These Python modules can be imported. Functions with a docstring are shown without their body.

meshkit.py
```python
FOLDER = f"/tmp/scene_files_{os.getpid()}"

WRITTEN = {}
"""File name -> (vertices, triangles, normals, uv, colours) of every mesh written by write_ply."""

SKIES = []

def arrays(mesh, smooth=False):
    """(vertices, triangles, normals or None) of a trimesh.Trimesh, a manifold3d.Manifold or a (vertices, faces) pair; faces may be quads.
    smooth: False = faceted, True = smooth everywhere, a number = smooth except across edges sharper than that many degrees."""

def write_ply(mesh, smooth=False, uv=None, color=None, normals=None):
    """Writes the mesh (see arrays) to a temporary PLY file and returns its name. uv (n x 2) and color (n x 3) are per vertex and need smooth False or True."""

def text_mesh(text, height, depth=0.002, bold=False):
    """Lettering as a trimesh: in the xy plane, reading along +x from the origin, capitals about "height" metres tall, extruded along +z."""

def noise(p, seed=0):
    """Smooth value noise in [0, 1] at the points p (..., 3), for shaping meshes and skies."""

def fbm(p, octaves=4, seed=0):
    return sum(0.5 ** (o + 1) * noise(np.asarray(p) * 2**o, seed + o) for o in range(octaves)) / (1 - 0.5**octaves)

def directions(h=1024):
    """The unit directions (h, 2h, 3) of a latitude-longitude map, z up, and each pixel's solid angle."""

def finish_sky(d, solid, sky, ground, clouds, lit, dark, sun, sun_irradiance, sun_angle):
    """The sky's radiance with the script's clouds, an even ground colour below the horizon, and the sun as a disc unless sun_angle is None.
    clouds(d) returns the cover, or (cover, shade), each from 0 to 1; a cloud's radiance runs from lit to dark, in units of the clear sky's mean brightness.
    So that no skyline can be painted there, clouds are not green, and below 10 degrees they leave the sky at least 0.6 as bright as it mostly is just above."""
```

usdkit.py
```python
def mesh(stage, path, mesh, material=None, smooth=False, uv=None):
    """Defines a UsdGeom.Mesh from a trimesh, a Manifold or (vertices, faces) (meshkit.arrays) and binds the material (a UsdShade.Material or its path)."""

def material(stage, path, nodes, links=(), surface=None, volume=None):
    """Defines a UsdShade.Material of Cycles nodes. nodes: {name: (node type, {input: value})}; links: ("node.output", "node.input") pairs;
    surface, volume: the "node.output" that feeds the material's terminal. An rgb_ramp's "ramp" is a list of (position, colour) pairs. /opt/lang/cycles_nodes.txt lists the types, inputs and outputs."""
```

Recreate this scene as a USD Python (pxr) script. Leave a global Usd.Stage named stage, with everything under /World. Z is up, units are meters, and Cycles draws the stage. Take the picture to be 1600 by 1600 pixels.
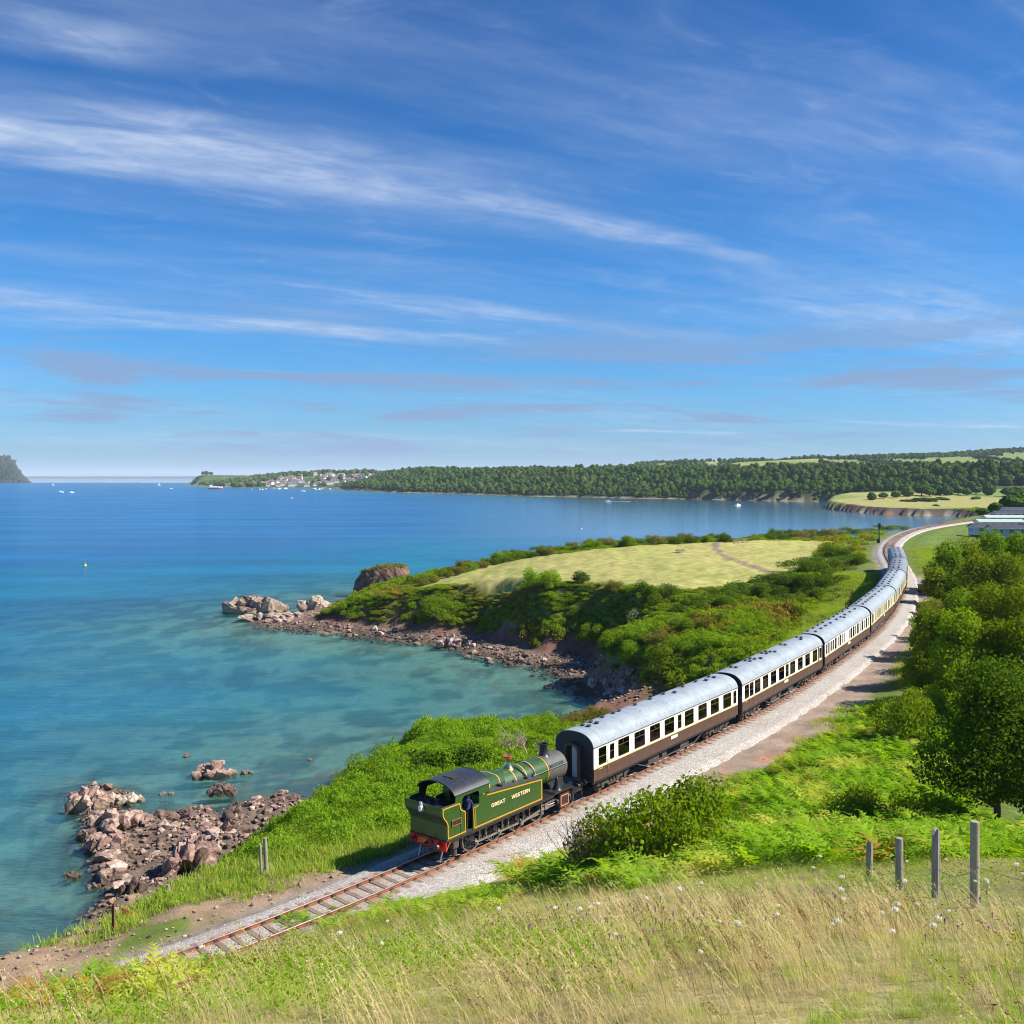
import math, random, os
import numpy as np, trimesh, shapely
from shapely.geometry import Polygon, LineString, box as sbox
from scipy.interpolate import RBFInterpolator
from scipy.spatial import cKDTree
import manifold3d as m3
import usdkit, meshkit
from meshkit import fbm, noise, text_mesh
from pxr import Usd, UsdGeom, UsdLux, UsdShade, Sdf, Gf, Vt

stage = Usd.Stage.CreateInMemory()
UsdGeom.SetStageUpAxis(stage, UsdGeom.Tokens.z)
UsdGeom.SetStageMetersPerUnit(stage, 1.0)
UsdGeom.Xform.Define(stage, '/World')
UsdGeom.Scope.Define(stage, '/World/Looks')
R = np.random.default_rng(11)
# ---------------------------------------------------------------- camera: on the hillside, looking level along +y
CAMZ, FOC, HOR = 31.3, 1537.0, 745.0            # eye height above the sea; focal length and horizon row for a 1600 px picture
cam = UsdGeom.Camera.Define(stage, '/World/camera')
cam.AddTranslateOp().Set(Gf.Vec3d(0, 0, CAMZ))
cam.AddRotateXOp().Set(90.0)
AP = 36.0
cam.CreateHorizontalApertureAttr(AP); cam.CreateVerticalApertureAttr(AP)
cam.CreateFocalLengthAttr(AP * FOC / 1600)
cam.CreateVerticalApertureOffsetAttr(-AP * (800 - HOR) / 1600)
cam.CreateClippingRangeAttr(Gf.Vec2f(0.1, 120000))
cam.CreateExposureAttr(0.86)
# ---------------------------------------------------------------- sun and sky
SUN = np.array([0.99, -0.10, 0.0]); SUN /= np.linalg.norm(SUN); ELEV = math.radians(42)
SUN = np.array([SUN[0] * math.cos(ELEV), SUN[1] * math.cos(ELEV), math.sin(ELEV)])
SUN_I, SKY_S = 1.25, 0.098
HAZE = 4e-5
sun = UsdLux.DistantLight.Define(stage, '/World/sun')
sun.CreateIntensityAttr(SUN_I); sun.CreateNormalizeAttr(True); sun.CreateAngleAttr(0.5); sun.CreateColorAttr(Gf.Vec3f(1.0, 0.95, 0.86))
zax = Gf.Vec3d(*SUN); xax = Gf.Cross(Gf.Vec3d(0, 0, 1), zax).GetNormalized(); yax = Gf.Cross(zax, xax)
sun.AddTransformOp().Set(Gf.Matrix4d(*xax, 0, *yax, 0, *zax, 0, 0, 0, 0, 1))


def sky_material():
    N, Lk, n = {}, [], [0]

    def nd(kind, **kw):
        n[0] += 1
        name = f'n{n[0]}'
        vals = {}
        for k, v in kw.items():
            if isinstance(v, tuple) and len(v) == 2 and isinstance(v[0], str) and v[0] == '@':
                Lk.append((v[1], f'{name}.{k}'))
            else:
                vals[k] = v
        N[name] = (kind, vals)
        return name

    def L(node, out): return ('@', f'{node}.{out}')
    def m(op, a, b=0.0, c=0.0, clamp=False):
        return L(nd('math', math_type=op, value1=a, value2=b, value3=c, use_clamp=clamp), 'value')
    def rng(v, a, b, c=0.0, d=1.0):
        return L(nd('map_range', range_type='smoothstep', value=v, from_min=a, from_max=b, to_min=c, to_max=d, clamp=True), 'result')
    sky = nd('sky_texture', sky_type='single_scattering', sun_disc=False, sun_elevation=ELEV, sun_rotation=math.atan2(SUN[0], SUN[1]), altitude=100.0, air_density=1.0, aerosol_density=0.6, ozone_density=2.0)
    tc = nd('texture_coordinate')
    sp = nd('separate_xyz', vector=L(tc, 'generated'))
    x, y, z = L(sp, 'x'), L(sp, 'y'), L(sp, 'z')
    dep = nd('rgb_ramp', ramp=SKY_TINT, fac=z)
    tint = nd('mix', mix_type='multiply', fac=1.0, color1=L(sky, 'color'), color2=L(dep, 'color'))
    zz = m('maximum', m('add', z, 0.10), 0.04)
    u, v = m('divide', x, zz), m('divide', y, zz)                    # the plane of the cloud layer
    th = math.radians(26)                                            # the wind that draws the cirrus out
    a = m('add', m('multiply', u, math.cos(th)), m('multiply', v, math.sin(th)))
    b = m('subtract', m('multiply', v, math.cos(th)), m('multiply', u, math.sin(th)))

    def nz(sa, sb, seed, detail=5.0, rough=0.6, dist=0.0):
        vec = nd('combine_xyz', x=m('multiply', a, sa), y=m('multiply', b, sb), z=float(seed))
        return L(nd('noise_texture', vector=L(vec, 'vector'), scale=1.0, detail=detail, roughness=rough, distortion=dist), 'fac')
    wob = nz(0.7, 0.7, 3.1, 3.0)
    fine = nz(1.6, 7.0, 8.3, 6.0, 0.62, 0.35)
    broad = nz(0.35, 1.3, 1.7, 4.0, 0.55, 0.5)
    tuft = nz(2.6, 4.6, 9.7, 6.0, 0.65, 1.2)
    ripple = nz(5.0, 9.0, 5.2, 5.0, 0.6, 0.8)
    cir = m('multiply', rng(broad, 0.42, 0.72), rng(fine, 0.30, 0.72))
    wisp = m('multiply', rng(tuft, 0.52, 0.80), rng(broad, 0.30, 0.60))
    cir = m('add', m('multiply', wisp, 0.18), m('multiply', cir, 0.16))
    cir = m('add', cir, m('multiply', rng(broad, 0.44, 0.80), 0.14))
    total = cir

    def band(a0, a1, b0, slope, w, amt, soft=0.5, tex=fine, t0=0.05, t1=0.7, wobble=0.5):
        """a drawn-out streak of cirrus: along a from a0 to a1, its middle at b0 + slope * a"""
        off = m('subtract', m('subtract', b, m('multiply_add', a, slope, b0)), m('multiply', m('subtract', wob, 0.5), wobble))
        g = rng(m('absolute', off), 0.0, w, 1.0, 0.0)
        e = m('multiply', rng(a, a0 - soft, a0 + soft), rng(a, a1 - soft, a1 + soft, 1.0, 0.0))
        return m('multiply', m('multiply', m('multiply', m('multiply', g, e), rng(tex, t0, t1)), rng(tuft, 0.22, 0.62, 0.35, 1.0)), amt)
    for args in BANDS:
        total = m('add', total, band(*args))
    # low banks of cumulus far out over the sea
    lowv = nd('combine_xyz', x=m('multiply', m('divide', x, m('maximum', y, 0.15)), 3.4), y=m('multiply', z, 34.0), z=2.0)
    lown = L(nd('noise_texture', vector=L(lowv, 'vector'), scale=1.0, detail=6.0, roughness=0.6, distortion=0.3), 'fac')
    low = m('multiply', rng(lown, 0.48, 0.62), m('multiply', rng(z, 0.0, 0.025), rng(z, 0.08, 0.2, 1.0, 0.0)))
    low = m('multiply', low, 0.92)
    haze = m('multiply', rng(z, -0.02, 0.16, 1.0, 0.0), 0.10)
    total = m('minimum', m('add', total, haze), 0.88)
    shade = rng(ripple, 0.35, 0.7)
    white = L(nd('mix', fac=shade, color1=CLOUD_LO, color2=CLOUD_HI), 'color')
    c1 = L(nd('mix', fac=total, color1=L(tint, 'color'), color2=white), 'color')
    c2 = L(nd('mix', fac=low, color1=c1, color2=CLOUD_LOW), 'color')
    bg = nd('background_shader', color=c2, strength=SKY_S)
    return usdkit.material(stage, '/World/Looks/sky', N, Lk, surface=f'{bg}.background')


SKY_TINT = [(0.0, (0.22, 0.46, 0.80)), (0.08, (0.18, 0.50, 0.84)), (0.2, (0.12, 0.47, 0.82)), (0.45, (0.045, 0.33, 0.68)), (1.0, (0.05, 0.32, 0.64))]
CLOUD_HI, CLOUD_LO, CLOUD_LOW = (3.7, 4.3, 5.3), (2.6, 3.3, 4.6), (1.35, 2.1, 3.5)
#        a0    a1    b0    slope  w    amount soft
BANDS = [(-0.6, 0.75, 2.36, 0.0, 0.25, 0.85, 0.5),
         (0.75, 1.95, 2.45, 0.0, 0.12, 0.62, 0.35),
         (0.0, 1.75, 4.13, -0.22, 0.20, 0.62, 0.45),
         (0.8, 2.4, 3.35, 0.0, 0.16, 0.40, 0.4),
         (-0.05, 0.20, 1.94, 0.0, 0.13, 0.55, 0.12),
         (2.3, 3.8, 2.62, 0.0, 0.58, 0.55, 0.6),
         (1.1, 2.5, 1.50, 0.0, 0.30, 0.20, 0.5),
         (1.6, 2.9, 2.10, 0.0, 0.34, 0.18, 0.5),
         (-0.6, 0.30, 3.84, 0.0, 0.32, 0.50, 0.3),
         (3.5, 4.5, 7.54, -0.48, 0.12, 0.60, 0.2),
         (4.5, 6.2, 6.86, -0.488, 0.14, 0.50, 0.3)]
dome = UsdLux.DomeLight.Define(stage, '/World/sky')
dome.GetPrim().SetCustomDataByKey('kind', 'structure')
UsdShade.MaterialBindingAPI.Apply(dome.GetPrim()).Bind(sky_material())

# ---------------------------------------------------------------- helpers: names, prims, shapes
_names = {}


def numbered(path):
    k = _names.get(path, -1) + 1
    _names[path] = k
    return path if k == 0 else f'{path}_{k:03d}'


def data(prim, label=None, cat=None, group=None, kind=None):
    for k, v in (('label', label), ('category', cat), ('group', group), ('kind', kind)):
        if v:
            prim.SetCustomDataByKey(k, v)
    return prim


def xf(M):
    """4x4 column-vector numpy matrix -> Gf.Matrix4d"""
    return Gf.Matrix4d(*[float(v) for v in np.asarray(M, float).T.ravel()])


def rotz(a, t=(0, 0, 0), s=1.0, tilt=0.0):
    c, n = math.cos(a), math.sin(a)
    M = np.eye(4)
    M[:3, :3] = np.array([[c, -n, 0], [n, c, 0], [0, 0, 1]]) @ np.array([[1, 0, 0], [0, math.cos(tilt), -math.sin(tilt)], [0, math.sin(tilt), math.cos(tilt)]]) @ np.diag(np.broadcast_to(s, 3))
    M[:3, 3] = t
    return M


def thing(name, label=None, cat=None, M=None, group=None, kind=None, parent='/World'):
    x = UsdGeom.Xform.Define(stage, numbered(f'{parent}/{name}'))
    if M is not None:
        x.AddTransformOp().Set(xf(M))
    return data(x.GetPrim(), label, cat, group, kind)


def part(parent, name, mesh, mat, smooth=False, label=None, kind=None):
    p = numbered(f'{parent.GetPath() if parent else "/World"}/{name}')
    return data(usdkit.mesh(stage, p, mesh, LOOK[mat], smooth).GetPrim(), label, None, None, kind)


def solo(name, mesh, mat, label, cat, M=None, smooth=False, group=None, kind=None):
    m = usdkit.mesh(stage, numbered(f'/World/{name}'), mesh, LOOK[mat], smooth)
    if M is not None:
        m.AddTransformOp().Set(xf(M))
    return data(m.GetPrim(), label, cat, group, kind)


def copy(src, name, M, label, cat, group=None):
    """an instance of a prototype, directly under /World"""
    x = UsdGeom.Xform.Define(stage, numbered(f'/World/{name}'))
    x.GetPrim().GetReferences().AddInternalReference(src)
    x.AddTransformOp().Set(xf(M))
    x.GetPrim().SetInstanceable(True)
    return data(x.GetPrim(), label, cat, group)


def proto(name):
    """a class prim that copies refer to; it is not drawn itself"""
    p = stage.DefinePrim(f'/World/Looks/{name}_shape', 'Xform')
    p.SetSpecifier(Sdf.SpecifierClass)
    return p


def scatter(name, protos, Ms, which, mat=None, label=None, cat=None, kind='stuff', parent='/World'):
    """ONE PointInstancer of the meshes 'protos' [(mesh, material)] under the matrices Ms"""
    path = numbered(f'{parent}/{name}')
    pi = UsdGeom.PointInstancer.Define(stage, path)
    rel = []
    for i, (m, mt) in enumerate(protos):
        q = usdkit.mesh(stage, f'{path}/shape_{i:03d}', m, LOOK[mt])
        rel.append(q.GetPath())
    pi.CreatePrototypesRel().SetTargets(rel)
    Ms = np.asarray(Ms, float)
    pos = Ms[:, :3, 3]
    sc = np.linalg.norm(Ms[:, :3, :3], axis=1)
    Rm = Ms[:, :3, :3] / sc[:, None, :]
    from scipy.spatial.transform import Rotation
    q = Rotation.from_matrix(Rm).as_quat()
    pi.CreatePositionsAttr(Vt.Vec3fArray.FromNumpy(pos.astype(np.float32)))
    pi.CreateScalesAttr(Vt.Vec3fArray.FromNumpy(sc.astype(np.float32)))
    pi.CreateOrientationsAttr(Vt.QuathArray([Gf.Quath(float(w), float(x), float(y), float(z)) for x, y, z, w in q]))
    pi.CreateProtoIndicesAttr(Vt.IntArray.FromNumpy(np.asarray(which, np.int32)))
    return data(pi.GetPrim(), label, cat, None, kind)


def mats(pos, ang, scale, tiltx=None):
    """stack of 4x4: turn about z by ang, size scale (n or n x 3), at pos"""
    n = len(pos)
    c, s = np.cos(ang), np.sin(ang)
    sc = np.broadcast_to(np.asarray(scale, float).reshape(n, -1), (n, 3))
    M = np.zeros((n, 4, 4)); M[:, 3, 3] = 1
    Rz = np.zeros((n, 3, 3)); Rz[:, 0, 0] = c; Rz[:, 0, 1] = -s; Rz[:, 1, 0] = s; Rz[:, 1, 1] = c; Rz[:, 2, 2] = 1
    if tiltx is not None:
        ct, st = np.cos(tiltx), np.sin(tiltx)
        Rx = np.zeros((n, 3, 3)); Rx[:, 0, 0] = 1; Rx[:, 1, 1] = ct; Rx[:, 1, 2] = -st; Rx[:, 2, 1] = st; Rx[:, 2, 2] = ct
        Rz = Rz @ Rx
    M[:, :3, :3] = Rz * sc[:, None, :]
    M[:, :3, 3] = pos
    return M


cat_ = trimesh.util.concatenate


def bx(x0, x1, y0, y1, z0, z1):
    m = trimesh.creation.box([abs(x1 - x0), abs(y1 - y0), abs(z1 - z0)])
    m.apply_translation([(x0 + x1) / 2, (y0 + y1) / 2, (z0 + z1) / 2])
    return m


def cyl(p, q, r, n=14, r2=None):
    """a round bar from p to q, radius r (to r2)"""
    p, q = np.asarray(p, float), np.asarray(q, float)
    r2 = r if r2 is None else r2
    d = q - p; h = np.linalg.norm(d); d /= h
    a = np.cross(d, [0, 0, 1.0] if abs(d[2]) < .9 else [1.0, 0, 0]); a /= np.linalg.norm(a); b = np.cross(d, a)
    t = np.arange(n) * 2 * math.pi / n
    ring = np.cos(t)[:, None] * a + np.sin(t)[:, None] * b
    v = np.vstack([p + ring * r, q + ring * r2, [p], [q]])
    f = []
    for i in range(n):
        j = (i + 1) % n
        f += [[i, j, n + j], [i, n + j, n + i], [2 * n, j, i], [2 * n + 1, n + i, n + j]]
    m = trimesh.Trimesh(v, np.array(f), process=False)
    return m


def lathe(prof, center, axis='z', n=24):
    """profile [(radius, height)] turned about an axis through center"""
    prof = np.asarray(prof, float); k = len(prof)
    t = np.arange(n) * 2 * math.pi / n
    v = np.stack([np.outer(prof[:, 0], np.cos(t)), np.outer(prof[:, 0], np.sin(t)), np.repeat(prof[:, 1:2], n, 1)], -1).reshape(-1, 3)
    f = []
    for i in range(k - 1):
        for j in range(n):
            j2 = (j + 1) % n
            f += [[i * n + j, i * n + j2, (i + 1) * n + j2], [i * n + j, (i + 1) * n + j2, (i + 1) * n + j]]
    if axis == 'x':
        v = v[:, [2, 0, 1]]
    elif axis == 'y':
        v = v[:, [1, 2, 0]]
    return trimesh.Trimesh(v + np.asarray(center, float), np.array(f), process=False)


def slab(poly, y0, y1, plane='xz'):
    """a shapely outline in the xz (or yz) plane, given thickness from y0 to y1 along the other axis"""
    out = []
    for g in getattr(poly, 'geoms', [poly]):
        m = trimesh.creation.extrude_polygon(g, abs(y1 - y0), engine='earcut')
        v = np.array(m.vertices)
        w = v[:, 2] + min(y0, y1)
        if plane == 'xz':
            out.append(trimesh.Trimesh(np.c_[v[:, 0], w, v[:, 1]], m.faces[:, ::-1], process=False))
        else:
            out.append(trimesh.Trimesh(np.c_[w, v[:, 0], v[:, 1]], m.faces, process=False))
    return cat_(out)


def rrect(x0, x1, z0, z1, r):
    return sbox(x0 + r, z0 + r, x1 - r, z1 - r).buffer(r, quad_segs=3)


def tubes(paths, sides=5):
    """several bent, tapering bars [(points, radii)] as one mesh"""
    V, F, n = [], [], 0
    for pts, rad in paths:
        p = np.asarray(pts, float); t = np.gradient(p, axis=0); t /= np.linalg.norm(t, axis=1, keepdims=True) + 1e-9
        a = np.cross(t, np.where(np.abs(t[:, 2:]) < .9, [0, 0, 1.0], [1.0, 0, 0])); a /= np.linalg.norm(a, axis=1, keepdims=True) + 1e-9
        b = np.cross(t, a); an = np.arange(sides) * 2 * math.pi / sides
        rr = np.broadcast_to(rad, (len(p),))[:, None, None]
        v = (p[:, None] + rr * (np.cos(an)[None, :, None] * a[:, None] + np.sin(an)[None, :, None] * b[:, None])).reshape(-1, 3)
        i, j = np.meshgrid(np.arange(len(p) - 1), np.arange(sides), indexing='ij'); j2 = (j + 1) % sides
        q = np.stack([i * sides + j, i * sides + j2, (i + 1) * sides + j2, (i + 1) * sides + j], -1).reshape(-1, 4) + n
        V.append(v); F += [q[:, [0, 1, 2]], q[:, [0, 2, 3]]]; n += len(v)
    return trimesh.Trimesh(np.vstack(V), np.vstack(F), process=False)


def vcolor(prim, name, col):
    UsdGeom.PrimvarsAPI(prim).CreatePrimvar(name, Sdf.ValueTypeNames.Color3fArray, 'vertex').Set(Vt.Vec3fArray.FromNumpy(np.asarray(col, np.float32)))
# ---------------------------------------------------------------- materials
LOOK = {}


def look(name, nodes, links, surface, volume=None):
    LOOK[name] = usdkit.material(stage, f'/World/Looks/{name}', nodes, links, surface=surface, volume=volume)


def paint(name, col, rough=0.5, metal=0.0, var=0.12, scale=3.0, dirt=None, dirt_amt=0.35, bump=0.0, spec=0.5, coat=0.0, bscale=40.0):
    """plain surface with slight wear: colour varied by noise at two sizes; dirt is a second colour in patches"""
    c = np.array(col, float)
    N = {'g': ('geometry', {}), 'tc': ('texture_coordinate', {}),
         'n': ('noise_texture', {'scale': scale, 'detail': 6.0, 'roughness': 0.6}),
         'r': ('rgb_ramp', {'ramp': [(0.25, tuple(c * (1 - var))), (0.75, tuple(np.minimum(c * (1 + var), 0.95)))]}),
         'p': ('principled_bsdf', {'roughness': rough, 'metallic': metal, 'specular_ior_level': spec, 'coat_weight': coat})}
    K = [('tc.object', 'n.vector'), ('n.fac', 'r.fac')]
    out = 'r.color'
    if dirt is not None:
        N['n2'] = ('noise_texture', {'scale': scale * 2.7, 'detail': 8.0, 'roughness': 0.7, 'distortion': 0.6})
        N['d'] = ('map_range', {'range_type': 'smoothstep', 'from_min': 0.45, 'from_max': 0.72, 'to_min': 0.0, 'to_max': dirt_amt, 'clamp': True})
        N['m'] = ('mix', {'color2': tuple(dirt)})
        K += [('tc.object', 'n2.vector'), ('n2.fac', 'd.value'), ('d.result', 'm.fac'), (out, 'm.color1')]
        out = 'm.color'
    K.append((out, 'p.base_color'))
    if bump:
        N['nb'] = ('noise_texture', {'scale': bscale, 'detail': 5.0}); N['b'] = ('bump', {'strength': bump, 'distance': 0.02})
        K += [('tc.object', 'nb.vector'), ('nb.fac', 'b.height'), ('b.normal', 'p.normal')]
    look(name, N, K, 'p.BSDF')


def leaf(name, dark, light, extra=None, trans=0.35, rough=0.55, inst=0.35, patch=None, pscale=0.12):
    """foliage: every leaf and every plant its own tone; patch is a second tone that comes and goes over the hillside"""
    N = {'g': ('geometry', {}), 'o': ('object_info', {}),
         'a': ('math', {'math_type': 'multiply', 'value2': 1 - inst}), 'b': ('math', {'math_type': 'multiply_add', 'value2': inst}),
         'r': ('rgb_ramp', {'ramp': [(0.0, dark), (0.6, tuple((np.array(dark) + np.array(light)) / 2)), (0.93, light), (1.0, extra or light)]}),
         'p': ('diffuse_bsdf', {}),
         't': ('translucent_bsdf', {}), 'x': ('mix_closure', {'fac': trans}),
         'y': ('hsv', {'hue': 0.485, 'saturation': 1.1, 'value': 1.5, 'fac': 1.0})}
    K = [('g.random_per_island', 'a.value1'), ('o.random', 'b.value1'), ('a.value', 'b.value3'), ('b.value', 'r.fac')]
    out = 'r.color'
    if patch is not None:
        N['pn'] = ('noise_texture', {'scale': pscale, 'detail': 3.0})
        N['pm'] = ('map_range', {'range_type': 'smoothstep', 'from_min': 0.48, 'from_max': 0.66, 'to_min': 0.0, 'to_max': 0.85, 'clamp': True})
        N['px'] = ('mix', {'color2': patch})
        K += [('g.position', 'pn.vector'), ('pn.fac', 'pm.value'), ('pm.result', 'px.fac'), (out, 'px.color1')]
        out = 'px.color'
    K += [(out, 'p.color'), (out, 'y.color'), ('y.color', 't.color'), ('p.BSDF', 'x.closure1'), ('t.BSDF', 'x.closure2')]
    look(name, N, K, 'x.closure')


def rocky(name, cols, scale=0.6, lichen=None, lich=0.5, low=None):
    N = {'g': ('geometry', {}), 'n': ('noise_texture', {'scale': scale, 'detail': 9.0, 'roughness': 0.65, 'distortion': 0.5}),
         'o': ('object_info', {}), 'oa': ('math', {'math_type': 'multiply_add', 'value2': 0.5, 'value3': -0.25}), 'oad': ('math', {'math_type': 'add', 'use_clamp': True}),
         'r': ('rgb_ramp', {'ramp': [(0.2, cols[0]), (0.5, cols[1]), (0.8, cols[2])]}),
         'v': ('voronoi_texture', {'feature': 'distance_to_edge', 'scale': scale * 3}), 'vm': ('map_range', {'from_min': 0.0, 'from_max': 0.09, 'to_min': 0.45, 'to_max': 1.0, 'clamp': True}),
         'mm': ('mix', {'mix_type': 'multiply', 'fac': 1.0}),
         'nb': ('noise_texture', {'scale': scale * 6, 'detail': 8.0, 'roughness': 0.7}), 'b': ('bump', {'strength': 0.7, 'distance': 0.15}),
         'p': ('principled_bsdf', {'roughness': 0.85, 'specular_ior_level': 0.25})}
    K = [('g.position', 'n.vector'), ('g.position', 'v.vector'), ('g.position', 'nb.vector'), ('o.random', 'oa.value1'), ('n.fac', 'oad.value1'), ('oa.value', 'oad.value2'), ('oad.value', 'r.fac'),
         ('v.distance', 'vm.value'), ('r.color', 'mm.color1'), ('vm.result', 'mm.color2'), ('nb.fac', 'b.height'), ('b.normal', 'p.normal')]
    out = 'mm.color'
    if lichen is not None:
        N['l'] = ('noise_texture', {'scale': scale * 1.1, 'detail': 5.0}); N['lm'] = ('map_range', {'range_type': 'smoothstep', 'from_min': 0.6, 'from_max': 0.74, 'to_min': 0.0, 'to_max': lich, 'clamp': True})
        N['lx'] = ('mix', {'color2': lichen})
        K += [('g.position', 'l.vector'), ('l.fac', 'lm.value'), ('lm.result', 'lx.fac'), (out, 'lx.color1')]
        out = 'lx.color'
    if low is not None:     # weed and wet on the stone up to the tide mark
        N['s'] = ('separate_xyz', {}); N['sm'] = ('map_range', {'range_type': 'smoothstep', 'from_min': 0.15, 'from_max': 0.75, 'to_min': 0.75, 'to_max': 0.0, 'clamp': True}); N['sx'] = ('mix', {'color2': low})
        K += [('g.position', 's.vector'), ('s.z', 'sm.value'), ('sm.result', 'sx.fac'), (out, 'sx.color1')]
        out = 'sx.color'
    K.append((out, 'p.base_color'))
    look(name, N, K, 'p.BSDF')


# the ground: the colour of each patch (grass, soil, rock, gravel) comes with the mesh, grain from noise
look('ground', {'g': ('geometry', {}), 'c': ('attribute', {'attribute': 'soil'}),
                'n1': ('noise_texture', {'scale': 0.55, 'detail': 8.0, 'roughness': 0.65}), 'r1': ('map_range', {'from_min': 0.25, 'from_max': 0.75, 'to_min': 0.6, 'to_max': 1.4}),
                'n2': ('noise_texture', {'scale': 9.0, 'detail': 6.0, 'roughness': 0.7}), 'r2': ('map_range', {'from_min': 0.25, 'from_max': 0.75, 'to_min': 0.65, 'to_max': 1.35}),
                'm1': ('mix', {'mix_type': 'multiply', 'fac': 1.0}), 'm2': ('mix', {'mix_type': 'multiply', 'fac': 1.0}),
                'b': ('bump', {'strength': 0.6, 'distance': 0.12}), 'p': ('principled_bsdf', {'roughness': 0.95, 'specular_ior_level': 0.15})},
     [('g.position', 'n1.vector'), ('g.position', 'n2.vector'), ('n1.fac', 'r1.value'), ('n2.fac', 'r2.value'), ('c.color', 'm1.color1'), ('r1.result', 'm1.color2'), ('m1.color', 'm2.color1'), ('r2.result', 'm2.color2'),
      ('m2.color', 'p.base_color'), ('n2.fac', 'b.height'), ('b.normal', 'p.normal')], 'p.BSDF')


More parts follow.
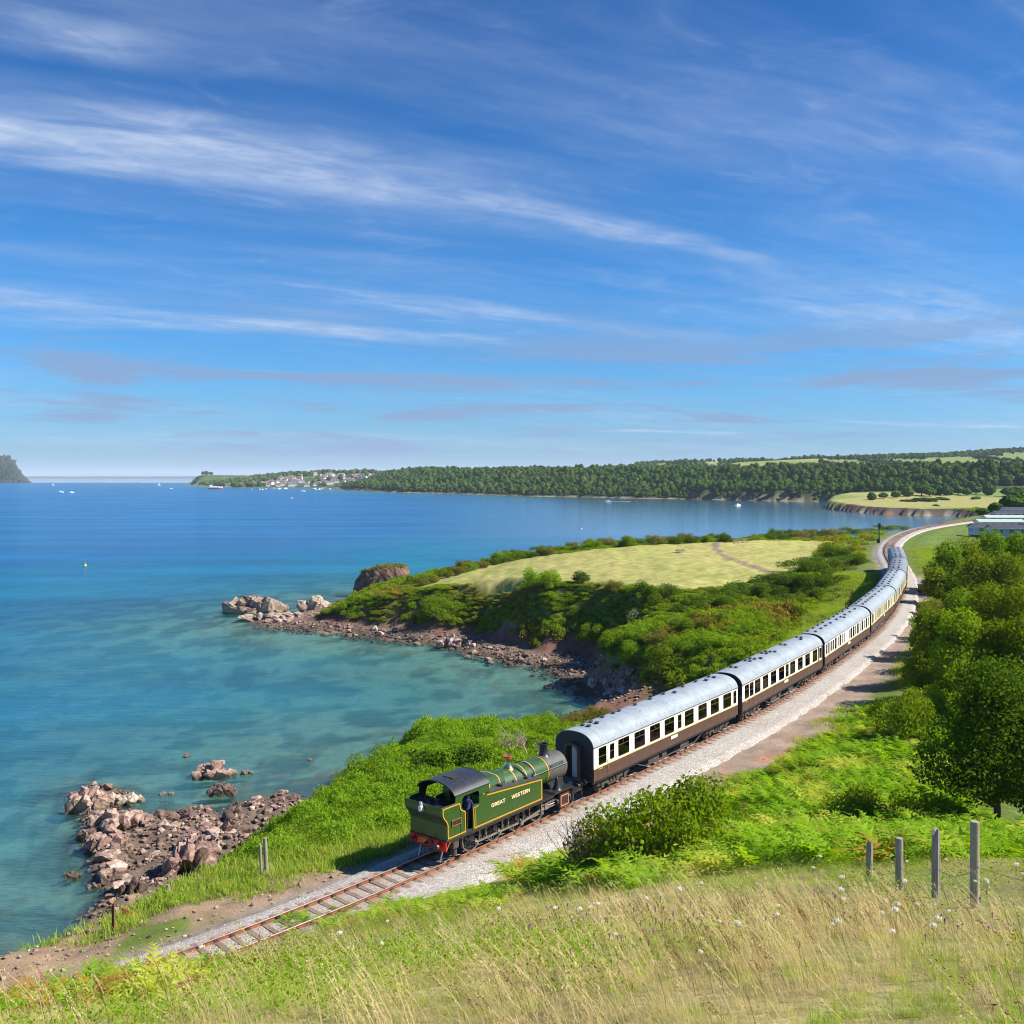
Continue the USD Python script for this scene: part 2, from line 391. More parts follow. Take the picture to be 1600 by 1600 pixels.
def sea_look(name, rough, ripple, refl):
    look(name, {'g': ('geometry', {}), 'c': ('attribute', {'attribute': 'deep'}), 's': ('separate_color', {'color_type': 'rgb'}),
                'mp': ('mapping', {'scale': (0.16, 0.5, 1.0), 'rotation': (0, 0, 0.35)}), 'w1': ('noise_texture', {'scale': 1.0, 'detail': 5.0, 'roughness': 0.6, 'distortion': 0.4}),
                'mp2': ('mapping', {'scale': (0.006, 0.03, 1.0), 'rotation': (0, 0, 0.12)}), 'w2': ('noise_texture', {'scale': 1.0, 'detail': 5.0, 'roughness': 0.6}),
                'b1': ('bump', {'strength': 1.0, 'distance': ripple}), 'mp3': ('mapping', {'scale': (0.9, 1.7, 1.0), 'rotation': (0, 0, 0.5)}), 'w3': ('noise_texture', {'scale': 1.0, 'detail': 3.0, 'roughness': 0.55}), 'b3': ('bump', {'strength': 1.0, 'distance': ripple * .22}),
                'rr': ('rgb_ramp', {'ramp': SEA_RAMP}), 'st': ('map_range', {'from_min': 0.3, 'from_max': 0.7, 'to_min': 0.75, 'to_max': 1.3}), 'mm': ('mix', {'mix_type': 'multiply', 'fac': 1.0}),
                'd': ('diffuse_bsdf', {}), 't': ('transparent_bsdf', {'color': (0.62, 0.86, 0.84)}), 'x': ('mix_closure', {}),
                'fr': ('fresnel', {'IOR': 1.33}), 'nm': ('mix_vector', {}), 'rf': ('math', {'math_type': 'multiply_add', 'value2': 0.75, 'value3': refl}), 'fm': ('math', {'math_type': 'multiply'}), 'gl': ('glossy_bsdf', {'roughness': rough, 'color': (0.9, 0.95, 1.0)}), 'y': ('mix_closure', {})},
         [('g.position', 'mp.vector'), ('mp.vector', 'w1.vector'), ('g.position', 'mp2.vector'), ('mp2.vector', 'w2.vector'), ('w1.fac', 'b1.height'), ('g.position', 'mp3.vector'), ('mp3.vector', 'w3.vector'), ('w3.fac', 'b3.height'), ('b1.normal', 'b3.normal'),
          ('c.color', 's.color'), ('s.r', 'rr.fac'), ('w2.fac', 'st.value'), ('rr.color', 'mm.color1'), ('st.result', 'mm.color2'), ('mm.color', 'd.color'),
          ('s.g', 'x.fac'), ('t.BSDF', 'x.closure1'), ('d.BSDF', 'x.closure2'), ('s.b', 'nm.fac'), ('b3.normal', 'nm.a'), ('g.normal', 'nm.b'), ('nm.result', 'fr.normal'), ('nm.result', 'gl.normal'), ('fr.fac', 'fm.value1'), ('s.b', 'rf.value1'), ('rf.value', 'fm.value2'), ('b3.normal', 'd.normal'),
          ('fm.value', 'y.fac'), ('x.closure', 'y.closure1'), ('gl.BSDF', 'y.closure2')], 'y.closure')


SEA_RAMP = [(0.0, (0.08, 0.29, 0.25)), (0.28, (0.016, 0.205, 0.255)), (0.6, (0.004, 0.155, 0.27)), (1.0, (0.002, 0.105, 0.265))]
sea_look('sea', 0.13, 0.6, 0.22)
sea_look('calm', 0.05, 0.0, 1.0)
# ---------------------------------------------------------------- the railway's line: a transition curve, climbing away at 1 in 60
KS = [-50., -30., -10., 10., 30., 50., 70., 90., 110., 130., 150., 170., 200., 230., 260., 300., 340.]
KV = [-2.938, -1.609, -0.28, -0.09, -0.494, -0.07, -0.403, -0.21, -0.228, -0.238, -0.135, 0.316, 0.276, 0.271, 0.612, 0.122, -0.416]
ZR, GRAD = 12.0, 0.0166
ps = np.arange(-60, 420, 0.5)
_k = np.interp(ps, KS, KV) / 100
_k[ps < -50] = -0.01
_i0 = int(np.argmin(abs(ps)))
pth = np.cumsum(_k) * .5; pth = pth - pth[_i0] + 0.6804
pX = np.cumsum(np.sin(pth)) * .5; pY = np.cumsum(np.cos(pth)) * .5
pX += 3.8058 - pX[_i0]; pY += 59.5941 - pY[_i0]
pZ = ZR + GRAD * ps
pT = cKDTree(np.c_[pX, pY])


def track(s, lat=0.0, up=0.0):
    """a point on the line: s metres along, lat metres to the right, up above rail level"""
    x, y, t = np.interp(s, ps, pX), np.interp(s, ps, pY), np.interp(s, ps, pth)
    return np.stack(np.broadcast_arrays(x + lat * np.cos(t), y - lat * np.sin(t), ZR + GRAD * np.asarray(s, float) + up), -1)


def track_sl(x, y):
    """(s, lateral offset) of ground points"""
    d, i = pT.query(np.c_[np.ravel(x), np.ravel(y)])
    dx, dy = np.ravel(x) - pX[i], np.ravel(y) - pY[i]
    lat = dx * np.cos(pth[i]) - dy * np.sin(pth[i])
    return ps[i].reshape(np.shape(x)), (np.sign(lat) * d).reshape(np.shape(x))


def S(px, py, Y):
    """the point at depth Y seen in direction (px, py)"""
    return ((px - 800) / FOC * Y, Y, CAMZ - (py - HOR) / FOC * Y)


def W0(px, py, z=0.0):
    Y = FOC * (CAMZ - z) / (py - HOR)
    return ((px - 800) / FOC * Y, Y)


# ---------------------------------------------------------------- coast and terrain
COAST = [(-2500, -2500), (-600, -300), (-300, -60), (-120, 14), (-62, 38), (-33, 53), (-28.5, 61), (-25, 70), (-21.5, 77), (-19.5, 84), (-19, 95), (-17.5, 104), (-12, 112), (-3.5, 119), (5, 126), (10.5, 130), (13, 133.5)]
COAST += [W0(*q) for q in [(915, 1096), (905, 1088), (867, 1060), (856, 1041), (827, 1041), (780, 1034), (717, 1018), (683, 1006), (642, 1004), (564, 996), (480, 987), (424, 983), (386, 974), (402, 966), (458, 957), (520, 945), (540, 933)]]
COAST += [(-43, 250), (-30, 247), (-18, 250), (5, 256), (40, 264), (75, 278), (100, 298), (125, 330), (150, 365), (180, 400), (240, 470), (310, 590), (350, 710), (352, 795)]
COAST += [W0(*q) for q in [(1467, 805.5), (1440, 806), (1405, 804), (1380, 804.5), (1356, 801.5), (1330, 800), (1307, 797), (1285, 794.6), (1290, 791), (1320, 787), (1342, 785), (1300, 784.2), (1210, 783), (1150, 781.4), (1100, 780.5), (1050, 779.5), (1000, 779), (921, 777), (870, 776.2), (830, 776), (780, 774), (729, 772), (680, 771), (627, 770), (590, 768.3), (560, 766.5), (538, 765.2)]]
COAST += [(-470, 2620)] + [W0(*q) for q in [(531, 762.8), (450, 762.4), (400, 762.3), (330, 761.5), (318, 760), (299, 757.6)]] + [(-1700, 5200), (-1700, 9000), (12000, 9000), (12000, -2500)]
LANDP = Polygon(COAST).buffer(0)
COASTL = LineString(COAST + COAST[:1])
shapely.prepare(LANDP)
SHELF = Polygon([W0(*q) for q in [(157, 1416), (146, 1350), (136, 1320), (121, 1275), (110, 1246), (142, 1226), (190, 1238), (216, 1250), (182, 1262), (217, 1272), (253, 1271), (306, 1263), (334, 1267), (372, 1256), (412, 1243)]] + [(-14, 96), (-14, 60), (-31, 60)])
shapely.prepare(SHELF)

CP = [(-20, -10, 31), (0, -5, 31.0), (20, -5, 31.5), (0, 0, 29.6), (-10, 0, 29.0), (10, 0, 30.0), (-30, 0, 27), (40, 0, 31),
      S(0, 1600, 7), S(400, 1600, 6.6), S(800, 1600, 6), S(1200, 1600, 5.4), S(1600, 1600, 5), S(1523, 1412, 12.3), S(1440, 1396, 13.8), S(1356, 1378, 15), S(1600, 1400, 12.5), S(1100, 1418, 17), S(800, 1466, 16.5), S(800, 1406, 28),
      S(1000, 1388, 26), S(1200, 1362, 20), S(560, 1448, 27), S(400, 1512, 23), S(400, 1496, 31), S(300, 1540, 30), S(150, 1574, 26), S(0, 1584, 22), S(0, 1582, 27), S(-150, 1600, 22),
      S(1600, 1345, 22), S(1570, 1322, 34), S(1480, 1322, 34), S(1660, 1322, 34), S(1560, 1318, 39), S(1640, 1318, 40), S(1450, 1326, 28), S(1250, 1300, 30), S(1250, 1200, 50), S(1330, 1160, 60), S(1050, 1335, 36), S(950, 1345, 37), S(860, 1365, 37.5), S(1150, 1250, 45),
      S(1450, 1250, 48), S(1400, 1110, 80), S(1440, 970, 122), S(1450, 900, 160), S(1430, 872, 192), S(1470, 851, 233), (88, 170, 14), (57, 110, 12.6), (42, 75, 13.5), (30, 95, 12.4), (42, 130, 13.2),
      (100, 80, 20), (150, 150, 17), (250, 300, 23), (60, 20, 26), (150, 235, 15.4), (180, 330, 17.5), (135, 285, 15.2), (125, 265, 15.0), (200, 420, 19), (300, 500, 21), (110, 20, 34),
      (-34, 40, 8.8), (-28, 43.5, 10.0), S(0, 1470, 45), S(170, 1418, 48.5), S(262, 1388, 50.5), S(340, 1345, 52.5), (-17.0, 60, 11.4), (-17.5, 66, 11.0), (-14, 73, 10.4), (-9, 79, 10.2), (-2, 86, 9.4), (4, 92, 7.4), (8, 98, 5.4), (12, 105, 3.8), (16, 114, 2.6), (19, 122, 2.6),
      S(700, 914, 203), S(850, 906, 184), S(950, 912, 176), S(1000, 918, 167), S(1050, 923, 160), S(1120, 918, 166), S(1200, 904, 173), S(1300, 871, 208), S(700, 892, 226), S(850, 866, 232), S(1000, 851, 238), S(1120, 846, 243), S(1200, 843, 248), S(1300, 841, 255),
      S(640, 921, 205), S(600, 926, 206), S(560, 936, 208), S(540, 948, 206), S(640, 905, 226), S(580, 915, 226), (-42, 213, 1.0), (-49, 216, .8), (-38, 222, 1.4), (-46, 222, .8), (-35, 232, 2.5),
      S(1000, 1000, 141), S(1060, 1040, 128), S(1100, 1010, 128), S(1150, 960, 140), S(1180, 1000, 121), S(1060, 965, 150), S(950, 975, 158), S(1250, 940, 145), S(1330, 900, 170), S(1000, 940, 160)]
_cp = np.array(CP)
_tr = []
for _s in np.arange(-45, 400, 9):
    for _l, _dz in (((-5, -.35), (-10, -.9), (10, .1), (-15, -1.2)) if _s < 14 else ((-5, -.7), (-11, -3.4), (12, -.1)) if _s < 60 else ((-5, -1.0), (-12, -4.4), (13, -.3)) if _s < 125 else ((-5, -.3), (-14, -.8), (12, .3))):
        _tr.append(track(_s, _l, _dz - 0.3))
_cp = np.vstack([_cp, [q for q in _tr if not (q[1] < 45 and q[0] > -8) and not (-45 < track_sl(q[0], q[1])[0] < -28 and track_sl(q[0], q[1])[1] > 0)]])
_rbf = RBFInterpolator(_cp[:, :2], _cp[:, 2], kernel='linear', smoothing=0.6, neighbors=40)

from scipy.ndimage import map_coordinates, gaussian_filter
_GX, _GY = np.arange(-130, 361, 1.0), np.arange(-60, 761, 1.0)
_gg = np.stack(np.meshgrid(_GX, _GY, indexing='ij'), -1)
_grid = gaussian_filter(np.clip(_rbf(_gg.reshape(-1, 2)), -2, 60).reshape(_gg.shape[:2]), 1.3)


def land_a(x, y):
    return map_coordinates(_grid, [np.clip(x + 130, 0, 490), np.clip(y + 60, 0, 820)], order=1)


def sm(x, a, b):
    t = np.clip((np.asarray(x, float) - a) / (b - a), 0, 1)
    return t * t * (3 - 2 * t)


def coast_d(x, y):
    p = shapely.points(x, y)
    d = shapely.distance(COASTL, p)
    return np.where(shapely.contains_xy(LANDP, x, y), d, -d)


def H(x, y, full=False):
    """ground (or sea bed) height"""
    x, y = np.asarray(x, float), np.asarray(y, float)
    d0 = coast_d(x, y)
    d = d0 + np.where(np.abs(d0) < 40, (fbm(np.stack([x / 7, y / 7, x * 0], -1), 3, 5) - .5) * 3.0, 0)
    near = (np.hypot(x, y) < 900)
    zA = np.full(x.shape, 18.0)
    if near.any():
        zA[near] = land_a(x[near], y[near])
    # far shore: a wooded bluff, low fields before it, hills beyond
    low = 5.0 + 8.5 * sm(y, 850, 1150) + 6 * sm(x, 400, 700)
    wood = 3.0 * sm(d, 0, 8) + 34 * sm(d, 5, 190) + 6 * sm(d, 190, 700)
    wood = wood * np.where(x < -380, 0.72, 1.0)
    front = y - 1180 + 0.10 * (x - 430)
    zB = np.where(x > 250, low + (np.maximum(wood, low) - low) * sm(front, 0, 70), wood)
    town = 1.5 + 40 * sm(d, 10, 420)
    zB = np.where((x < -440) & (y > 2450), np.where(x < -1180, np.maximum(town, 38 * sm(d, 0, 40)), town), zB)
    zB = zB + sm(y, 1700, 3000) * (8 + 27 * sm(x, 100, 700) + 34 * sm(x, 600, 1700)) * (x > -400)
    zB = zB + sm(y, 1500, 2600) * (fbm(np.stack([x / 420, y / 420, x * 0], -1), 3, 9) - .5) * 24 * sm(x, -200, 300)
    z = zA + (zB - zA) * sm(y, 420, 720)
    # the shore: rocky foot, then cliff
    foot = np.where(y < 420, np.where((y > 150) & (y < 320), 8.0, 3.0), 2.0)
    slope = np.where(y < 420, np.where(y > 120, 1.25, 0.85), np.where((x > 250) & (y < 1120), 2.6, 1.6))
    zs = 0.16 * np.minimum(d, foot) + slope * np.maximum(d - foot, 0)
    z = np.where(d > 0, np.minimum(z, zs), -0.22 - 0.055 * np.minimum(-d, 12) - 0.045 * np.clip(-d - 12, 0, 80) - 0.02 * np.clip(-d - 92, 0, 600))
    # the flat rock platform under the near bank
    m = (np.abs(x + 25) < 40) & (np.abs(y - 80) < 45)
    if m.any():
        p = shapely.points(x[m], y[m])
        ins = shapely.contains_xy(SHELF, x[m], y[m]); dd = shapely.distance(SHELF.exterior, p)
        bumps = fbm(np.stack([x[m] / 2.2, y[m] / 2.2, x[m] * 0], -1), 4, 2)
        sh = np.where(ins, np.minimum(0.25 * dd, .35) - .25 + 1.5 * (bumps - .32), -0.15 - 0.22 * dd + 1.1 * (bumps - .5))
        z[m] = np.maximum(z[m], sh)
    # trackbed: ballast to the left edge, and the wide gravel strip of the old second line on the right
    m = (np.hypot(x, y) < 520)
    if m.any():
        s, l = track_sl(x[m], y[m])
        zb = ZR + GRAD * s - 0.30
        rw = np.interp(s, [-60, -12, 20, 60, 90, 130, 420], [3.2, 4.8, 5.2, 5.2, 4.8, 4.2, 3.8])
        wl, wr = sm(-l, 2.6, 5.2), sm(l - rw, 0, 4.0)
        w = np.where(l < 0, wl, wr)
        zz = zb + (z[m] - zb) * w - np.where(l < 0, 0.25 * sm(-l, 1.9, 2.8), 0.22 * sm(l, rw - 3.2, rw - 1.4)) * (1 - w)
        z[m] = np.where(d0[m] > 2, zz, z[m])
    # small unevenness
    rr = np.hypot(x, y)
    tr = np.ones_like(x)
    if m.any():
        tr[m] = sm(np.abs(l - 1.5), 4.5, 8)
    z = z + np.where(d0 > 1, 1, .4) * tr * (fbm(np.stack([x / 3.1, y / 3.1, x * 0], -1), 3, 21) - .5) * np.clip(rr * .02, 0.1, 0.9)
    if full:
        return z, d0
    return z


def G(pts, zoff=0.0):
    """where the lines of sight (px, py) meet the ground: (n, 3)"""
    pts = np.atleast_2d(np.asarray(pts, float))
    t = np.geomspace(3.0, 4200, 620)
    X = (pts[:, :1] - 800) / FOC * t; Y = np.broadcast_to(t, X.shape); Z = CAMZ - (pts[:, 1:2] - HOR) / FOC * t
    h = np.maximum(H(X.ravel(), Y.ravel()).reshape(X.shape), 0.0) + zoff - Z
    out = []
    for i in range(len(pts)):
        k = np.argmax(h[i] > 0)
        k = max(k, 1)
        f = h[i, k - 1] / (h[i, k - 1] - h[i, k] + 1e-9)
        tt = t[k - 1] + np.clip(f, 0, 1) * (t[k] - t[k - 1])
        out.append(((pts[i, 0] - 800) / FOC * tt, tt, CAMZ - (pts[i, 1] - HOR) / FOC * tt))
    return np.array(out)


def GP(pts):
    """an outline on the ground"""
    return Polygon(G(pts)[:, :2]).buffer(0)


FIELD = Polygon([S(*q)[:2] for q in [(655, 918, 205), (700, 915, 203), (850, 907, 184), (950, 913, 176), (1000, 919, 167), (1050, 924, 160), (1120, 919, 166), (1200, 905, 173), (1300, 872, 208), (1312, 842, 255), (1200, 842, 249), (1100, 846, 242), (1000, 851, 238), (850, 866, 232), (760, 880, 228), (700, 892, 226), (660, 908, 222)]]).buffer(0)
_pt = G([(1120, 848), (1118, 856), (1124, 864), (1142, 874), (1170, 883), (1200, 893), (1222, 899), (1245, 905)])
PATH = LineString(_pt[:, :2]).buffer(0.9)
SOIL = GP([(-60, 1560), (0, 1490), (180, 1440), (300, 1412), (420, 1378), (520, 1352), (560, 1362), (480, 1400), (380, 1440), (215, 1505), (0, 1560)])
for _g in (FIELD, PATH, SOIL):
    shapely.prepare(_g)


def soil_colour(x, y, z, d):
    """base colour of the ground, patch by patch"""
    n = len(x)
    q = np.stack([x, y, x * 0], -1)
    f1, f2 = fbm(q / 4.0, 4, 31), fbm(q / 14.0, 3, 47)
    C = np.tile([0.11, 0.15, 0.026], (n, 1))

    def put(col, w):
        nonlocal C
        w = np.clip(w, 0, 1)[:, None]
        C = C * (1 - w) + np.asarray(col) * w
    put([0.15, 0.135, 0.05], sm(f1, .5, .75) * .5)
    # the hillside in front: dry soil and straw under the grass
    hill = (x > -25) * sm(y, 31, 23)
    put([0.36, 0.30, 0.13], hill * (.45 + .5 * sm(f2, .35, .65)))
    inf = shapely.contains_xy(FIELD, x, y)
    strip = .5 + .5 * np.sin((x * .62 + y * .78) * 1.15 + 3 * f2)
    put([0.30, 0.30, 0.085], inf * 1.0); put([0.38, 0.31, 0.12], inf * (.55 * strip + .5 * sm(f2, .42, .7)) * .75); put([0.20, 0.235, 0.05], inf * sm(f1, .5, .8) * .5)
    put([0.22, 0.16, 0.115], shapely.contains_xy(PATH, x, y) * 1.0)
    put([0.29, 0.20, 0.125], shapely.contains_xy(SOIL, x, y) * sm(f1 + .35 * (f2 - .5), .36, .5))
    s, l = track_sl(x, y)
    nt = (np.hypot(x, y) < 520) & (d > 2)
    rw = np.interp(s, [-60, -12, 20, 60, 90, 130, 420], [3.2, 4.8, 5.2, 5.2, 4.8, 4.2, 3.8])
    cess = nt * sm(l, 0, 1) * (1 - sm(l - rw + 2.2 * (f1 - .5), 0.2, 1.8)) * (s < 135)
    put([0.27, 0.20, 0.155], cess)
    put([0.33, 0.17, 0.10], nt * (l > rw - 1) * (1 - sm(l - rw, 1.5, 3.5)) * (s > -5) * (s < 22) * sm(f1, .4, .5) * .8)
    put([0.26, 0.215, 0.17], nt * (l < 0) * (1 - sm(-l, 2.6, 3.6)))
    put([0.13, 0.19, 0.035], nt * (l > rw + 1.5) * (l < rw + 9) * (s > 60) * (1 - sm(l - rw, 6, 9)))
    put([0.13, 0.155, 0.035], nt * (l < -3.5) * (l > -14) * (s > 40) * .8)
    # far fields and hills
    far = y > 600
    put([0.30, 0.275, 0.09], far * 1.0)
    put([0.17, 0.22, 0.055], far * np.where(y > 1700, sm(fbm(q / 260, 2, 3), .30, .45), sm(fbm(q / 130, 2, 3), .45, .6)))
    put([0.05, 0.075, 0.025], (y > 2400) * (x < -350) * (d > 3) * sm(f2, .2, .4))
    put([0.04, 0.055, 0.02], ((y > 1150) & (y < 2500)) * (d < 900) * (d > 6) * (x < 3000) * .9)
    # bare rock on steep ground by the water, weed and shingle at its foot
    put([0.17, 0.085, 0.065], (d < 14) * (d > 0) * (y < 420) * (1 - sm(z, 2.5, 6 + 4 * (f1 - .5))))
    put([0.16, 0.115, 0.085], (z < 1.1) * (d < 14) * (y < 420)); put([0.055, 0.045, 0.03], (z < 0.5) * (z > -1) * (d < 14) * sm(f1, .35, .6) * .8)
    put([0.34, 0.27, 0.235], (np.hypot(x - 13, y - 131) < 7.5) * (z < 1.6) * 1.0)
    put([0.26, 0.19, 0.14], (y > 420) * (d < 4) * (d > -2) * (z < 3.5)); put([0.075, 0.05, 0.042], (y > 420) * (y < 1120) * (d < 13) * (d > -2) * (z < 6.0) * (x > 250)); put([0.03, 0.042, 0.018], (y > 1120) * (y < 2500) * (d > 2.5) * (d < 20))
    put([0.15, 0.11, 0.085], shapely.contains_xy(SHELF, x, y) * (z < 2.2) * 1.0)
    # sea bed: sand in the cove, weed and stones inshore
    bed = z < -0.25
    put([0.26, 0.25, 0.17], bed * 1.0); put([0.07, 0.06, 0.03], bed * sm(fbm(q / 5, 4, 77), .42, .58) * .9); put([0.26, 0.15, 0.06], bed * sm(fbm(q / 2.5, 3, 78), .58, .68) * (d > -14) * .8)
    return C


def polar(radii, angs):
    """a sheet of rings about the camera's foot: fine near by, coarse far off"""
    rr, aa = np.meshgrid(radii, angs, indexing='ij')
    x, y = (rr * np.sin(aa)).ravel(), (rr * np.cos(aa)).ravel()
    a, b = len(radii), len(angs)
    i, j = np.meshgrid(np.arange(a - 1), np.arange(b - 1), indexing='ij')
    q = np.stack([i * b + j, (i + 1) * b + j, (i + 1) * b + j + 1, i * b + j + 1], -1).reshape(-1, 4)
    return x, y, q


_ang = np.radians(np.unique(np.r_[np.arange(-180, -32, 4.0), np.arange(-32, 32.01, 0.2), np.arange(36, 181, 4.0)]))
_rad = np.r_[0.02, np.geomspace(1.0, 9000, int(math.log(9000) / 0.0125))]
gx, gy, gq = polar(_rad, _ang)
gz, gd = H(gx, gy, True)
gz = np.maximum(gz, -9)
_keep = ~((gz[gq] < -8.5).all(1))
gq = gq[_keep]
_used = np.unique(gq); _mp = np.full(len(gx), -1); _mp[_used] = np.arange(len(_used))
ground = usdkit.mesh(stage, '/World/ground', (np.c_[gx, gy, gz][_used], _mp[gq]), LOOK['ground'], True).GetPrim()
data(ground, kind='structure', label='hillside, cliffs, grass headland and far hills round the bay')
vcolor(ground, 'soil', soil_colour(gx[_used], gy[_used], gz[_used], gd[_used]))

# ---------------------------------------------------------------- sea
_ang2 = np.radians(np.unique(np.r_[np.arange(-180, -32, 6.0), np.arange(-32, 32.01, 0.35), np.arange(36, 181, 6.0)]))
sx, sy, sq = polar(np.geomspace(25.0, 60000, 420), _ang2)
sd = coast_d(sx, sy)
_ok = ~((sd[sq] > 25).all(1))
sq = sq[_ok]; _used = np.unique(sq); _mp = np.full(len(sx), -1); _mp[_used] = np.arange(len(_used))
sx, sy, sd = sx[_used], sy[_used], sd[_used]
_bed = -np.minimum(H(sx, sy), 0)
_fb = fbm(np.stack([sx / 38, sy / 60, sx * 0], -1), 4, 13)
_off = np.clip(-sd, 0, 4000)
_tone = 0.42 * sm(_off, 0, 60) + 0.42 * sm(_off, 60, 260) + 0.28 * sm(-sx, 20, 110) + 0.55 * (_fb - .5)
_tone = _tone - 0.15 * sm(sx, 0, 300) * sm(sy, 250, 500)
sea = usdkit.mesh(stage, '/World/sea', (np.c_[sx, sy, sx * 0], _mp[sq]), LOOK['sea'], True).GetPrim()
data(sea, kind='structure', label='blue and turquoise water of the bay')
vcolor(sea, 'deep', np.c_[np.clip(_tone, 0, 1), np.clip(1 - np.exp(-_bed * 0.34), 0.0, 1), (.15 + .8 * sm(sx / np.maximum(sy, 1), -.16, .12)) * sm(sy, 230, 560)])
# ---------------------------------------------------------------- ballast, rails, sleepers
paint('rail_rust', (0.24, 0.085, 0.035), 0.8, var=0.3, scale=2.0, dirt=(0.10, 0.05, 0.03), dirt_amt=0.6)
paint('rail_top', (0.42, 0.40, 0.38), 0.28, 1.0, var=0.1)
paint('sleeper_wood', (0.19, 0.13, 0.09), 0.9, var=0.3, scale=2.5, dirt=(0.33, 0.26, 0.2), dirt_amt=0.5, bump=0.4)
paint('chair_iron', (0.075, 0.035, 0.022), 0.85, var=0.3)
look('ballast', {'g': ('geometry', {}), 'v': ('voronoi_texture', {'scale': 11.0, 'detail': 1.0}), 'v2': ('voronoi_texture', {'scale': 11.0, 'feature': 'distance_to_edge'}),
                 'sc': ('separate_color', {'color_type': 'rgb'}), 'r': ('rgb_ramp', {'ramp': [(0.0, (0.20, 0.18, 0.165)), (0.35, (0.47, 0.435, 0.40)), (0.8, (0.66, 0.63, 0.585)), (1.0, (0.42, 0.35, 0.30))]}),
                 'e': ('map_range', {'from_min': 0.0, 'from_max': 0.16, 'to_min': 0.35, 'to_max': 1.0, 'clamp': True}), 'mm': ('mix', {'mix_type': 'multiply', 'fac': 1.0}),
                 'n': ('noise_texture', {'scale': 0.35, 'detail': 6.0, 'roughness': 0.6}), 'nm': ('map_range', {'range_type': 'smoothstep', 'from_min': 0.45, 'from_max': 0.7, 'to_min': 0.0, 'to_max': 0.5, 'clamp': True}),
                 'x': ('mix', {'color2': (0.30, 0.225, 0.175)}), 'c': ('attribute', {'attribute': 'rust'}), 's2': ('separate_color', {'color_type': 'rgb'}), 'n3': ('noise_texture', {'scale': 1.6, 'detail': 5.0}), 'n3m': ('map_range', {'from_min': 0.3, 'from_max': 0.65, 'to_min': 0.0, 'to_max': 1.0, 'clamp': True}),
                 'rm': ('math', {'math_type': 'multiply', 'value2': 1.0}), 'y': ('mix', {'color2': (0.30, 0.165, 0.10)}),
                 'b': ('bump', {'strength': 1.0, 'distance': 0.05}), 'p': ('principled_bsdf', {'roughness': 0.9, 'specular_ior_level': 0.2})},
     [('g.position', 'v.vector'), ('g.position', 'v2.vector'), ('v.color', 'sc.color'), ('sc.r', 'r.fac'), ('v2.distance', 'e.value'), ('r.color', 'mm.color1'), ('e.result', 'mm.color2'), ('g.position', 'n.vector'), ('n.fac', 'nm.value'),
      ('nm.result', 'x.fac'), ('mm.color', 'x.color1'), ('c.color', 's2.color'), ('g.position', 'n3.vector'), ('n3.fac', 'n3m.value'), ('s2.r', 'rm.value1'), ('n3m.result', 'rm.value2'), ('rm.value', 'y.fac'), ('x.color', 'y.color1'), ('y.color', 'p.base_color'),
      ('v2.distance', 'b.height'), ('b.normal', 'p.normal')], 'p.BSDF')
_s = np.concatenate([np.arange(-55, 60, .3), np.arange(60, 400, 1.0)])
_l = np.array([-2.75, -2.3, -1.9, -1.5, -1.25, -.95, -.7175, -.5, -.2, .2, .5, .7175, .95, 1.25, 1.5, 1.8, 2.1, 2.4, 2.7, 3.0, 3.35])
_zl = np.array([-.62, -.36, -.17, -.15, -.15, -.165, -.17, -.17, -.17, -.17, -.17, -.17, -.165, -.15, -.17, -.2, -.22, -.23, -.24, -.27, -.62])
_w = np.interp(_s, [-55, -14, 20, 60, 95, 135, 400], [.8, 1.05, 1.1, 1.0, .9, .8, .7])
V, RU = [], []
for k, (l, z) in enumerate(zip(_l, _zl)):
    ll = np.where(l > 1.4, 1.4 + (l - 1.4) * _w, l) + np.where((abs(l) > 2), .35 * (fbm(np.stack([_s / 1.3, _s * 0 + l, _s * 0], -1), 3, 4) - .5), 0)
    p = track(_s, ll, z)
    p[:, 2] += (fbm(np.stack([p[:, 0] * 2.2, p[:, 1] * 2.2, _s * 0], -1), 3, 8) - .5) * (.09 if abs(l) > 1.3 else .035)
    V.append(p); RU.append(np.full(len(_s), math.exp(-(abs(abs(l) - .85) / .42) ** 2)))
V, RU = np.stack(V, 1).reshape(-1, 3), np.stack(RU, 1).ravel()
i, j = np.meshgrid(np.arange(len(_s) - 1), np.arange(len(_l) - 1), indexing='ij'); b_ = len(_l)
q = np.stack([i * b_ + j, i * b_ + j + 1, (i + 1) * b_ + j + 1, (i + 1) * b_ + j], -1).reshape(-1, 4)
bal = usdkit.mesh(stage, '/World/ballast', (V, q), LOOK['ballast'], True).GetPrim()
data(bal, kind='structure', label='pale stone ballast under and beside the single railway track')
vcolor(bal, 'rust', np.c_[RU, RU, RU])

rw_ = thing('railway_track', 'single track of rusty rails on old sleepers curving along the coast', 'railway track')


def sweep_track(prof, lat, s0=-52.0, s1=398.0):
    s = np.concatenate([np.arange(s0, 140, .8), np.arange(140, s1, 2.0)])
    k = len(prof)
    V = np.stack([track(s, lat + a, b) for a, b in prof], 1).reshape(-1, 3)
    i, j = np.meshgrid(np.arange(len(s) - 1), np.arange(k), indexing='ij'); j2 = (j + 1) % k
    return V, np.stack([i * k + j, i * k + j2, (i + 1) * k + j2, (i + 1) * k + j], -1).reshape(-1, 4)


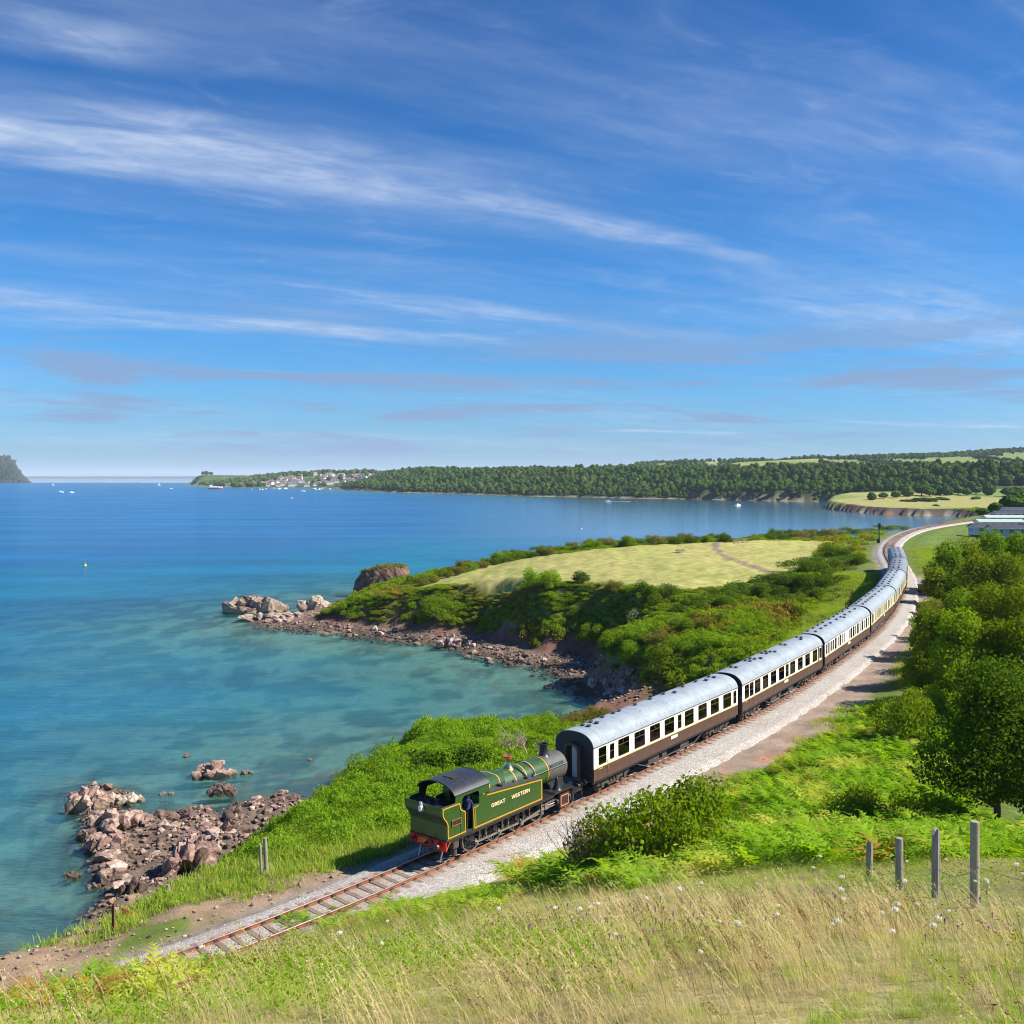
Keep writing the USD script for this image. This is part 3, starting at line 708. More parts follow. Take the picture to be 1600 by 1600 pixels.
for l in (-.7525, .7525):
    rl = part(rw_, 'rail', sweep_track([(-.065, -.145), (.065, -.145), (.065, -.13), (.012, -.115), (.012, -.045), (.036, -.036), (.036, -.004), (-.036, -.004), (-.036, -.036), (-.012, -.045), (-.012, -.115), (-.065, -.13)], l), 'rail_rust', 30)
    part(rl, 'running_surface', sweep_track([(-.03, -.004), (.03, -.004), (.026, 0.0), (-.026, 0.0)], l), 'rail_top')
PITCH = .76
_ss = np.arange(-50, 396, PITCH)
_slp = stage.DefinePrim('/World/Looks/sleeper_shape', 'Xform'); _slp.SetSpecifier(Sdf.SpecifierClass)
sl_m = trimesh.creation.box([.25, 2.59, .13]); sl_m.apply_translation([0, 0, -.21 + .0])
_far = []
def onrail(s, x=0, up=0.0):
    """frame on the line: x along it, y to the left"""
    t = float(np.interp(s, ps, pth)); p = track(s, 0, up)
    a = math.pi / 2 - t
    M = np.eye(4)
    c, n = math.cos(a), math.sin(a); g = math.atan(GRAD); cg, sg = math.cos(g), math.sin(g)
    M[:3, :3] = np.array([[c * cg, -n, -c * sg], [n * cg, c, -n * sg], [sg, 0, cg]])
    M[:3, 3] = p
    return M


chairs = []
ch1 = cat_([bx(-.09, .09, -.10, -.015, -.145, -.055), bx(-.05, .05, -.075, -.03, -.06, -.03), bx(-.08, .08, .02, .09, -.145, -.09)])
for n_, s in enumerate(_ss):
    M = onrail(s) @ rotz(R.normal(0, .012), (R.normal(0, .02), R.normal(0, .02), R.normal(0, .006)))
    m = sl_m.copy(); m.apply_transform(M)
    if n_ < 300:
        part(rw_, 'sleeper', m, 'sleeper_wood')
    else:
        _far.append(m)
    if s < 200:
        for sg in (-1, 1):
            c = ch1.copy()
            T = np.eye(4); T[1, 1] = sg; T[1, 3] = sg * .7525
            if sg > 0: c.invert()
            c.apply_transform(M @ T); chairs.append(c)
part(rw_, 'far_sleepers', cat_(_far), 'sleeper_wood', kind='stuff')
part(rw_, 'rail_chairs', cat_(chairs), 'chair_iron', kind='stuff')

# ---------------------------------------------------------------- people
paint('skin', (0.52, 0.30, 0.21), 0.55, var=0.06); paint('hair_brown', (0.06, 0.035, 0.02), 0.6)
paint('cloth_navy', (0.03, 0.028, 0.11), 0.85, var=0.2); paint('cloth_black', (0.015, 0.015, 0.018), 0.8)
paint('cloth_white', (0.62, 0.6, 0.57), 0.85); paint('cloth_red', (0.35, 0.04, 0.04), 0.85); paint('cloth_teal', (0.05, 0.2, 0.26), 0.85)


def limbs(chains, res=0.03, it=8):
    """bones (spheres at joints, hulled in pairs) joined into one smooth body"""
    parts_ = []
    for ch in chains:
        sp = []
        for p, r in ch:
            sp.append(m3.Manifold.sphere(float(r), 14).translate([float(v) for v in p]))
        for a_, b_ in zip(sp[:-1], sp[1:]):
            parts_.append(m3.Manifold.batch_hull([a_, b_]))
    M = m3.Manifold.batch_boolean(parts_, m3.OpType.Add).refine_to_length(res)
    mm = M.to_mesh()
    t = trimesh.Trimesh(mm.vert_properties[:, :3], mm.tri_verts, process=True)
    trimesh.smoothing.filter_taubin(t, iterations=it)
    return t


def person(label, M, top, legs='cloth_black', seated=False, lean=0.0, cap=None, arm='rest', group=None, detail=True):
    """facing +x, feet at the origin (or the seat 0.45 m above it)"""
    hz = .50 if seated else .92
    sh = hz + .50
    lx = lean
    hip = np.array([0, 0, hz]); ch = np.array([lx * .7, 0, sh - .12]); nk = np.array([lx, 0, sh + .05]); hd = np.array([lx * 1.15 + .02, 0, sh + .20])
    if seated:
        L = [[((0, y, hz), .095), ((.42, y * 1.1, hz + .02), .07), ((.44, y * 1.1, .08), .045), ((.54, y * 1.1, .05), .04)] for y in (-.10, .10)]
    else:
        L = [[((0, y, hz), .10), ((.03, y * 1.1, .50), .068), ((0, y * 1.2, .08), .048), ((.12, y * 1.2, .045), .042)] for y in (-.10, .10)]
    tor = [[((0, -.09, hz), .12), (ch + [0, -.10, 0], .125)], [((0, .09, hz), .12), (ch + [0, .10, 0], .125)], [((0, 0, hz), .13), (ch, .14), (nk - [0, 0, .03], .07)]]
    A, Hn = [], []
    for sgn in (-1, 1):
        s0 = ch + [0, sgn * .19, .06]
        if arm == 'sill' and sgn < 0:
            el = s0 + [.10, -.10, -.27]; wr = el + [.24, -.04, .02]
        else:
            el = s0 + [.05, sgn * .07, -.28]; wr = el + [.22, -sgn * .05, -.06 if seated else -.16]
        A.append([(s0, .062), (el, .048), (wr, .036)])
        dv = (wr - el) / np.linalg.norm(wr - el); sd = np.cross(dv, [0, 0, 1.0]); sd /= np.linalg.norm(sd)
        palm = wr + dv * .075
        Hn.append([(wr, .030), (palm, .034)])
        for k, ln in enumerate((.065, .078, .072, .055)):
            b0 = palm + sd * (k - 1.5) * .019 + dv * .015
            Hn.append([(b0, .010), (b0 + dv * ln * .55 + [0, 0, -.010], .009), (b0 + dv * ln + [0, 0, -.034], .008)])
        t0 = wr + dv * .03 + sd * .028 * -sgn
        Hn.append([(t0, .012), (t0 + dv * .03 - sd * .022 * sgn, .010), (t0 + dv * .06 - sd * .026 * sgn, .009)])
    head = [[(nk - [0, 0, .06], .055), (hd - [0, 0, .09], .055)], [(hd - [.01, 0, 0], .092), (hd + [.02, 0, -.085], .062)], [(hd + [-.02, 0, .03], .092), (hd + [.03, 0, .01], .085)],
            [(hd + [.10, 0, -.005], .012), (hd + [.118, 0, -.035], .016)], [(hd + [0, -.092, -.03], .018), (hd + [0, -.095, .01], .022)], [(hd + [0, .092, -.03], .018), (hd + [0, .095, .01], .022)],
            [(hd + [.085, -.02, -.075], .012), (hd + [.085, .02, -.075], .012)]]
    t = thing('person', label, 'person', M, group)
    part(t, 'body', limbs(head + Hn + [[(nk, .06), (ch, .11)], [(hip, .1), (ch, .11)]] + [[(c[1][0], .04), (c[2][0], .032)] for c in A], .022, 6), 'skin', True)
    part(t, 'jacket', limbs(tor + A, .04), top, True)
    part(t, 'trousers', limbs(L + [[((0, -.07, hz), .13), ((0, .07, hz), .13)]], .04), legs, True)
    e = hd + [.083, 0, 0]
    part(t, 'eyes', cat_([trimesh.creation.icosphere(1, .011).apply_translation(e + [0, y, 0]) for y in (-.034, .034)]), 'cloth_black')
    hr = lathe([(.001, .115), (.05, .105), (.088, .07), (.102, .02), (.104, -.02), (.09, -.05)], hd + [-.018, 0, .012], n=16)
    part(t, 'hair', hr, 'hair_brown', True)
    if cap:
        cp = cat_([lathe([(.0, .13), (.09, .125), (.112, .09), (.106, .045)], hd + [-.012, 0, .01], n=16), slab(Polygon([(hd[0] + .05, -.085), (hd[0] + .16, -.05), (hd[0] + .17, 0), (hd[0] + .16, .05), (hd[0] + .05, .085)]), hd[2] + .04, hd[2] + .055, 'xz').apply_transform(np.array([[1, 0, 0, 0], [0, 0, 1, 0], [0, 1, 0, 0], [0, 0, 0, 1.]]))])
        part(t, 'cap', cp, cap, True)
    return t


# ---------------------------------------------------------------- the engine
paint('engine_green', (0.031, 0.080, 0.013), 0.36, var=0.14, scale=1.2, dirt=(0.035, 0.05, 0.02), dirt_amt=0.6, coat=0.15)
paint('engine_black', (0.018, 0.018, 0.021), 0.42, var=0.3, dirt=(0.06, 0.055, 0.05), dirt_amt=0.45)
paint('smokebox_black', (0.075, 0.07, 0.062), 0.6, var=0.3, dirt=(0.12, 0.105, 0.085), dirt_amt=0.5)
paint('cab_roof_black', (0.022, 0.024, 0.032), 0.42, var=0.25, dirt=(0.07, 0.075, 0.085), dirt_amt=0.4)
paint('lining_orange', (0.62, 0.27, 0.03), 0.45, var=0.08); paint('lining_red', (0.55, 0.16, 0.05), 0.45)
paint('beam_red', (0.56, 0.018, 0.018), 0.4, var=0.1, dirt=(0.2, 0.02, 0.015), dirt_amt=0.4)
paint('gold_letters', (0.80, 0.66, 0.36), 0.4, var=0.05); paint('letter_shade', (0.32, 0.05, 0.03), 0.5); paint('number_yellow', (0.78, 0.52, 0.06), 0.45)
paint('brass', (0.85, 0.62, 0.25), 0.18, 1.0, var=0.08); paint('copper', (0.75, 0.30, 0.20), 0.25, 1.0, var=0.1); paint('copper_cap', (0.72, 0.16, 0.13), 0.35, 0.6)
paint('steel_rod', (0.36, 0.32, 0.28), 0.4, 0.75, var=0.25, dirt=(0.12, 0.09, 0.07), dirt_amt=0.5)
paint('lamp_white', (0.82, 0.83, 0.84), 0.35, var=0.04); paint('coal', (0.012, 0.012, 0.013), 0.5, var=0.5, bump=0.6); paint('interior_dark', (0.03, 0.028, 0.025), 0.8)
paint('undergear', (0.055, 0.042, 0.034), 0.8, var=0.4, dirt=(0.13, 0.09, 0.065), dirt_amt=0.55)
paint('tank_top', (0.055, 0.052, 0.06), 0.5, var=0.4, dirt=(0.13, 0.12, 0.12), dirt_amt=0.5)
look('window_glass', {'t': ('transparent_bsdf', {'color': (0.72, 0.78, 0.75)}), 'g': ('glossy_bsdf', {'roughness': 0.03}), 'f': ('fresnel', {'IOR': 1.5}), 'x': ('mix_closure', {})},
     [('f.fac', 'x.fac'), ('t.BSDF', 'x.closure1'), ('g.BSDF', 'x.closure2')], 'x.closure')

LS = -12.6
eng = thing('steam_locomotive', 'green tank steam locomotive running bunker first at the head of the train', 'locomotive', onrail(LS + 5.6) @ rotz(0, (-5.6, 0, 0)))
E_ = lambda name, mesh, mat, smooth=False, parent=None, label=None, kind=None: part(parent or eng, name, mesh, mat, smooth, label, kind)


def strip(line, w, y0, y1):
    return slab(LineString(line).buffer(w / 2, cap_style=2, join_style=1), y0, y1)


def both(f):
    return cat_([f(-1), f(1)])


# frames and footplate
E_('frame', both(lambda s: slab(Polygon([(.1, .55), (.1, 1.2), (11.3, 1.2), (11.3, .75), (10.2, .55)]), s * .58, s * .62)), 'engine_black')
fp = [(0.0, 1.28), (8.7, 1.28), (8.86, 1.40), (10.35, 1.40), (10.55, 1.34), (10.62, 1.12), (10.75, 1.0), (11.05, 1.03), (11.5, 1.0)]
E_('footplate', slab(LineString(fp).buffer(.025, cap_style=2), -1.31, 1.31), 'engine_black')
val = [(0.0, 1.20), (.02, .95), (.12, 1.02), (.3, 1.19)] + [(x, z - .075) for x, z in fp[1:]]
E_('valance', both(lambda s: strip([(.25, 1.2)] + [(x, z - .07) for x, z in fp[1:]], .11, s * 1.24, s * 1.26)), 'engine_black')
E_('valance_line', both(lambda s: strip([(.02, .86), (.1, 1.02), (.3, 1.235)] + [(x, z - .045) for x, z in fp[1:]], .032, s * 1.262, s * 1.272)), 'lining_red')
E_('buffer_beam', bx(-.07, .0, -1.28, 1.28, .80, 1.27), 'beam_red', label='red rear buffer beam with yellow number')
E_('buffer_beam', bx(11.45, 11.52, -1.28, 1.28, .62, 1.0), 'engine_black')
t_ = text_mesh('5239', .20, .012, True); b0 = t_.bounds; t_.apply_translation([-(b0[0][0] + b0[1][0]) / 2, 0, 0])
Mt = np.array([[0, 0, -1, -.072], [-1, 0, 0, .42], [0, 1, 0, .935], [0, 0, 0, 1.]])
t_.apply_transform(Mt); E_('beam_number', t_, 'number_yellow')
for s in (-1, 1):
    bf = E_('buffer', cat_([cyl((-.07, s * .87, 1.04), (-.16, s * .87, 1.04), .17), cyl((-.16, s * .87, 1.04), (-.40, s * .87, 1.04), .125, r2=.10)]), 'beam_red', 30)
    E_('buffer_head', lathe([(0, -.03), (.14, -.022), (.20, .0), (.20, .03), (.1, .05)], (-.44, s * .87, 1.04), 'x', 20), 'engine_black', 40, bf)
    E_('guard_iron', slab(Polygon([(.25, .75), (.33, .75), (.05, .12), (.0, .12)]), s * .72, s * .78), 'steel_rod')
    bf = E_('buffer', cat_([cyl((11.52, s * .87, 1.0), (11.62, s * .87, 1.0), .17), cyl((11.6, s * .87, 1.0), (11.85, s * .87, 1.0), .11)]), 'engine_black', 30)
    E_('buffer_head', lathe([(0, .03), (.14, .022), (.20, .0), (.20, -.03), (.1, -.05)], (11.88, s * .87, 1.0), 'x', 20), 'engine_black', 40, bf)
E_('drawhook', cat_([bx(-.3, -.07, -.03, .03, .98, 1.08)] + [cyl((-.2 - .02 * k, -.05, .98 - .14 * k), (-.2 - .02 * k, .05, .98 - .14 * k), .03) for k in range(4)] + [tubes([([(-.26, 0, 1.0), (-.3, 0, .7), (-.26, 0, .45)], .028)])]), 'engine_black')
E_('brake_pipe', tubes([([(-.1, -.35, .8), (-.12, -.35, 1.2), (-.2, -.35, 1.42), (-.28, -.33, 1.3), (-.27, -.3, .8), (-.2, -.3, .55)], .035), ([(-.1, .3, .85), (-.2, .3, .75), (-.22, .3, .4)], .03)], 8), 'engine_black', True)
# bunker
bk = [(0.0, 1.31), (0.0, 2.08), (-.06, 2.24), (-.26, 2.48), (-.35, 2.66), (-.38, 2.9), (-.38, 3.06), (1.0, 3.06), (1.0, 1.31)]
bun = E_('bunker', cat_([slab(Polygon(bk[:5] + [(-.36, 2.8), (1.0, 2.8), (1.0, 1.31)]), -1.29, 1.29), slab(Polygon([(-.36, 2.78), (-.38, 2.9), (-.38, 3.06), (-.34, 3.06), (-.34, 2.78)]), -1.29, 1.29)] + [slab(Polygon([(-.35, 2.7), (-.38, 2.9), (-.38, 3.06), (1.0, 3.06), (1.0, 2.7)]), s * 1.27, s * 1.31) for s in (-1, 1)]), 'engine_green')
E_('bunker_rim', cat_([tubes([([(-.38, y, 3.06) for y in (-1.3, 0, 1.3)], .022)])] + [tubes([([(-.38, s * 1.3, 3.06), (.3, s * 1.3, 3.06), (.75, s * 1.3, 3.06)], .022)]) for s in (-1, 1)]), 'engine_green', True, bun)
cm = trimesh.creation.box([1.2, 2.4, .4]).subdivide().subdivide().subdivide(); cm.apply_translation([.3, 0, 2.66])
cv = np.array(cm.vertices); cv[:, 2] += np.where(cv[:, 2] > 2.7, (fbm(cv * 5, 3, 3) - .35) * .42, 0); E_('coal_heap', trimesh.Trimesh(cv, cm.faces, process=False), 'coal', False, bun)
for s in (-1, 1):
    ln = [(-.27, 2.98), (.93, 2.98), (1.0, 2.68), (1.06, 2.60), (1.27, 2.50), (1.33, 2.42), (1.34, 1.44), (.07, 1.44), (.07, 2.1), (.0, 2.28), (-.2, 2.52), (-.27, 2.66), (-.27, 2.98)]
    E_('bunker_lining', strip(ln, .055, s * 1.312, s * 1.324), 'lining_orange', False, bun)
    npl = E_('number_plate', bx(.34, 1.02, s * 1.312, s * 1.335, 1.97, 2.27), 'engine_black', False, bun)
    t_ = text_mesh('5239', .15, .012, True); b0 = t_.bounds; t_.apply_translation([-(b0[0][0] + b0[1][0]) / 2, 0, 0])
    t_.apply_transform(np.array([[-s, 0, 0, .68], [0, 0, s, s * 1.336], [0, 1, 0, 2.045], [0, 0, 0, 1.]])); E_('plate_number', t_, 'brass', False, bun)
    E_('plate_border', cat_([bx(.34, 1.02, s * 1.335, s * 1.345, z, z + .02) for z in (1.97, 2.25)] + [bx(x, x + .02, s * 1.335, s * 1.345, 1.99, 2.25) for x in (.34, 1.0)]), 'lining_red', False, bun)
lampg = E_('tail_lamp', cat_([bx(-.60, -.42, -.09, .09, 2.72, 2.98), lathe([(.0, .16), (.045, .14), (.06, .06), (.08, .0)], (-.51, 0, 2.98), n=14), tubes([([(-.51, -.08, 3.0), (-.51, -.08, 3.18), (-.51, .08, 3.18), (-.51, .08, 3.0)], .012)])]), 'lamp_white', 30)
E_('lamp_lens', cyl((-.60, 0, 2.84), (-.63, 0, 2.84), .05), 'lamp_white', 30, lampg)
# cab
cabp = Polygon([(.62, 3.05), (.66, 3.42), (3.2, 3.42), (3.2, 3.0), (2.42, 3.0), (2.42, 1.31), (1.9, 1.31), (1.9, 2.5), (1.86, 2.56), (2.38, 2.60), (2.42, 2.66), (2.42, 3.18), (2.34, 3.27), (1.28, 3.27), (1.14, 3.12), (1.10, 2.75), (1.2, 2.58), (1.38, 2.5), (1.42, 2.42), (1.42, 1.31), (1.0, 1.31), (1.0, 3.05)]).buffer(0)
for s in (-1, 1):
    cs = E_('cab_side', slab(cabp, s * 1.285, s * 1.31), 'engine_green')
    E_('red_spot', cyl((2.78, s * 1.31, 2.98), (2.78, s * 1.318, 2.98), .055), 'lining_red', 30, cs)
    E_('handrail', tubes([([(1.46, s * 1.36, 1.5), (1.46, s * 1.36, 2.4)], .018), ([(1.87, s * 1.36, 1.5), (1.87, s * 1.36, 2.45)], .018)]), 'engine_green', True, cs)
    E_('cab_step', cat_([bx(1.45, 1.9, s * 1.1, s * 1.33, .52, .56), bx(1.45, 1.9, s * 1.1, s * 1.33, .92, .95), bx(1.48, 1.52, s * 1.13, s * 1.16, .5, 1.25), bx(1.84, 1.88, s * 1.13, s * 1.16, .5, 1.25)]), 'engine_black')
yy = np.linspace(-1.34, 1.34, 21); zz = 3.40 + .56 * np.sqrt(np.maximum(1 - (yy / 1.36) ** 2, 0)) ** 1.25
roofp = Polygon(list(zip(yy, zz)) + list(zip(yy[::-1], zz[::-1] - .045)))
rf = E_('cab_roof', slab(roofp, .55, 3.24, 'yz'), 'cab_roof_black', 35)
E_('roof_underside', slab(Polygon(list(zip(yy * .99, zz - .05)) + list(zip(yy[::-1] * .99, zz[::-1] - .06))), .57, 3.12, 'yz'), 'interior_dark', 35, rf)
E_('roof_hatch', cat_([bx(1.35, 1.85, -.45, .25, 3.93, 3.99)]), 'interior_dark', False, rf)
E_('roof_rib', cat_([slab(Polygon(list(zip(yy, zz + .012)) + list(zip(yy[::-1], zz[::-1] - .02))), x, x + .04, 'yz') for x in (.55, 3.2)]), 'engine_black', 35, rf)
front = Polygon([(-1.28, 1.31), (-1.28, 3.40)] + [(y, z - .05) for y, z in zip(yy[1:-1], zz[1:-1])] + [(1.28, 3.40), (1.28, 1.31)]).difference(shapely.geometry.Point(-.78, 3.1).buffer(.24)).difference(shapely.geometry.Point(.78, 3.1).buffer(.24))
E_('cab_front', slab(front, 3.16, 3.2, 'yz'), 'engine_green')
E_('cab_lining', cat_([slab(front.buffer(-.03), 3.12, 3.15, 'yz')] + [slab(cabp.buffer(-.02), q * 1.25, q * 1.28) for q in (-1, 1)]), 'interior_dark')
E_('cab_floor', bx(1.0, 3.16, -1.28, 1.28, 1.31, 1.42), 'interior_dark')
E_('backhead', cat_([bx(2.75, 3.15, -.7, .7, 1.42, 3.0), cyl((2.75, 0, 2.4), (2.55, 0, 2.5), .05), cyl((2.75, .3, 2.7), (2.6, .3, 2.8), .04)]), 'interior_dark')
# tanks
tk = Polygon([(2.42, 1.31), (7.75, 1.31), (7.75, 2.60), (3.22, 2.96), (2.42, 2.96)])
for s in (-1, 1):
    tank = E_('side_tank', slab(tk, s * .80, s * 1.31), 'engine_green')
    E_('tank_top_plate', slab(Polygon([(3.24, 2.955), (7.74, 2.597), (7.74, 2.62), (3.24, 2.98)]), s * .72, s * 1.29), 'tank_top', False, tank)
    E_('tank_lining', cat_([strip([(3.02, 2.86), (3.4, 2.83), (7.62, 2.49), (7.62, 1.42), (2.06, 1.42), (2.0, 1.5)], .06, s * 1.312, s * 1.324), strip([(2.0, 1.45), (1.97, 2.4), (2.02, 2.46), (2.38, 2.5)], .035, s * 1.312, s * 1.324), strip([(2.14, 1.5), (2.12, 2.38)], .03, s * 1.312, s * 1.322)]), 'lining_orange', False, tank)
    E_('plate_seam', cat_([bx(2.42, 7.7, s * 1.3095, s * 1.3135, 1.98, 1.988), bx(5.1, 5.108, s * 1.3095, s * 1.3135, 1.33, 2.75)]), 'engine_green', False, tank)
    for tx, c0, hgt, wid in (('GREAT', 3.92, .185, 1.12), ('WESTERN', 5.79, .185, 1.55)):
        for off, mt, pr in ((.018, 'letter_shade', 0.0), (0, 'gold_letters', .004)):
            t_ = text_mesh(tx, hgt, .006, True); b0 = t_.bounds; t_.apply_translation([-(b0[0][0] + b0[1][0]) / 2, 0, 0]); t_.apply_scale([wid / (b0[1][0] - b0[0][0]), 1, 1])
            t_.apply_transform(np.array([[-s, 0, 0, c0 + off], [0, 0, s, s * (1.312 + pr)], [0, 1, 0, 2.11 - off], [0, 0, 0, 1.]])); E_('tank_lettering', t_, mt, False, tank)
    E_('rivet', cat_([trimesh.creation.box([.022, .012, .022]).apply_translation([x, s * 1.314, z]) for x in np.arange(2.5, 7.7, .16) for z in (1.36, 1.955)] + [trimesh.creation.box([.022, .012, .022]).apply_translation([x, s * 1.314, 2.955 - max(0, x - 3.22) * .0795 - .04]) for x in np.arange(2.5, 7.7, .16)]), 'engine_green', False, tank, kind='stuff')
    E_('tank_filler', cat_([cyl((4.5, s * 1.03, 2.8), (4.5, s * 1.03, 3.02), .16), bx(6.7, 7.1, s * .85, s * 1.05, 2.6, 2.82), cyl((7.3, s * .95, 2.6), (7.3, s * .95, 2.85), .07), bx(5.6, 5.75, s * .9, s * 1.0, 2.7, 2.9)]), 'tank_top', 30, tank)
# boiler
CZ = 2.40
fbx = [(y, z) for y, z in [(-.80, 1.4), (-.84, 3.0), (-.74, 3.24), (-.55, 3.35), (0, 3.40), (.55, 3.35), (.74, 3.24), (.84, 3.0), (.80, 1.4)]]
E_('firebox', slab(Polygon(fbx).buffer(.05).buffer(-.05), 3.2, 5.05, 'yz'), 'engine_green', 35)
boil = E_('boiler', lathe([(.80, 5.05), (.90, 5.06), (.88, 6.2), (.80, 9.05)], (0, 0, CZ), 'x', 40), 'engine_green', 35)
for u_, r_ in ((6.05, .893), (7.0, .862), (7.75, .842), (8.98, .806)):
    E_('boiler_band', lathe([(r_ - .02, u_ - .035), (r_, u_ - .035), (r_ - .002, u_ + .035), (r_ - .02, u_ + .035)], (0, 0, CZ), 'x', 40), 'lining_orange', 35, boil)
for u_ in (3.75, 4.6):
    E_('firebox_band', slab(Polygon(fbx).buffer(.056).buffer(-.05), u_, u_ + .07, 'yz'), 'lining_orange', 35)
smk = E_('smokebox', lathe([(.3, 9.03), (.825, 9.05), (.825, 10.68), (.80, 10.74), (.66, 10.76), (.64, 10.80), (.5, 10.9), (.25, 10.97), (0, 10.99)], (0, 0, CZ), 'x', 40), 'smokebox_black', 35)
E_('door_dart', cat_([cyl((10.97, 0, CZ), (11.12, 0, CZ), .035), tubes([([(11.08, 0, CZ), (11.10, .16, CZ - .16)], .016), ([(11.12, 0, CZ), (11.14, -.05, CZ - .22)], .016)]), bx(10.8, 10.88, -.66, -.05, CZ + .2, CZ + .24), bx(10.8, 10.88, -.66, -.05, CZ - .24, CZ - .2)]), 'steel_rod', False, smk)
E_('saddle', slab(Polygon([(-.62, 1.3), (-.55, 1.75), (-.5, 1.9), (.5, 1.9), (.55, 1.75), (.62, 1.3)]), 9.15, 10.6, 'yz'), 'engine_black')
E_('chimney', lathe([(.44, 3.08), (.34, 3.18), (.255, 3.30), (.235, 3.45), (.235, 3.72), (.26, 3.76), (.31, 3.80), (.315, 3.87), (.27, 3.89), (.20, 3.86), (.19, 3.4), (.0, 3.4)], (9.5, 0, 0), n=28), 'engine_black', 35)
sv = E_('safety_valve_bonnet', lathe([(.42, 3.18), (.33, 3.27), (.24, 3.40), (.185, 3.58), (.165, 3.74), (.20, 3.84)], (6.28, 0, 0), n=28), 'brass', 35)
E_('bonnet_lip', lathe([(.165, 3.76), (.20, 3.83), (.255, 3.87), (.26, 3.91), (.21, 3.925), (.14, 3.90), (.12, 3.8), (0, 3.8)], (6.28, 0, 0), n=28), 'copper_cap', 35, sv)
arc = lambda u0, u1, r0, a0, a1, s: [(u0 + (u1 - u0) * k / 9, s * r0 * math.sin(a0 + (a1 - a0) * k / 9), CZ + r0 * math.cos(a0 + (a1 - a0) * k / 9)) for k in range(10)]
for s in (-1, 1):
    E_('feed_pipe', tubes([(arc(6.45, 6.9, .93, .2, 1.25, s), .038), (arc(7.5, 7.7, .89, .1, 1.2, s), .022)], 8), 'engine_black', True)
    E_('boiler_handrail', tubes([([(5.2, s * .93, CZ + .28), (8.0, s * .90, CZ + .26), (10.6, s * .88, CZ + .26)], .018)], 6), 'steel_rod', True)
    E_('name_plate', bx(9.15, 10.35, -.012, .012, -.09, .09).apply_transform(np.array([[1, 0, 0, 0], [0, math.cos(.43), s * -math.sin(.43), s * .775], [0, s * math.sin(.43), math.cos(.43), CZ + .36], [0, 0, 0, 1.]])), 'engine_black')
    t_ = text_mesh('GOLIATH', .11, .012, True); b0 = t_.bounds; t_.apply_translation([-(b0[0][0] + b0[1][0]) / 2, -.055, 0])
    Mr = np.array([[1, 0, 0, 9.75], [0, math.cos(.43), s * -math.sin(.43), s * .775], [0, s * math.sin(.43), math.cos(.43), CZ + .36], [0, 0, 0, 1.]])
    t_.apply_transform(Mr @ np.array([[-s, 0, 0, 0], [0, 0, s, s * .012], [0, 1, 0, 0], [0, 0, 0, 1.]])); E_('name_lettering', t_, 'brass')
    E_('plate_edge', cat_([bx(9.15 - 9.75, .6, s * .012, s * .02, z, z + .014) for z in (-.09, .076)]).apply_transform(Mr), 'brass')
    E_('lubricator', lathe([(.30, 1.42), (.26, 1.46), (.17, 1.62), (.13, 1.9), (.10, 2.05), (.03, 2.12), (0, 2.12)], (9.45, s * 1.0, 0), n=18), 'engine_black', 35)
    # cylinder, motion
    cyn = E_('cylinder', slab(rrect(9.38, 10.32, .36, 1.16, .12), s * .92, s * 1.24), 'engine_black')
    E_('cylinder_lining', slab(rrect(9.46, 10.24, .44, 1.08, .1).difference(rrect(9.53, 10.17, .51, 1.01, .06)), s * 1.242, s * 1.254), 'lining_red', False, cyn)
    E_('cylinder_cover', cat_([cyl((10.32, s * 1.03, .74), (10.46, s * 1.03, .74), .25, 20), cyl((9.38, s * 1.03, .74), (9.2, s * 1.03, .74), .2, 20)]), 'engine_black', 35, cyn)
    E_('slide_bar', cat_([bx(7.95, 9.25, s * .97, s * 1.08, z, z + .06) for z in (.60, .86)] + [bx(7.85, 7.95, s * .6, s * 1.1, .5, 1.2)]), 'steel_rod')
    E_('crosshead', cat_([bx(8.2, 8.5, s * .96, s * 1.1, .58, .94), cyl((8.4, s * 1.03, .74), (9.3, s * 1.03, .74), .04)]), 'steel_rod')
WU = (2.35, 4.18, 6.01, 7.84)
CRK = math.radians(-55)
cx_, cz_ = .33 * math.cos(CRK), .33 * math.sin(CRK)


def wheel(u, s, r, ns, crank=False, name='driving_wheel'):
    y = s * .72
    w = E_(name, cat_([lathe([(r - .13, -.06), (r - .11, .06), (r - .05, .06), (r - .05, -.06), (r - .13, -.06)], (u, y, r), 'y', 36), lathe([(0, -.1), (.16, -.1), (.16, .1), (0, .1)], (u, y, r), 'y', 16)] +
                      [slab(Polygon([(u + .12 * math.cos(a - .25), r + .12 * math.sin(a - .25)), (u + (r - .1) * math.cos(a - .035), r + (r - .1) * math.sin(a - .035)), (u + (r - .1) * math.cos(a + .035), r + (r - .1) * math.sin(a + .035)), (u + .12 * math.cos(a + .25), r + .12 * math.sin(a + .25))]), y - .035, y + .035) for a in np.arange(ns) * 2 * math.pi / ns] +
                      ([slab(Polygon([(u, r + .16), (u + cx_ * 1.2 + .12, r + cz_ * 1.2), (u + cx_ * 1.2 - .08, r + cz_ * 1.2 - .12), (u - .14, r - .05)]).convex_hull, y - .06, y + .07)] if crank else [])), 'engine_black', 30)
    E_('tyre', lathe([(r - .055, -.075), (r - .0, -.07), (r + .03, -.065 if s > 0 else .065)][:2] + [(r, .07), (r - .055, .075), (r - .055, -.075)], (u, y, r), 'y', 40), 'steel_rod', 30, w)
    if crank:
        E_('crank_pin', cyl((u + cx_, y, r + cz_), (u + cx_, s * 1.07, r + cz_), .07, 12), 'steel_rod', 30, w)


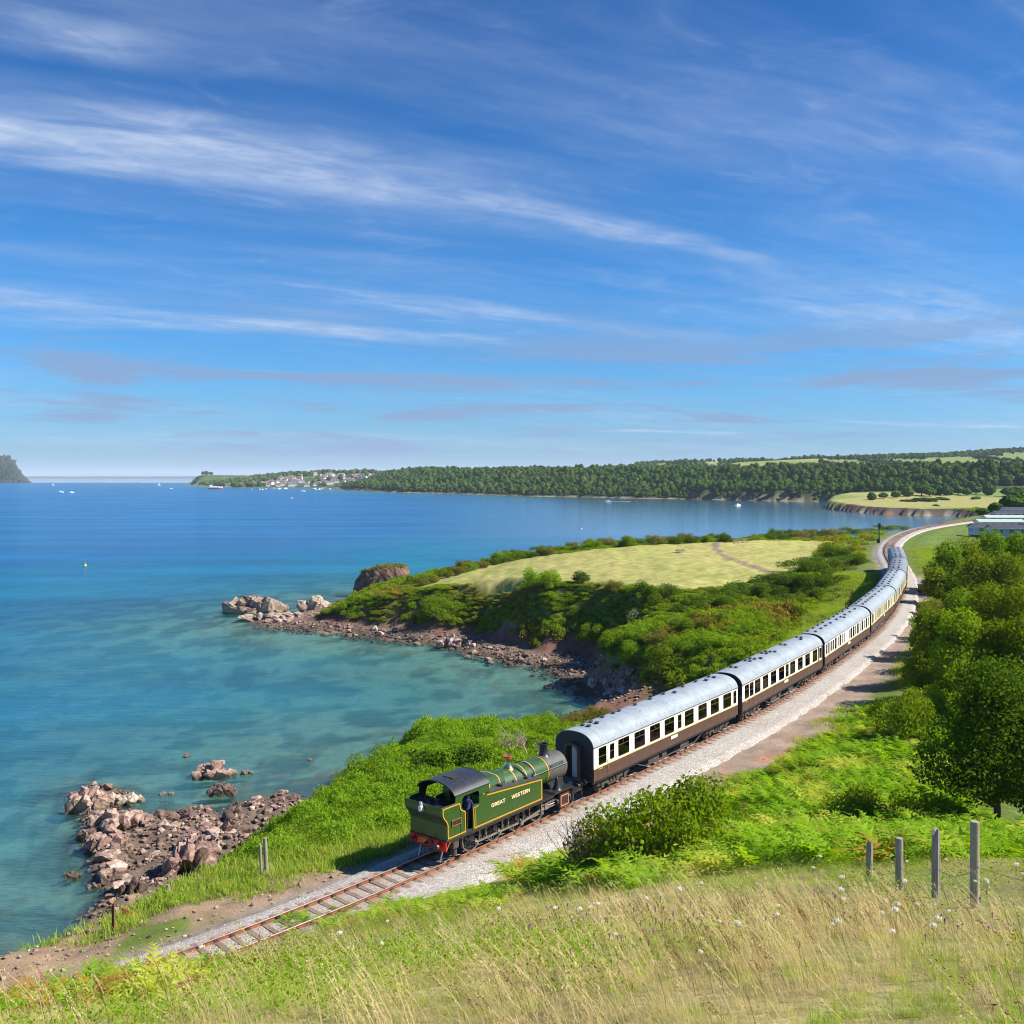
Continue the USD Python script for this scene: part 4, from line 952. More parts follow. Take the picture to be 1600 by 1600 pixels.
for s in (-1, 1):
    for u in WU:
        wheel(u, s, .705, 15, True)
    wheel(10.85, s, .48, 10, False, 'pony_wheel')
    z_ = .705 + cz_
    E_('coupling_rod', cat_([bx(WU[0] + cx_, WU[3] + cx_, s * .90, s * .95, z_ - .05, z_ + .05)] + [cyl((u + cx_, s * .88, z_), (u + cx_, s * .975, z_), .11, 16) for u in WU] + [bx(u + cx_ - .05, u + cx_ + .05, s * .92, s * .96, z_ + .08, z_ + .17) for u in WU]), 'steel_rod', 30)
    E_('connecting_rod', cat_([slab(Polygon([(WU[2] + cx_, z_ - .07), (8.35, .69), (8.35, .79), (WU[2] + cx_, z_ + .07)]), s * 1.0, s * 1.05), cyl((WU[2] + cx_, s * .98, z_), (WU[2] + cx_, s * 1.08, z_), .14, 16)]), 'steel_rod', 30)
    E_('sandbox', cat_([bx(.55, .95, s * .95, s * 1.22, .75, 1.18), tubes([([(.7, s * 1.1, .75), (.75, s * 1.05, .4), (1.0, s * .8, .15)], .03)]), lathe([(.14, .2), (.16, .3), (.16, .75), (.12, .8)], (.85, s * .95, .1), n=14)]), 'undergear', 30)
    E_('brake_gear', cat_([bx(u + .74, u + .82, s * .66, s * .78, .35, 1.0) for u in WU] + [bx(2.0, 9.0, s * .5, s * .54, .30, .36)]), 'undergear')
    E_('spring', cat_([slab(LineString([(u - .4, 1.12), (u, 1.02), (u + .4, 1.12)]).buffer(.05), s * .63, s * .70) for u in WU]), 'undergear')
E_('axles', cat_([cyl((u, -.7, .705), (u, .7, .705), .08) for u in WU] + [cyl((10.85, -.7, .48), (10.85, .7, .48), .07)] + [bx(2.2, 8, -.5, .5, .5, 1.2)]), 'undergear')
person('driver in dark blue overalls leaning at the cab window of the green engine', onrail(LS + 5.6) @ rotz(0, (-5.6, 0, 0)) @ rotz(.15, (1.82, -.92, 1.42)), 'cloth_navy', 'cloth_navy', lean=.22, cap='cloth_black', arm='sill')

# ---------------------------------------------------------------- the coaches
paint('coach_brown', (0.078, 0.040, 0.029), 0.42, var=0.12, scale=1.0, dirt=(0.15, 0.09, 0.065), dirt_amt=0.3)
paint('coach_white', (0.74, 0.745, 0.67), 0.4, var=0.04, scale=1.0, dirt=(0.6, 0.58, 0.48), dirt_amt=0.25)
paint('coach_cream', (0.74, 0.68, 0.47), 0.4, var=0.05, scale=1.0, dirt=(0.55, 0.48, 0.3), dirt_amt=0.25)
paint('coach_roof', (0.285, 0.32, 0.35), 0.55, var=0.14, scale=0.8, dirt=(0.17, 0.19, 0.21), dirt_amt=0.75)
paint('coach_roof_grey', (0.17, 0.19, 0.22), 0.6, var=0.1, scale=0.8, dirt=(0.12, 0.13, 0.15), dirt_amt=0.5)
paint('coach_end', (0.016, 0.018, 0.026), 0.45, var=0.3, dirt=(0.05, 0.045, 0.04), dirt_amt=0.4)
paint('gangway_brown', (0.085, 0.058, 0.045), 0.7, var=0.2); paint('gangway_door', (0.48, 0.52, 0.56), 0.5, var=0.06, dirt=(0.35, 0.36, 0.38))
paint('line_yellow', (0.72, 0.50, 0.06), 0.45); paint('window_trim', (0.09, 0.055, 0.035), 0.5); paint('vent_dark', (0.05, 0.055, 0.065), 0.6)
paint('seat_cloth', (0.10, 0.05, 0.04), 0.9, var=0.3); paint('table_top', (0.45, 0.40, 0.33), 0.5); paint('board_cream', (0.82, 0.78, 0.62), 0.5)
CL, HWD = 19.66, 1.40
WZ0, WZ1, WAIST, CANT = 1.93, 2.98, 1.81, 3.13
yr = np.linspace(-1, 1, 25)
rzp = CANT + .80 * (1 - np.abs(yr) ** 2.6) ** 0.62
ROOF = Polygon(list(zip(yr * (HWD + .02), rzp)) + [(HWD + .02, CANT - .05), (-HWD - .02, CANT - .05)])
STD = [(.52, 1.39, 'door'), (1.78, 2.28, 'slim'), (2.73, 4.04, 'big'), (4.66, 5.96, 'big'), (6.6, 7.9, 'big'), (8.52, 9.82, 'big'), (10.33, 10.85, 'slim'), (11.31, 12.62, 'big'), (13.3, 14.6, 'big'), (15.2, 16.5, 'big'), (17.2, 18.5, 'big'), (18.9, 19.4, 'slim')]
FIRST = [(.48, 1.34, 'big'), (1.53, 2.27, 'door'), (2.6, 3.8, 'big'), (4.35, 5.55, 'big'), (6.15, 7.35, 'big'), (8.05, 9.3, 'big'), (9.7, 10.4, 'door'), (10.78, 12.03, 'big'), (12.8, 14.05, 'big'), (14.73, 16.0, 'big'), (16.8, 18.1, 'big'), (18.7, 19.3, 'slim')]
SUB = [(.39, .73, 'slim'), (1.03, 1.42, 'door'), (1.72, 2.08, 'slim'), (2.35, 2.83, 'slim'), (3.1, 3.46, 'slim'), (3.8, 4.48, 'big'), (4.95, 5.33, 'slim'), (5.7, 6.39, 'big'), (6.79, 7.06, 'slim'), (7.4, 7.79, 'slim'), (9.85, 10.28, 'slim'), (10.53, 11.0, 'door'), (11.43, 12.13, 'big'), (12.5, 12.96, 'slim'), (13.35, 14.13, 'big'), (14.6, 14.99, 'slim'), (15.5, 16.19, 'big'), (16.81, 17.12, 'slim'), (17.5, 18.27, 'big'), (18.8, 19.25, 'slim')]
COMP = [(.45, .95, 'door'), (1.3, 1.75, 'slim'), (3.0, 3.55, 'door'), (4.4, 4.9, 'slim'), (5.3, 5.9, 'door'), (6.3, 6.8, 'slim'), (7.6, 8.3, 'big'), (9.3, 9.85, 'door'), (10.3, 10.8, 'slim'), (11.4, 12.1, 'big'), (13.0, 13.5, 'door'), (13.9, 14.4, 'slim'), (15.2, 15.9, 'big'), (17.0, 17.5, 'slim'), (18.3, 18.85, 'door')]


def coach(k, wins, label, upper, roofm, vents, lining=False, endbrown=False, full=True):
    s0 = (k - 1) * 20.4
    a, b = track(s0), track(s0 + CL)
    d = b - a; ang = math.atan2(d[1], d[0]); g = math.atan2(d[2], math.hypot(d[0], d[1]))
    M = np.eye(4); c, n = math.cos(ang), math.sin(ang)
    M[:3, :3] = np.array([[c * math.cos(g), -n, -c * math.sin(g)], [n * math.cos(g), c, -n * math.sin(g)], [math.sin(g), 0, math.cos(g)]]); M[:3, 3] = a
    t = thing('passenger_coach', label, 'railway coach', M, None)
    P = lambda name, mesh, mat, sm_=False, parent=None, kind=None: part(parent or t, name, mesh, mat, sm_, None, kind)
    rc = P('roof', slab(ROOF, -.02, CL + .02, 'yz'), roofm, 40)
    P('roof_seam', cat_([slab(Polygon(list(zip(yr * (HWD + .026), rzp + .008)) + list(zip(yr[::-1] * (HWD + .01), rzp[::-1] - .02))), x, x + .03, 'yz') for x in ((0.9, 5.6, 9.8, 14.0, 18.6) if full else (.9, 9.8, 18.6))]), roofm, 40, rc)
    P('rain_strip', both(lambda q: bx(0, CL, q * (HWD + .02), q * (HWD + .045), CANT - .045, CANT - .015)), 'vent_dark', False, rc)
    for x, y in vents:
        zt = CANT + .80 * (1 - abs(y / 1.42) ** 2.6) ** .62
        P('roof_vent', cat_([lathe([(.11, -.04), (.11, .05), (.17, .07), (.15, .12), (0, .14)], (x, y, zt), n=10)]), 'vent_dark', 40, rc)
    for q in (-1, 1):
        y0, y1 = q * (HWD - .03), q * HWD
        if q > 0:
            wl = [w for w in wins if w[2] == 'big'][:8]
        else:
            wl = wins
        up = sbox(0, WAIST, CL, CANT)
        for x0, x1, kd in wl:
            up = up.difference(rrect(x0, x1, WZ0 if kd != 'slim' else WZ0 + .06, WZ1 - (.05 if kd == 'slim' else 0), .09))
        us = P('upper_side', slab(up, y0, y1), upper)
        P('lower_side', slab(sbox(0, 1.06, CL, WAIST), y0, y1), 'coach_brown')
        if endbrown:
            P('end_panel', slab(sbox(19.35, WAIST, CL, CANT - .06).union(sbox(18.35, WAIST, 18.62, CANT - .06)), q * (HWD + .002), q * (HWD + .008)), 'coach_brown', False, us)
        P('waist_line', bx(0, CL, q * (HWD + .001), q * (HWD + .008), WAIST - .02, WAIST + .025), 'line_yellow', False, us)
        if lining:
            P('cantrail_line', bx(0, CL, q * (HWD + .001), q * (HWD + .008), CANT - .11, CANT - .07), 'line_yellow', False, us)
        P('sole_bar', bx(.1, CL - .1, q * (HWD - .22), q * (HWD - .12), .86, 1.06), 'coach_end')
        P('foot_board', bx(.4, CL - .4, q * (HWD - .08), q * (HWD + .03), 1.0, 1.05), 'coach_end')
        for x0, x1, kd in wl:
            z0, z1 = (WZ0, WZ1) if kd != 'slim' else (WZ0 + .06, WZ1 - .05)
            o = rrect(x0, x1, z0, z1, .09); inn = rrect(x0 + .035, x1 - .035, z0 + .035, z1 - .035, .07)
            fr = o.difference(inn)
            if kd == 'big':
                fr = fr.union(sbox(x0 + .03, z1 - .36, x1 - .03, z1 - .325)).union(sbox((x0 + x1) / 2 - .015, z1 - .34, (x0 + x1) / 2 + .015, z1 - .03))
            else:
                fr = fr.union(sbox(x0 + .03, z0 + .48, x1 - .03, z0 + .515))
            wf = P('window', slab(fr, q * (HWD - .028), q * (HWD + .006)), 'window_trim')
            P('pane', slab(inn, q * (HWD - .022), q * (HWD - .016)), 'window_glass', False, wf)
            if kd == 'door':
                xa, xb = x0 - .12, x1 + .12
                dr = P('door_edge', cat_([slab(sbox(xa, 1.1, xa + .018, CANT - .1).union(sbox(xb - .018, 1.1, xb, CANT - .1)), q * (HWD + .001), q * (HWD + .007))]), 'vent_dark')
                P('handle', cat_([tubes([([(xb + .06, q * (HWD + .03), 1.5), (xb + .06, q * (HWD + .05), 2.1)], .014)]), bx(xb - .12, xb - .05, q * (HWD + .007), q * (HWD + .03), 1.72, 1.76)]), 'brass', False, dr)
    P('name_board', cat_([bx(9.35, 10.25, -(HWD + .016), -(HWD + .003), 1.50, 1.70)]), 'board_cream')
    if full:
        P('lettering_strip', cat_([bx(.6 + .1 * i, .66 + .1 * i, -(HWD + .010), -(HWD + .002), 1.68, 1.73) for i in range(4)]), 'line_yellow')
    for x in (0, CL):
        o = -1 if x == 0 else 1
        endp = Polygon([(-HWD + .04, 1.0), (-HWD + .04, CANT - .03)] + [(y, z - .02) for y, z in zip(yr[1:-1] * (HWD - .02), rzp[1:-1])] + [(HWD - .04, CANT - .03), (HWD - .04, 1.0)])
        P('end_wall', slab(endp, x, x + o * .05, 'yz'), 'coach_end')
        ar = rrect(-.52, .52, 1.05, 3.25, .38).union(sbox(-.52, 1.05, .52, 1.8)); ai = rrect(-.42, .42, 1.15, 3.12, .36).union(sbox(-.42, 1.15, .42, 1.9))
        gw = P('gangway', slab(ar.difference(ai), x + o * .05, x + o * .36, 'yz'), 'gangway_brown' if k == 1 and o < 0 else 'coach_end')
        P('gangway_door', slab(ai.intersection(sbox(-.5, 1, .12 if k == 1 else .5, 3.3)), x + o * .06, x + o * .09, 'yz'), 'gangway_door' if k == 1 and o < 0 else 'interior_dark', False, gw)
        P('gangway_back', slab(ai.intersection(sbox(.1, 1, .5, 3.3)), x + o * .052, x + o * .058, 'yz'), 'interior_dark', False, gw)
        for q in (-1, 1):
            P('buffer', cat_([cyl((x + o * .05, q * .87, 1.04), (x + o * .3, q * .87, 1.04), .1), cyl((x + o * .3, q * .87, 1.04), (x + o * .34, q * .87, 1.04), .2, 16)]), 'coach_end', 35)
            P('end_step', cat_([bx(x + o * .05, x + o * .12, q * 1.1 - .12, q * 1.1 + .12, z, z + .03) for z in (1.2, 1.6, 2.0, 2.4)]), 'coach_end')
        P('hose', tubes([([(x + o * .05, .4, 1.1), (x + o * .25, .42, 1.0), (x + o * .3, .45, .6)], .03), ([(x + o * .05, -.4, 1.1), (x + o * .25, -.42, 1.0), (x + o * .3, -.4, .55)], .03)]), 'coach_end', True)
    # inside
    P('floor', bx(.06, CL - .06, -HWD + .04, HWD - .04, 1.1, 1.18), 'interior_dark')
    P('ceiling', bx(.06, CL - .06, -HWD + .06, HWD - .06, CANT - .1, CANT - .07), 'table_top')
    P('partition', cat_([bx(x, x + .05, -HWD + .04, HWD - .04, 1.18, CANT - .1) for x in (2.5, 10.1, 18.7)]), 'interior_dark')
    seats = [w for w in wins if w[2] == 'big']
    if full:
        P('seats', cat_([cat_([bx(xc + o * .95 - .24, xc + o * .95 + .24, y - .5, y + .5, 1.18, 1.63), bx(xc + o * 1.2 - .06, xc + o * 1.2 + .04, y - .5, y + .5, 1.5, 2.35)]) for xc in [(w[0] + w[1]) / 2 for w in seats] for o in (-.78, .78) for y in (-.82, .82)]), 'seat_cloth', kind='stuff')
        P('tables', cat_([bx((w[0] + w[1]) / 2 - .3, (w[0] + w[1]) / 2 + .3, y - .5, y + .5, 1.86, 1.89) for w in seats for y in (-.85, .85)]), 'table_top', kind='stuff')
    # underneath
    P('equipment_box', cat_([bx(6.9, 8.3, q * .75 - .35, q * .75 + .35, .38, .92) for q in (-1, 1)] + [bx(11.2, 12.4, -1.1, -.5, .42, .92), bx(8.7, 9.3, -1.1, -.6, .45, .92)]), 'undergear')
    P('truss', both(lambda q: slab(LineString([(5.0, .9), (6.4, .42), (13.2, .42), (14.6, .9)]).buffer(.035), q * 1.12, q * 1.18)), 'undergear')
    for xb in (2.7, CL - 2.7):
        bg = P('bogie', cat_([slab(Polygon([(xb - 1.95, .62), (xb - 1.75, .78), (xb - .6, .72), (xb - .5, .5), (xb + .5, .5), (xb + .6, .72), (xb + 1.75, .78), (xb + 1.95, .62), (xb + 1.7, .48), (xb + .75, .46), (xb + .55, .28), (xb - .55, .28), (xb - .75, .46), (xb - 1.7, .48)]), q * .95, q * 1.05) for q in (-1, 1)] + [bx(xb - .5, xb + .5, -1.0, 1.0, .45, .95)]), 'undergear')
        P('spring', cat_([cyl((xb + dx, q * 1.03, .4), (xb + dx, q * 1.03, .75), .09) for q in (-1, 1) for dx in (-.35, 0, .35)] + [bx(xb + w_ - .14, xb + w_ + .14, q * 1.0, q * 1.12, .32, .62) for q in (-1, 1) for w_ in (-1.3, 1.3)]), 'undergear', 30, bg)
        for w_ in (-1.3, 1.3):
            for q in (-1, 1):
                P('wheel', lathe([(0, -.02), (.30, -.02), (.40, -.06), (.457, -.06), (.457, .06), (.40, .06), (.3, .02), (0, .02)], (xb + w_, q * .75, .457), 'y', 24), 'undergear', 30, bg)
    return t, M


v2 = lambda xs, ys: [(x, y) for x in xs for y in ys]
co1, M1 = coach(1, STD, 'brown and white coach coupled behind the green engine, pale gangway door at its end', 'coach_white', 'coach_roof', v2((1.3, 2.2, 18.2), (.25, -.2)) + [(3.6, .3), (4.9, .3), (5.6, .3), (7.6, .3), (9.6, .3), (11.4, .3), (12.2, -.15), (14.2, .3), (16.2, .3), (17.0, -.15)])
co2, M2 = coach(2, FIRST, 'brown and white coach with yellow lines above and below its windows, second behind the engine', 'coach_white', 'coach_roof', v2((2.0, 5.0, 6.0, 8.7, 9.6, 13.3, 17.6), (.3, -.1)) + [(16.8, -.35), (6.6, -.4), (9.9, -.4)], lining=True, endbrown=True)
coach(3, SUB, 'brown and white coach with many slim windows in two groups and a blank middle', 'coach_white', 'coach_roof', v2((1.0, 3.0, 4.8, 6.7, 9.2, 11.0, 12.8, 15.0, 17.4), (.45, -.3)) + [(11.2, -.6)])
coach(4, COMP, 'brown and cream coach on the bend, fourth behind the engine', 'coach_cream', 'coach_roof', v2((1.2, 3.0, 4.6, 8.0, 10.2, 13.2, 15.4, 18.0), (.42, -.32)) + [(6.4, -.3)], full=False)
coach(5, COMP, 'brown and cream coach seen almost end on, fifth behind the engine', 'coach_cream', 'coach_roof', v2((1.4, 3.4, 5.6, 8.4, 11.6, 15.2, 17.6), (.4, -.34)), full=False)
coach(6, STD, 'grey roofed coach on the bend between the pale roofs and the last coach', 'coach_cream', 'coach_roof_grey', v2((1.2, 2.4, 5.6, 9.4, 13.0, 17.4), (.4, -.34)), full=False)
coach(7, STD, 'grey roofed coach at the very tail of the train by the curve', 'coach_cream', 'coach_roof_grey', v2((1.4, 2.2, 5.0, 9.6, 13.8, 17.8), (.4, -.34)), full=False)
for (Mc, x, y, top, lb) in ((M1, 8.75, -.85, 'cloth_teal', 'passenger in teal seated at the fourth large window of the first coach'), (M1, 11.5, -.85, 'cloth_white', 'passenger in white seated just past the middle door of the first coach'), (M1, 5.0, -.85, 'cloth_white', 'passenger in pale clothes seated at the second large window of the first coach'), (M2, 2.75, -.85, 'cloth_white', 'passenger in white seated at the first large window of the second coach'), (M2, 6.35, -.85, 'cloth_red', 'passenger in red seated at the third large window of the second coach')):
    person(lb, Mc @ rotz(0, (x - .1, y, 1.18)), top, seated=True)
# ---------------------------------------------------------------- foliage
leaf('leaf_bright', (0.17, 0.30, 0.020), (0.40, 0.53, 0.06), extra=(0.58, 0.62, 0.14), trans=0.4)
leaf('leaf_mid', (0.14, 0.235, 0.016), (0.34, 0.45, 0.035), extra=(0.42, 0.48, 0.09), trans=0.4)
leaf('leaf_dark', (0.06, 0.12, 0.014), (0.20, 0.29, 0.03), extra=(0.24, 0.30, 0.06), trans=0.35)
leaf('leaf_olive', (0.14, 0.16, 0.025), (0.32, 0.32, 0.055), extra=(0.44, 0.33, 0.09), trans=0.35)
leaf('leaf_rust', (0.18, 0.10, 0.03), (0.36, 0.23, 0.06), extra=(0.48, 0.26, 0.07), trans=0.3)
leaf('leaf_tree', (0.11, 0.165, 0.014), (0.33, 0.39, 0.03), extra=(0.38, 0.42, 0.07), trans=0.4)
leaf('leaf_scrub', (0.16, 0.26, 0.016), (0.40, 0.51, 0.035), extra=(0.50, 0.47, 0.09), trans=0.38, patch=(0.32, 0.24, 0.045), pscale=0.09)
leaf('leaf_far', (0.032, 0.068, 0.013), (0.16, 0.235, 0.036), extra=(0.23, 0.27, 0.05), trans=0.1, inst=0.6)
leaf('bracken_green', (0.17, 0.32, 0.018), (0.41, 0.56, 0.05), extra=(0.60, 0.52, 0.09), trans=0.45, patch=(0.44, 0.46, 0.07), pscale=0.25)
leaf('bracken_rust', (0.34, 0.20, 0.045), (0.55, 0.38, 0.10), extra=(0.60, 0.28, 0.06), trans=0.4)
leaf('grass_green', (0.24, 0.36, 0.035), (0.46, 0.56, 0.10), extra=(0.58, 0.57, 0.20), trans=0.4)
leaf('grass_straw', (0.52, 0.42, 0.20), (0.78, 0.67, 0.39), extra=(0.86, 0.79, 0.58), trans=0.35, inst=0.2)
leaf('grass_mixed', (0.36, 0.36, 0.08), (0.64, 0.58, 0.22), extra=(0.74, 0.65, 0.34), trans=0.35)
leaf('seed_brown', (0.16, 0.09, 0.045), (0.32, 0.21, 0.11), trans=0.25)
leaf('flower_white', (0.80, 0.76, 0.66), (0.90, 0.88, 0.80), trans=0.3)
leaf('flower_purple', (0.45, 0.14, 0.50), (0.66, 0.28, 0.68), trans=0.3)
leaf('flower_pink', (0.55, 0.42, 0.50), (0.78, 0.68, 0.74), trans=0.3)
paint('bark', (0.10, 0.075, 0.055), 0.9, var=0.35, scale=4.0, bump=0.5); paint('twig', (0.22, 0.16, 0.115), 0.9, var=0.3); paint('twig_pale', (0.30, 0.23, 0.16), 0.9, var=0.3)


def rnd_dirs(n):
    v = R.normal(size=(n, 3)); return v / np.linalg.norm(v, axis=1, keepdims=True)


def leaves(P, Nn, size, aspect=0.62, jitter=0.7):
    """one small folded leaf (two triangles) at each point, facing about along Nn"""
    n = len(P)
    Nn = Nn + R.normal(size=(n, 3)) * jitter; Nn /= np.linalg.norm(Nn, axis=1, keepdims=True) + 1e-9
    a = np.cross(Nn, rnd_dirs(n)); a /= np.linalg.norm(a, axis=1, keepdims=True) + 1e-9; b = np.cross(Nn, a)
    s = (size * R.uniform(.6, 1.35, n))[:, None]
    V = np.stack([P - a * s * .5, P + b * s * .5 * aspect + Nn * s * .08, P + a * s * .5, P - b * s * .5 * aspect + Nn * s * .08], 1).reshape(-1, 3)
    i = np.arange(n)[:, None] * 4
    F = np.concatenate([i + [0, 1, 2], i + [0, 2, 3]], 1).reshape(-1, 3)
    return V, F


def crown(lobes, n, size, fill=.25, squash=1.0, jitter=.7, under=.55):
    """leaves spread through the outer part of several lobes [(centre, radius)], thinner underneath"""
    L = np.array([[*c, r] for c, r in lobes], float)
    pr = L[:, 3] ** 2; k = R.choice(len(L), int(n * 1.6), p=pr / pr.sum())
    d = rnd_dirs(len(k)); d[:, 2] = np.where(d[:, 2] < -.2, d[:, 2] * under, d[:, 2])
    rad = np.where(R.random(len(k)) < fill, R.uniform(.4, .85, len(k)), R.uniform(.82, 1.06, len(k)))
    lump = .78 + .5 * fbm(d * 2.3 + k[:, None] * 7.1, 3, 5)
    P = L[k, :3] + d * (L[k, 3] * rad * lump)[:, None] * np.array([1, 1, squash])
    # drop those buried deep inside another lobe
    D = np.linalg.norm((P[:, None] - L[None, :, :3]) / np.array([1, 1, squash]), axis=2) / L[None, :, 3]
    ok = (D.min(1) > .5) | (R.random(len(P)) < .2)
    P, d = P[ok][:n], d[ok][:n]
    return leaves(P, d, size, jitter=jitter)


def shrub_proto(name, mat, r, h, n, size, nl=6, stems=True, second=None, flower=None):
    lob = [((R.uniform(-.5, .5) * r, R.uniform(-.5, .5) * r, h * R.uniform(.3, .62)), r * R.uniform(.42, .68)) for _ in range(nl)]
    p = proto(name)
    f = part(p, 'foliage', crown(lob, n, size, squash=h / (1.25 * r)), mat)
    if second:
        part(p, 'sprigs', crown(lob, n // 5, size * .9), second)
    if flower:
        part(p, 'blossom', crown(lob, flower[1], size * .9, fill=0), flower[0])
    if stems:
        part(p, 'stem', tubes([([(0, 0, -.3), (c[0] * .5, c[1] * .5, c[2] * .5), (c[0], c[1], c[2])], [.045, .03, .012]) for c, _ in lob], 4), 'twig')
    return p.GetPath()


SH = {
    'bright': [shrub_proto('bright_bush', 'leaf_bright', 1.3, 1.7, 1500, .20), shrub_proto('bright_low_bush', 'leaf_bright', 1.5, 1.2, 1500, .20)],
    'mid': [shrub_proto('green_bush', 'leaf_mid', 1.4, 1.8, 1500, .20), shrub_proto('green_wide_bush', 'leaf_mid', 1.6, 1.5, 1600, .20, 8)],
    'dark': [shrub_proto('dark_bush', 'leaf_dark', 1.5, 1.8, 1500, .22), shrub_proto('dark_wide_bush', 'leaf_dark', 1.8, 1.5, 1600, .22, 8)],
    'olive': [shrub_proto('olive_bush', 'leaf_olive', 1.4, 1.5, 1500, .19), shrub_proto('rusty_bush', 'leaf_olive', 1.4, 1.4, 1300, .19, second='leaf_rust')],
    'flower': [shrub_proto('flowering_bush', 'leaf_mid', 1.4, 1.8, 1300, .20, flower=('flower_pink', 420))],
}


def rough_bush(name, mat, r, h, n, size, second=None):
    lob = [((R.uniform(-.8, .8) * r, R.uniform(-.8, .8) * r, h * R.uniform(.12, .75)), r * R.uniform(.2, .42)) for _ in range(26)]
    p = proto(name)
    part(p, 'foliage', crown(lob, n, size, fill=.4, squash=.85), mat)
    if second: part(p, 'sprigs', crown(lob[:9], n // 4, size, fill=.2), second)
    part(p, 'stem', tubes([([(c[0] * .2, c[1] * .2, -.3), (c[0] * .6, c[1] * .6, c[2] * .5), (c[0], c[1], c[2] + r * .2)], [.03, .02, .008]) for c, _ in lob], 4), 'twig')
    return p.GetPath()


BIG = {'bright': rough_bush('great_bright_bush', 'leaf_bright', 1.3, 1.5, 6000, .095, 'leaf_mid'), 'mid': rough_bush('great_green_bush', 'leaf_mid', 1.4, 1.5, 6000, .095, 'leaf_tree'), 'dark': rough_bush('great_dark_bush', 'leaf_dark', 1.4, 1.5, 6000, .095, 'leaf_tree'), 'olive': rough_bush('great_olive_bush', 'leaf_olive', 1.4, 1.5, 6000, .095, 'leaf_rust')}


def put_shrub(kind, px, py, w_px, label, group=None, hscale=1.0, name='shrub', zoff=0.0, Y=None, sink=.15, big=False):
    """a bush whose foot is where the line of sight (px, py) meets the ground, w_px wide at that distance"""
    g = G([(px, py)])[0] if Y is None else np.array([(px - 800) / FOC * Y, Y, float(H(np.array([(px - 800) / FOC * Y]), np.array([float(Y)]))[0])])
    s = w_px * g[1] / FOC / 2.9
    src = BIG[kind] if kind in BIG and (big or s > 1.25) else SH[kind][int(R.integers(len(SH[kind])))]
    return copy(src, name, mats(np.array([[g[0], g[1], g[2] - sink * s]]), np.array([R.uniform(0, 6.28)]), np.array([[s, s, s * hscale]]))[0], label, 'shrub', group)


# ---- scatter over patches of ground
def inside(poly, dens, seed=None):
    x0, y0, x1, y1 = poly.bounds; n = int(dens * (x1 - x0) * (y1 - y0))
    p = R.uniform([x0, y0], [x1, y1], (n, 2))
    return p[shapely.contains_xy(poly, p[:, 0], p[:, 1])]


def seeded(pts, zoff, smin, smax, hvar=.3, tilt=.0):
    z, d = H(pts[:, 0], pts[:, 1], True)
    n = len(pts)
    s = R.uniform(smin, smax, n)
    S3 = np.stack([s, s, s * R.uniform(1 - hvar, 1 + hvar, n)], 1)
    return mats(np.c_[pts, z + zoff], R.uniform(0, 6.28, n), S3, R.normal(0, tilt, n) if tilt else None), d, z


def mat_mesh(n, r, h, size, nl=5):
    lob = [((R.uniform(-.6, .6) * r, R.uniform(-.6, .6) * r, h * R.uniform(.1, .4)), r * R.uniform(.45, .7)) for _ in range(nl)]
    return crown(lob, n, size, squash=h / r, under=.2)


low = [mat_mesh(420, 1.0, .75, .2), mat_mesh(420, 1.1, .95, .2), mat_mesh(400, .9, .6, .2)]
HEAD = Polygon([W0(*q) for q in [(430, 978), (560, 994), (690, 1004), (780, 1034), (866, 1058), (905, 1088)]] + [(12.5, 134), (16, 124), (24, 118), (34, 116), (44, 128), (55, 152), (62, 172), (66, 186), (72, 205), (82, 228), (92, 250), (100, 292), (75, 275), (40, 262), (5, 253), (-16, 248), (-44, 246), (-46, 232)]).buffer(0)
p_ = inside(HEAD, 2.0)
z_, d_ = H(p_[:, 0], p_[:, 1], True)
s_, l_ = track_sl(p_[:, 0], p_[:, 1])
inf_ = shapely.contains_xy(FIELD.buffer(-.5), p_[:, 0], p_[:, 1])
ok_ = (~inf_) & (z_ > 1.2 + 1.8 * fbm(np.c_[p_ / 5, p_[:, :1] * 0], 2, 3)) & (l_ < -12.5) & (d_ > 6)
bare = fbm(np.c_[p_ / 7, p_[:, :1] * 0], 3, 12)
ok_ &= ~((bare > .60) & (d_ < 20) & (z_ < 4.5))
p_ = p_[ok_]
M_, _, _ = seeded(p_, -.1, .5, 1.3, .35)
_lump = .65 + 1.3 * np.clip(fbm(np.c_[p_ / 4.5, p_[:, :1] * 0], 3, 83) - .3, 0, 1); M_[:, :3, 2] *= _lump[:, None] * 1.3
_fd = shapely.distance(FIELD, shapely.points(p_[:, 0], p_[:, 1])); M_[:, :3, 2] *= np.clip(.35 + _fd / 14, .35, 1)[:, None]
scatter('headland_scrub', [(m, 'leaf_scrub') for m in low] + [(low[1], 'leaf_mid'), (low[2], 'leaf_olive')], M_, np.where(R.random(len(p_)) < .10, 3, np.where(R.random(len(p_)) < .14, 4, R.integers(0, 3, len(p_)))), label='dense low scrub clothing the red cliffs of the headland', cat='scrub')

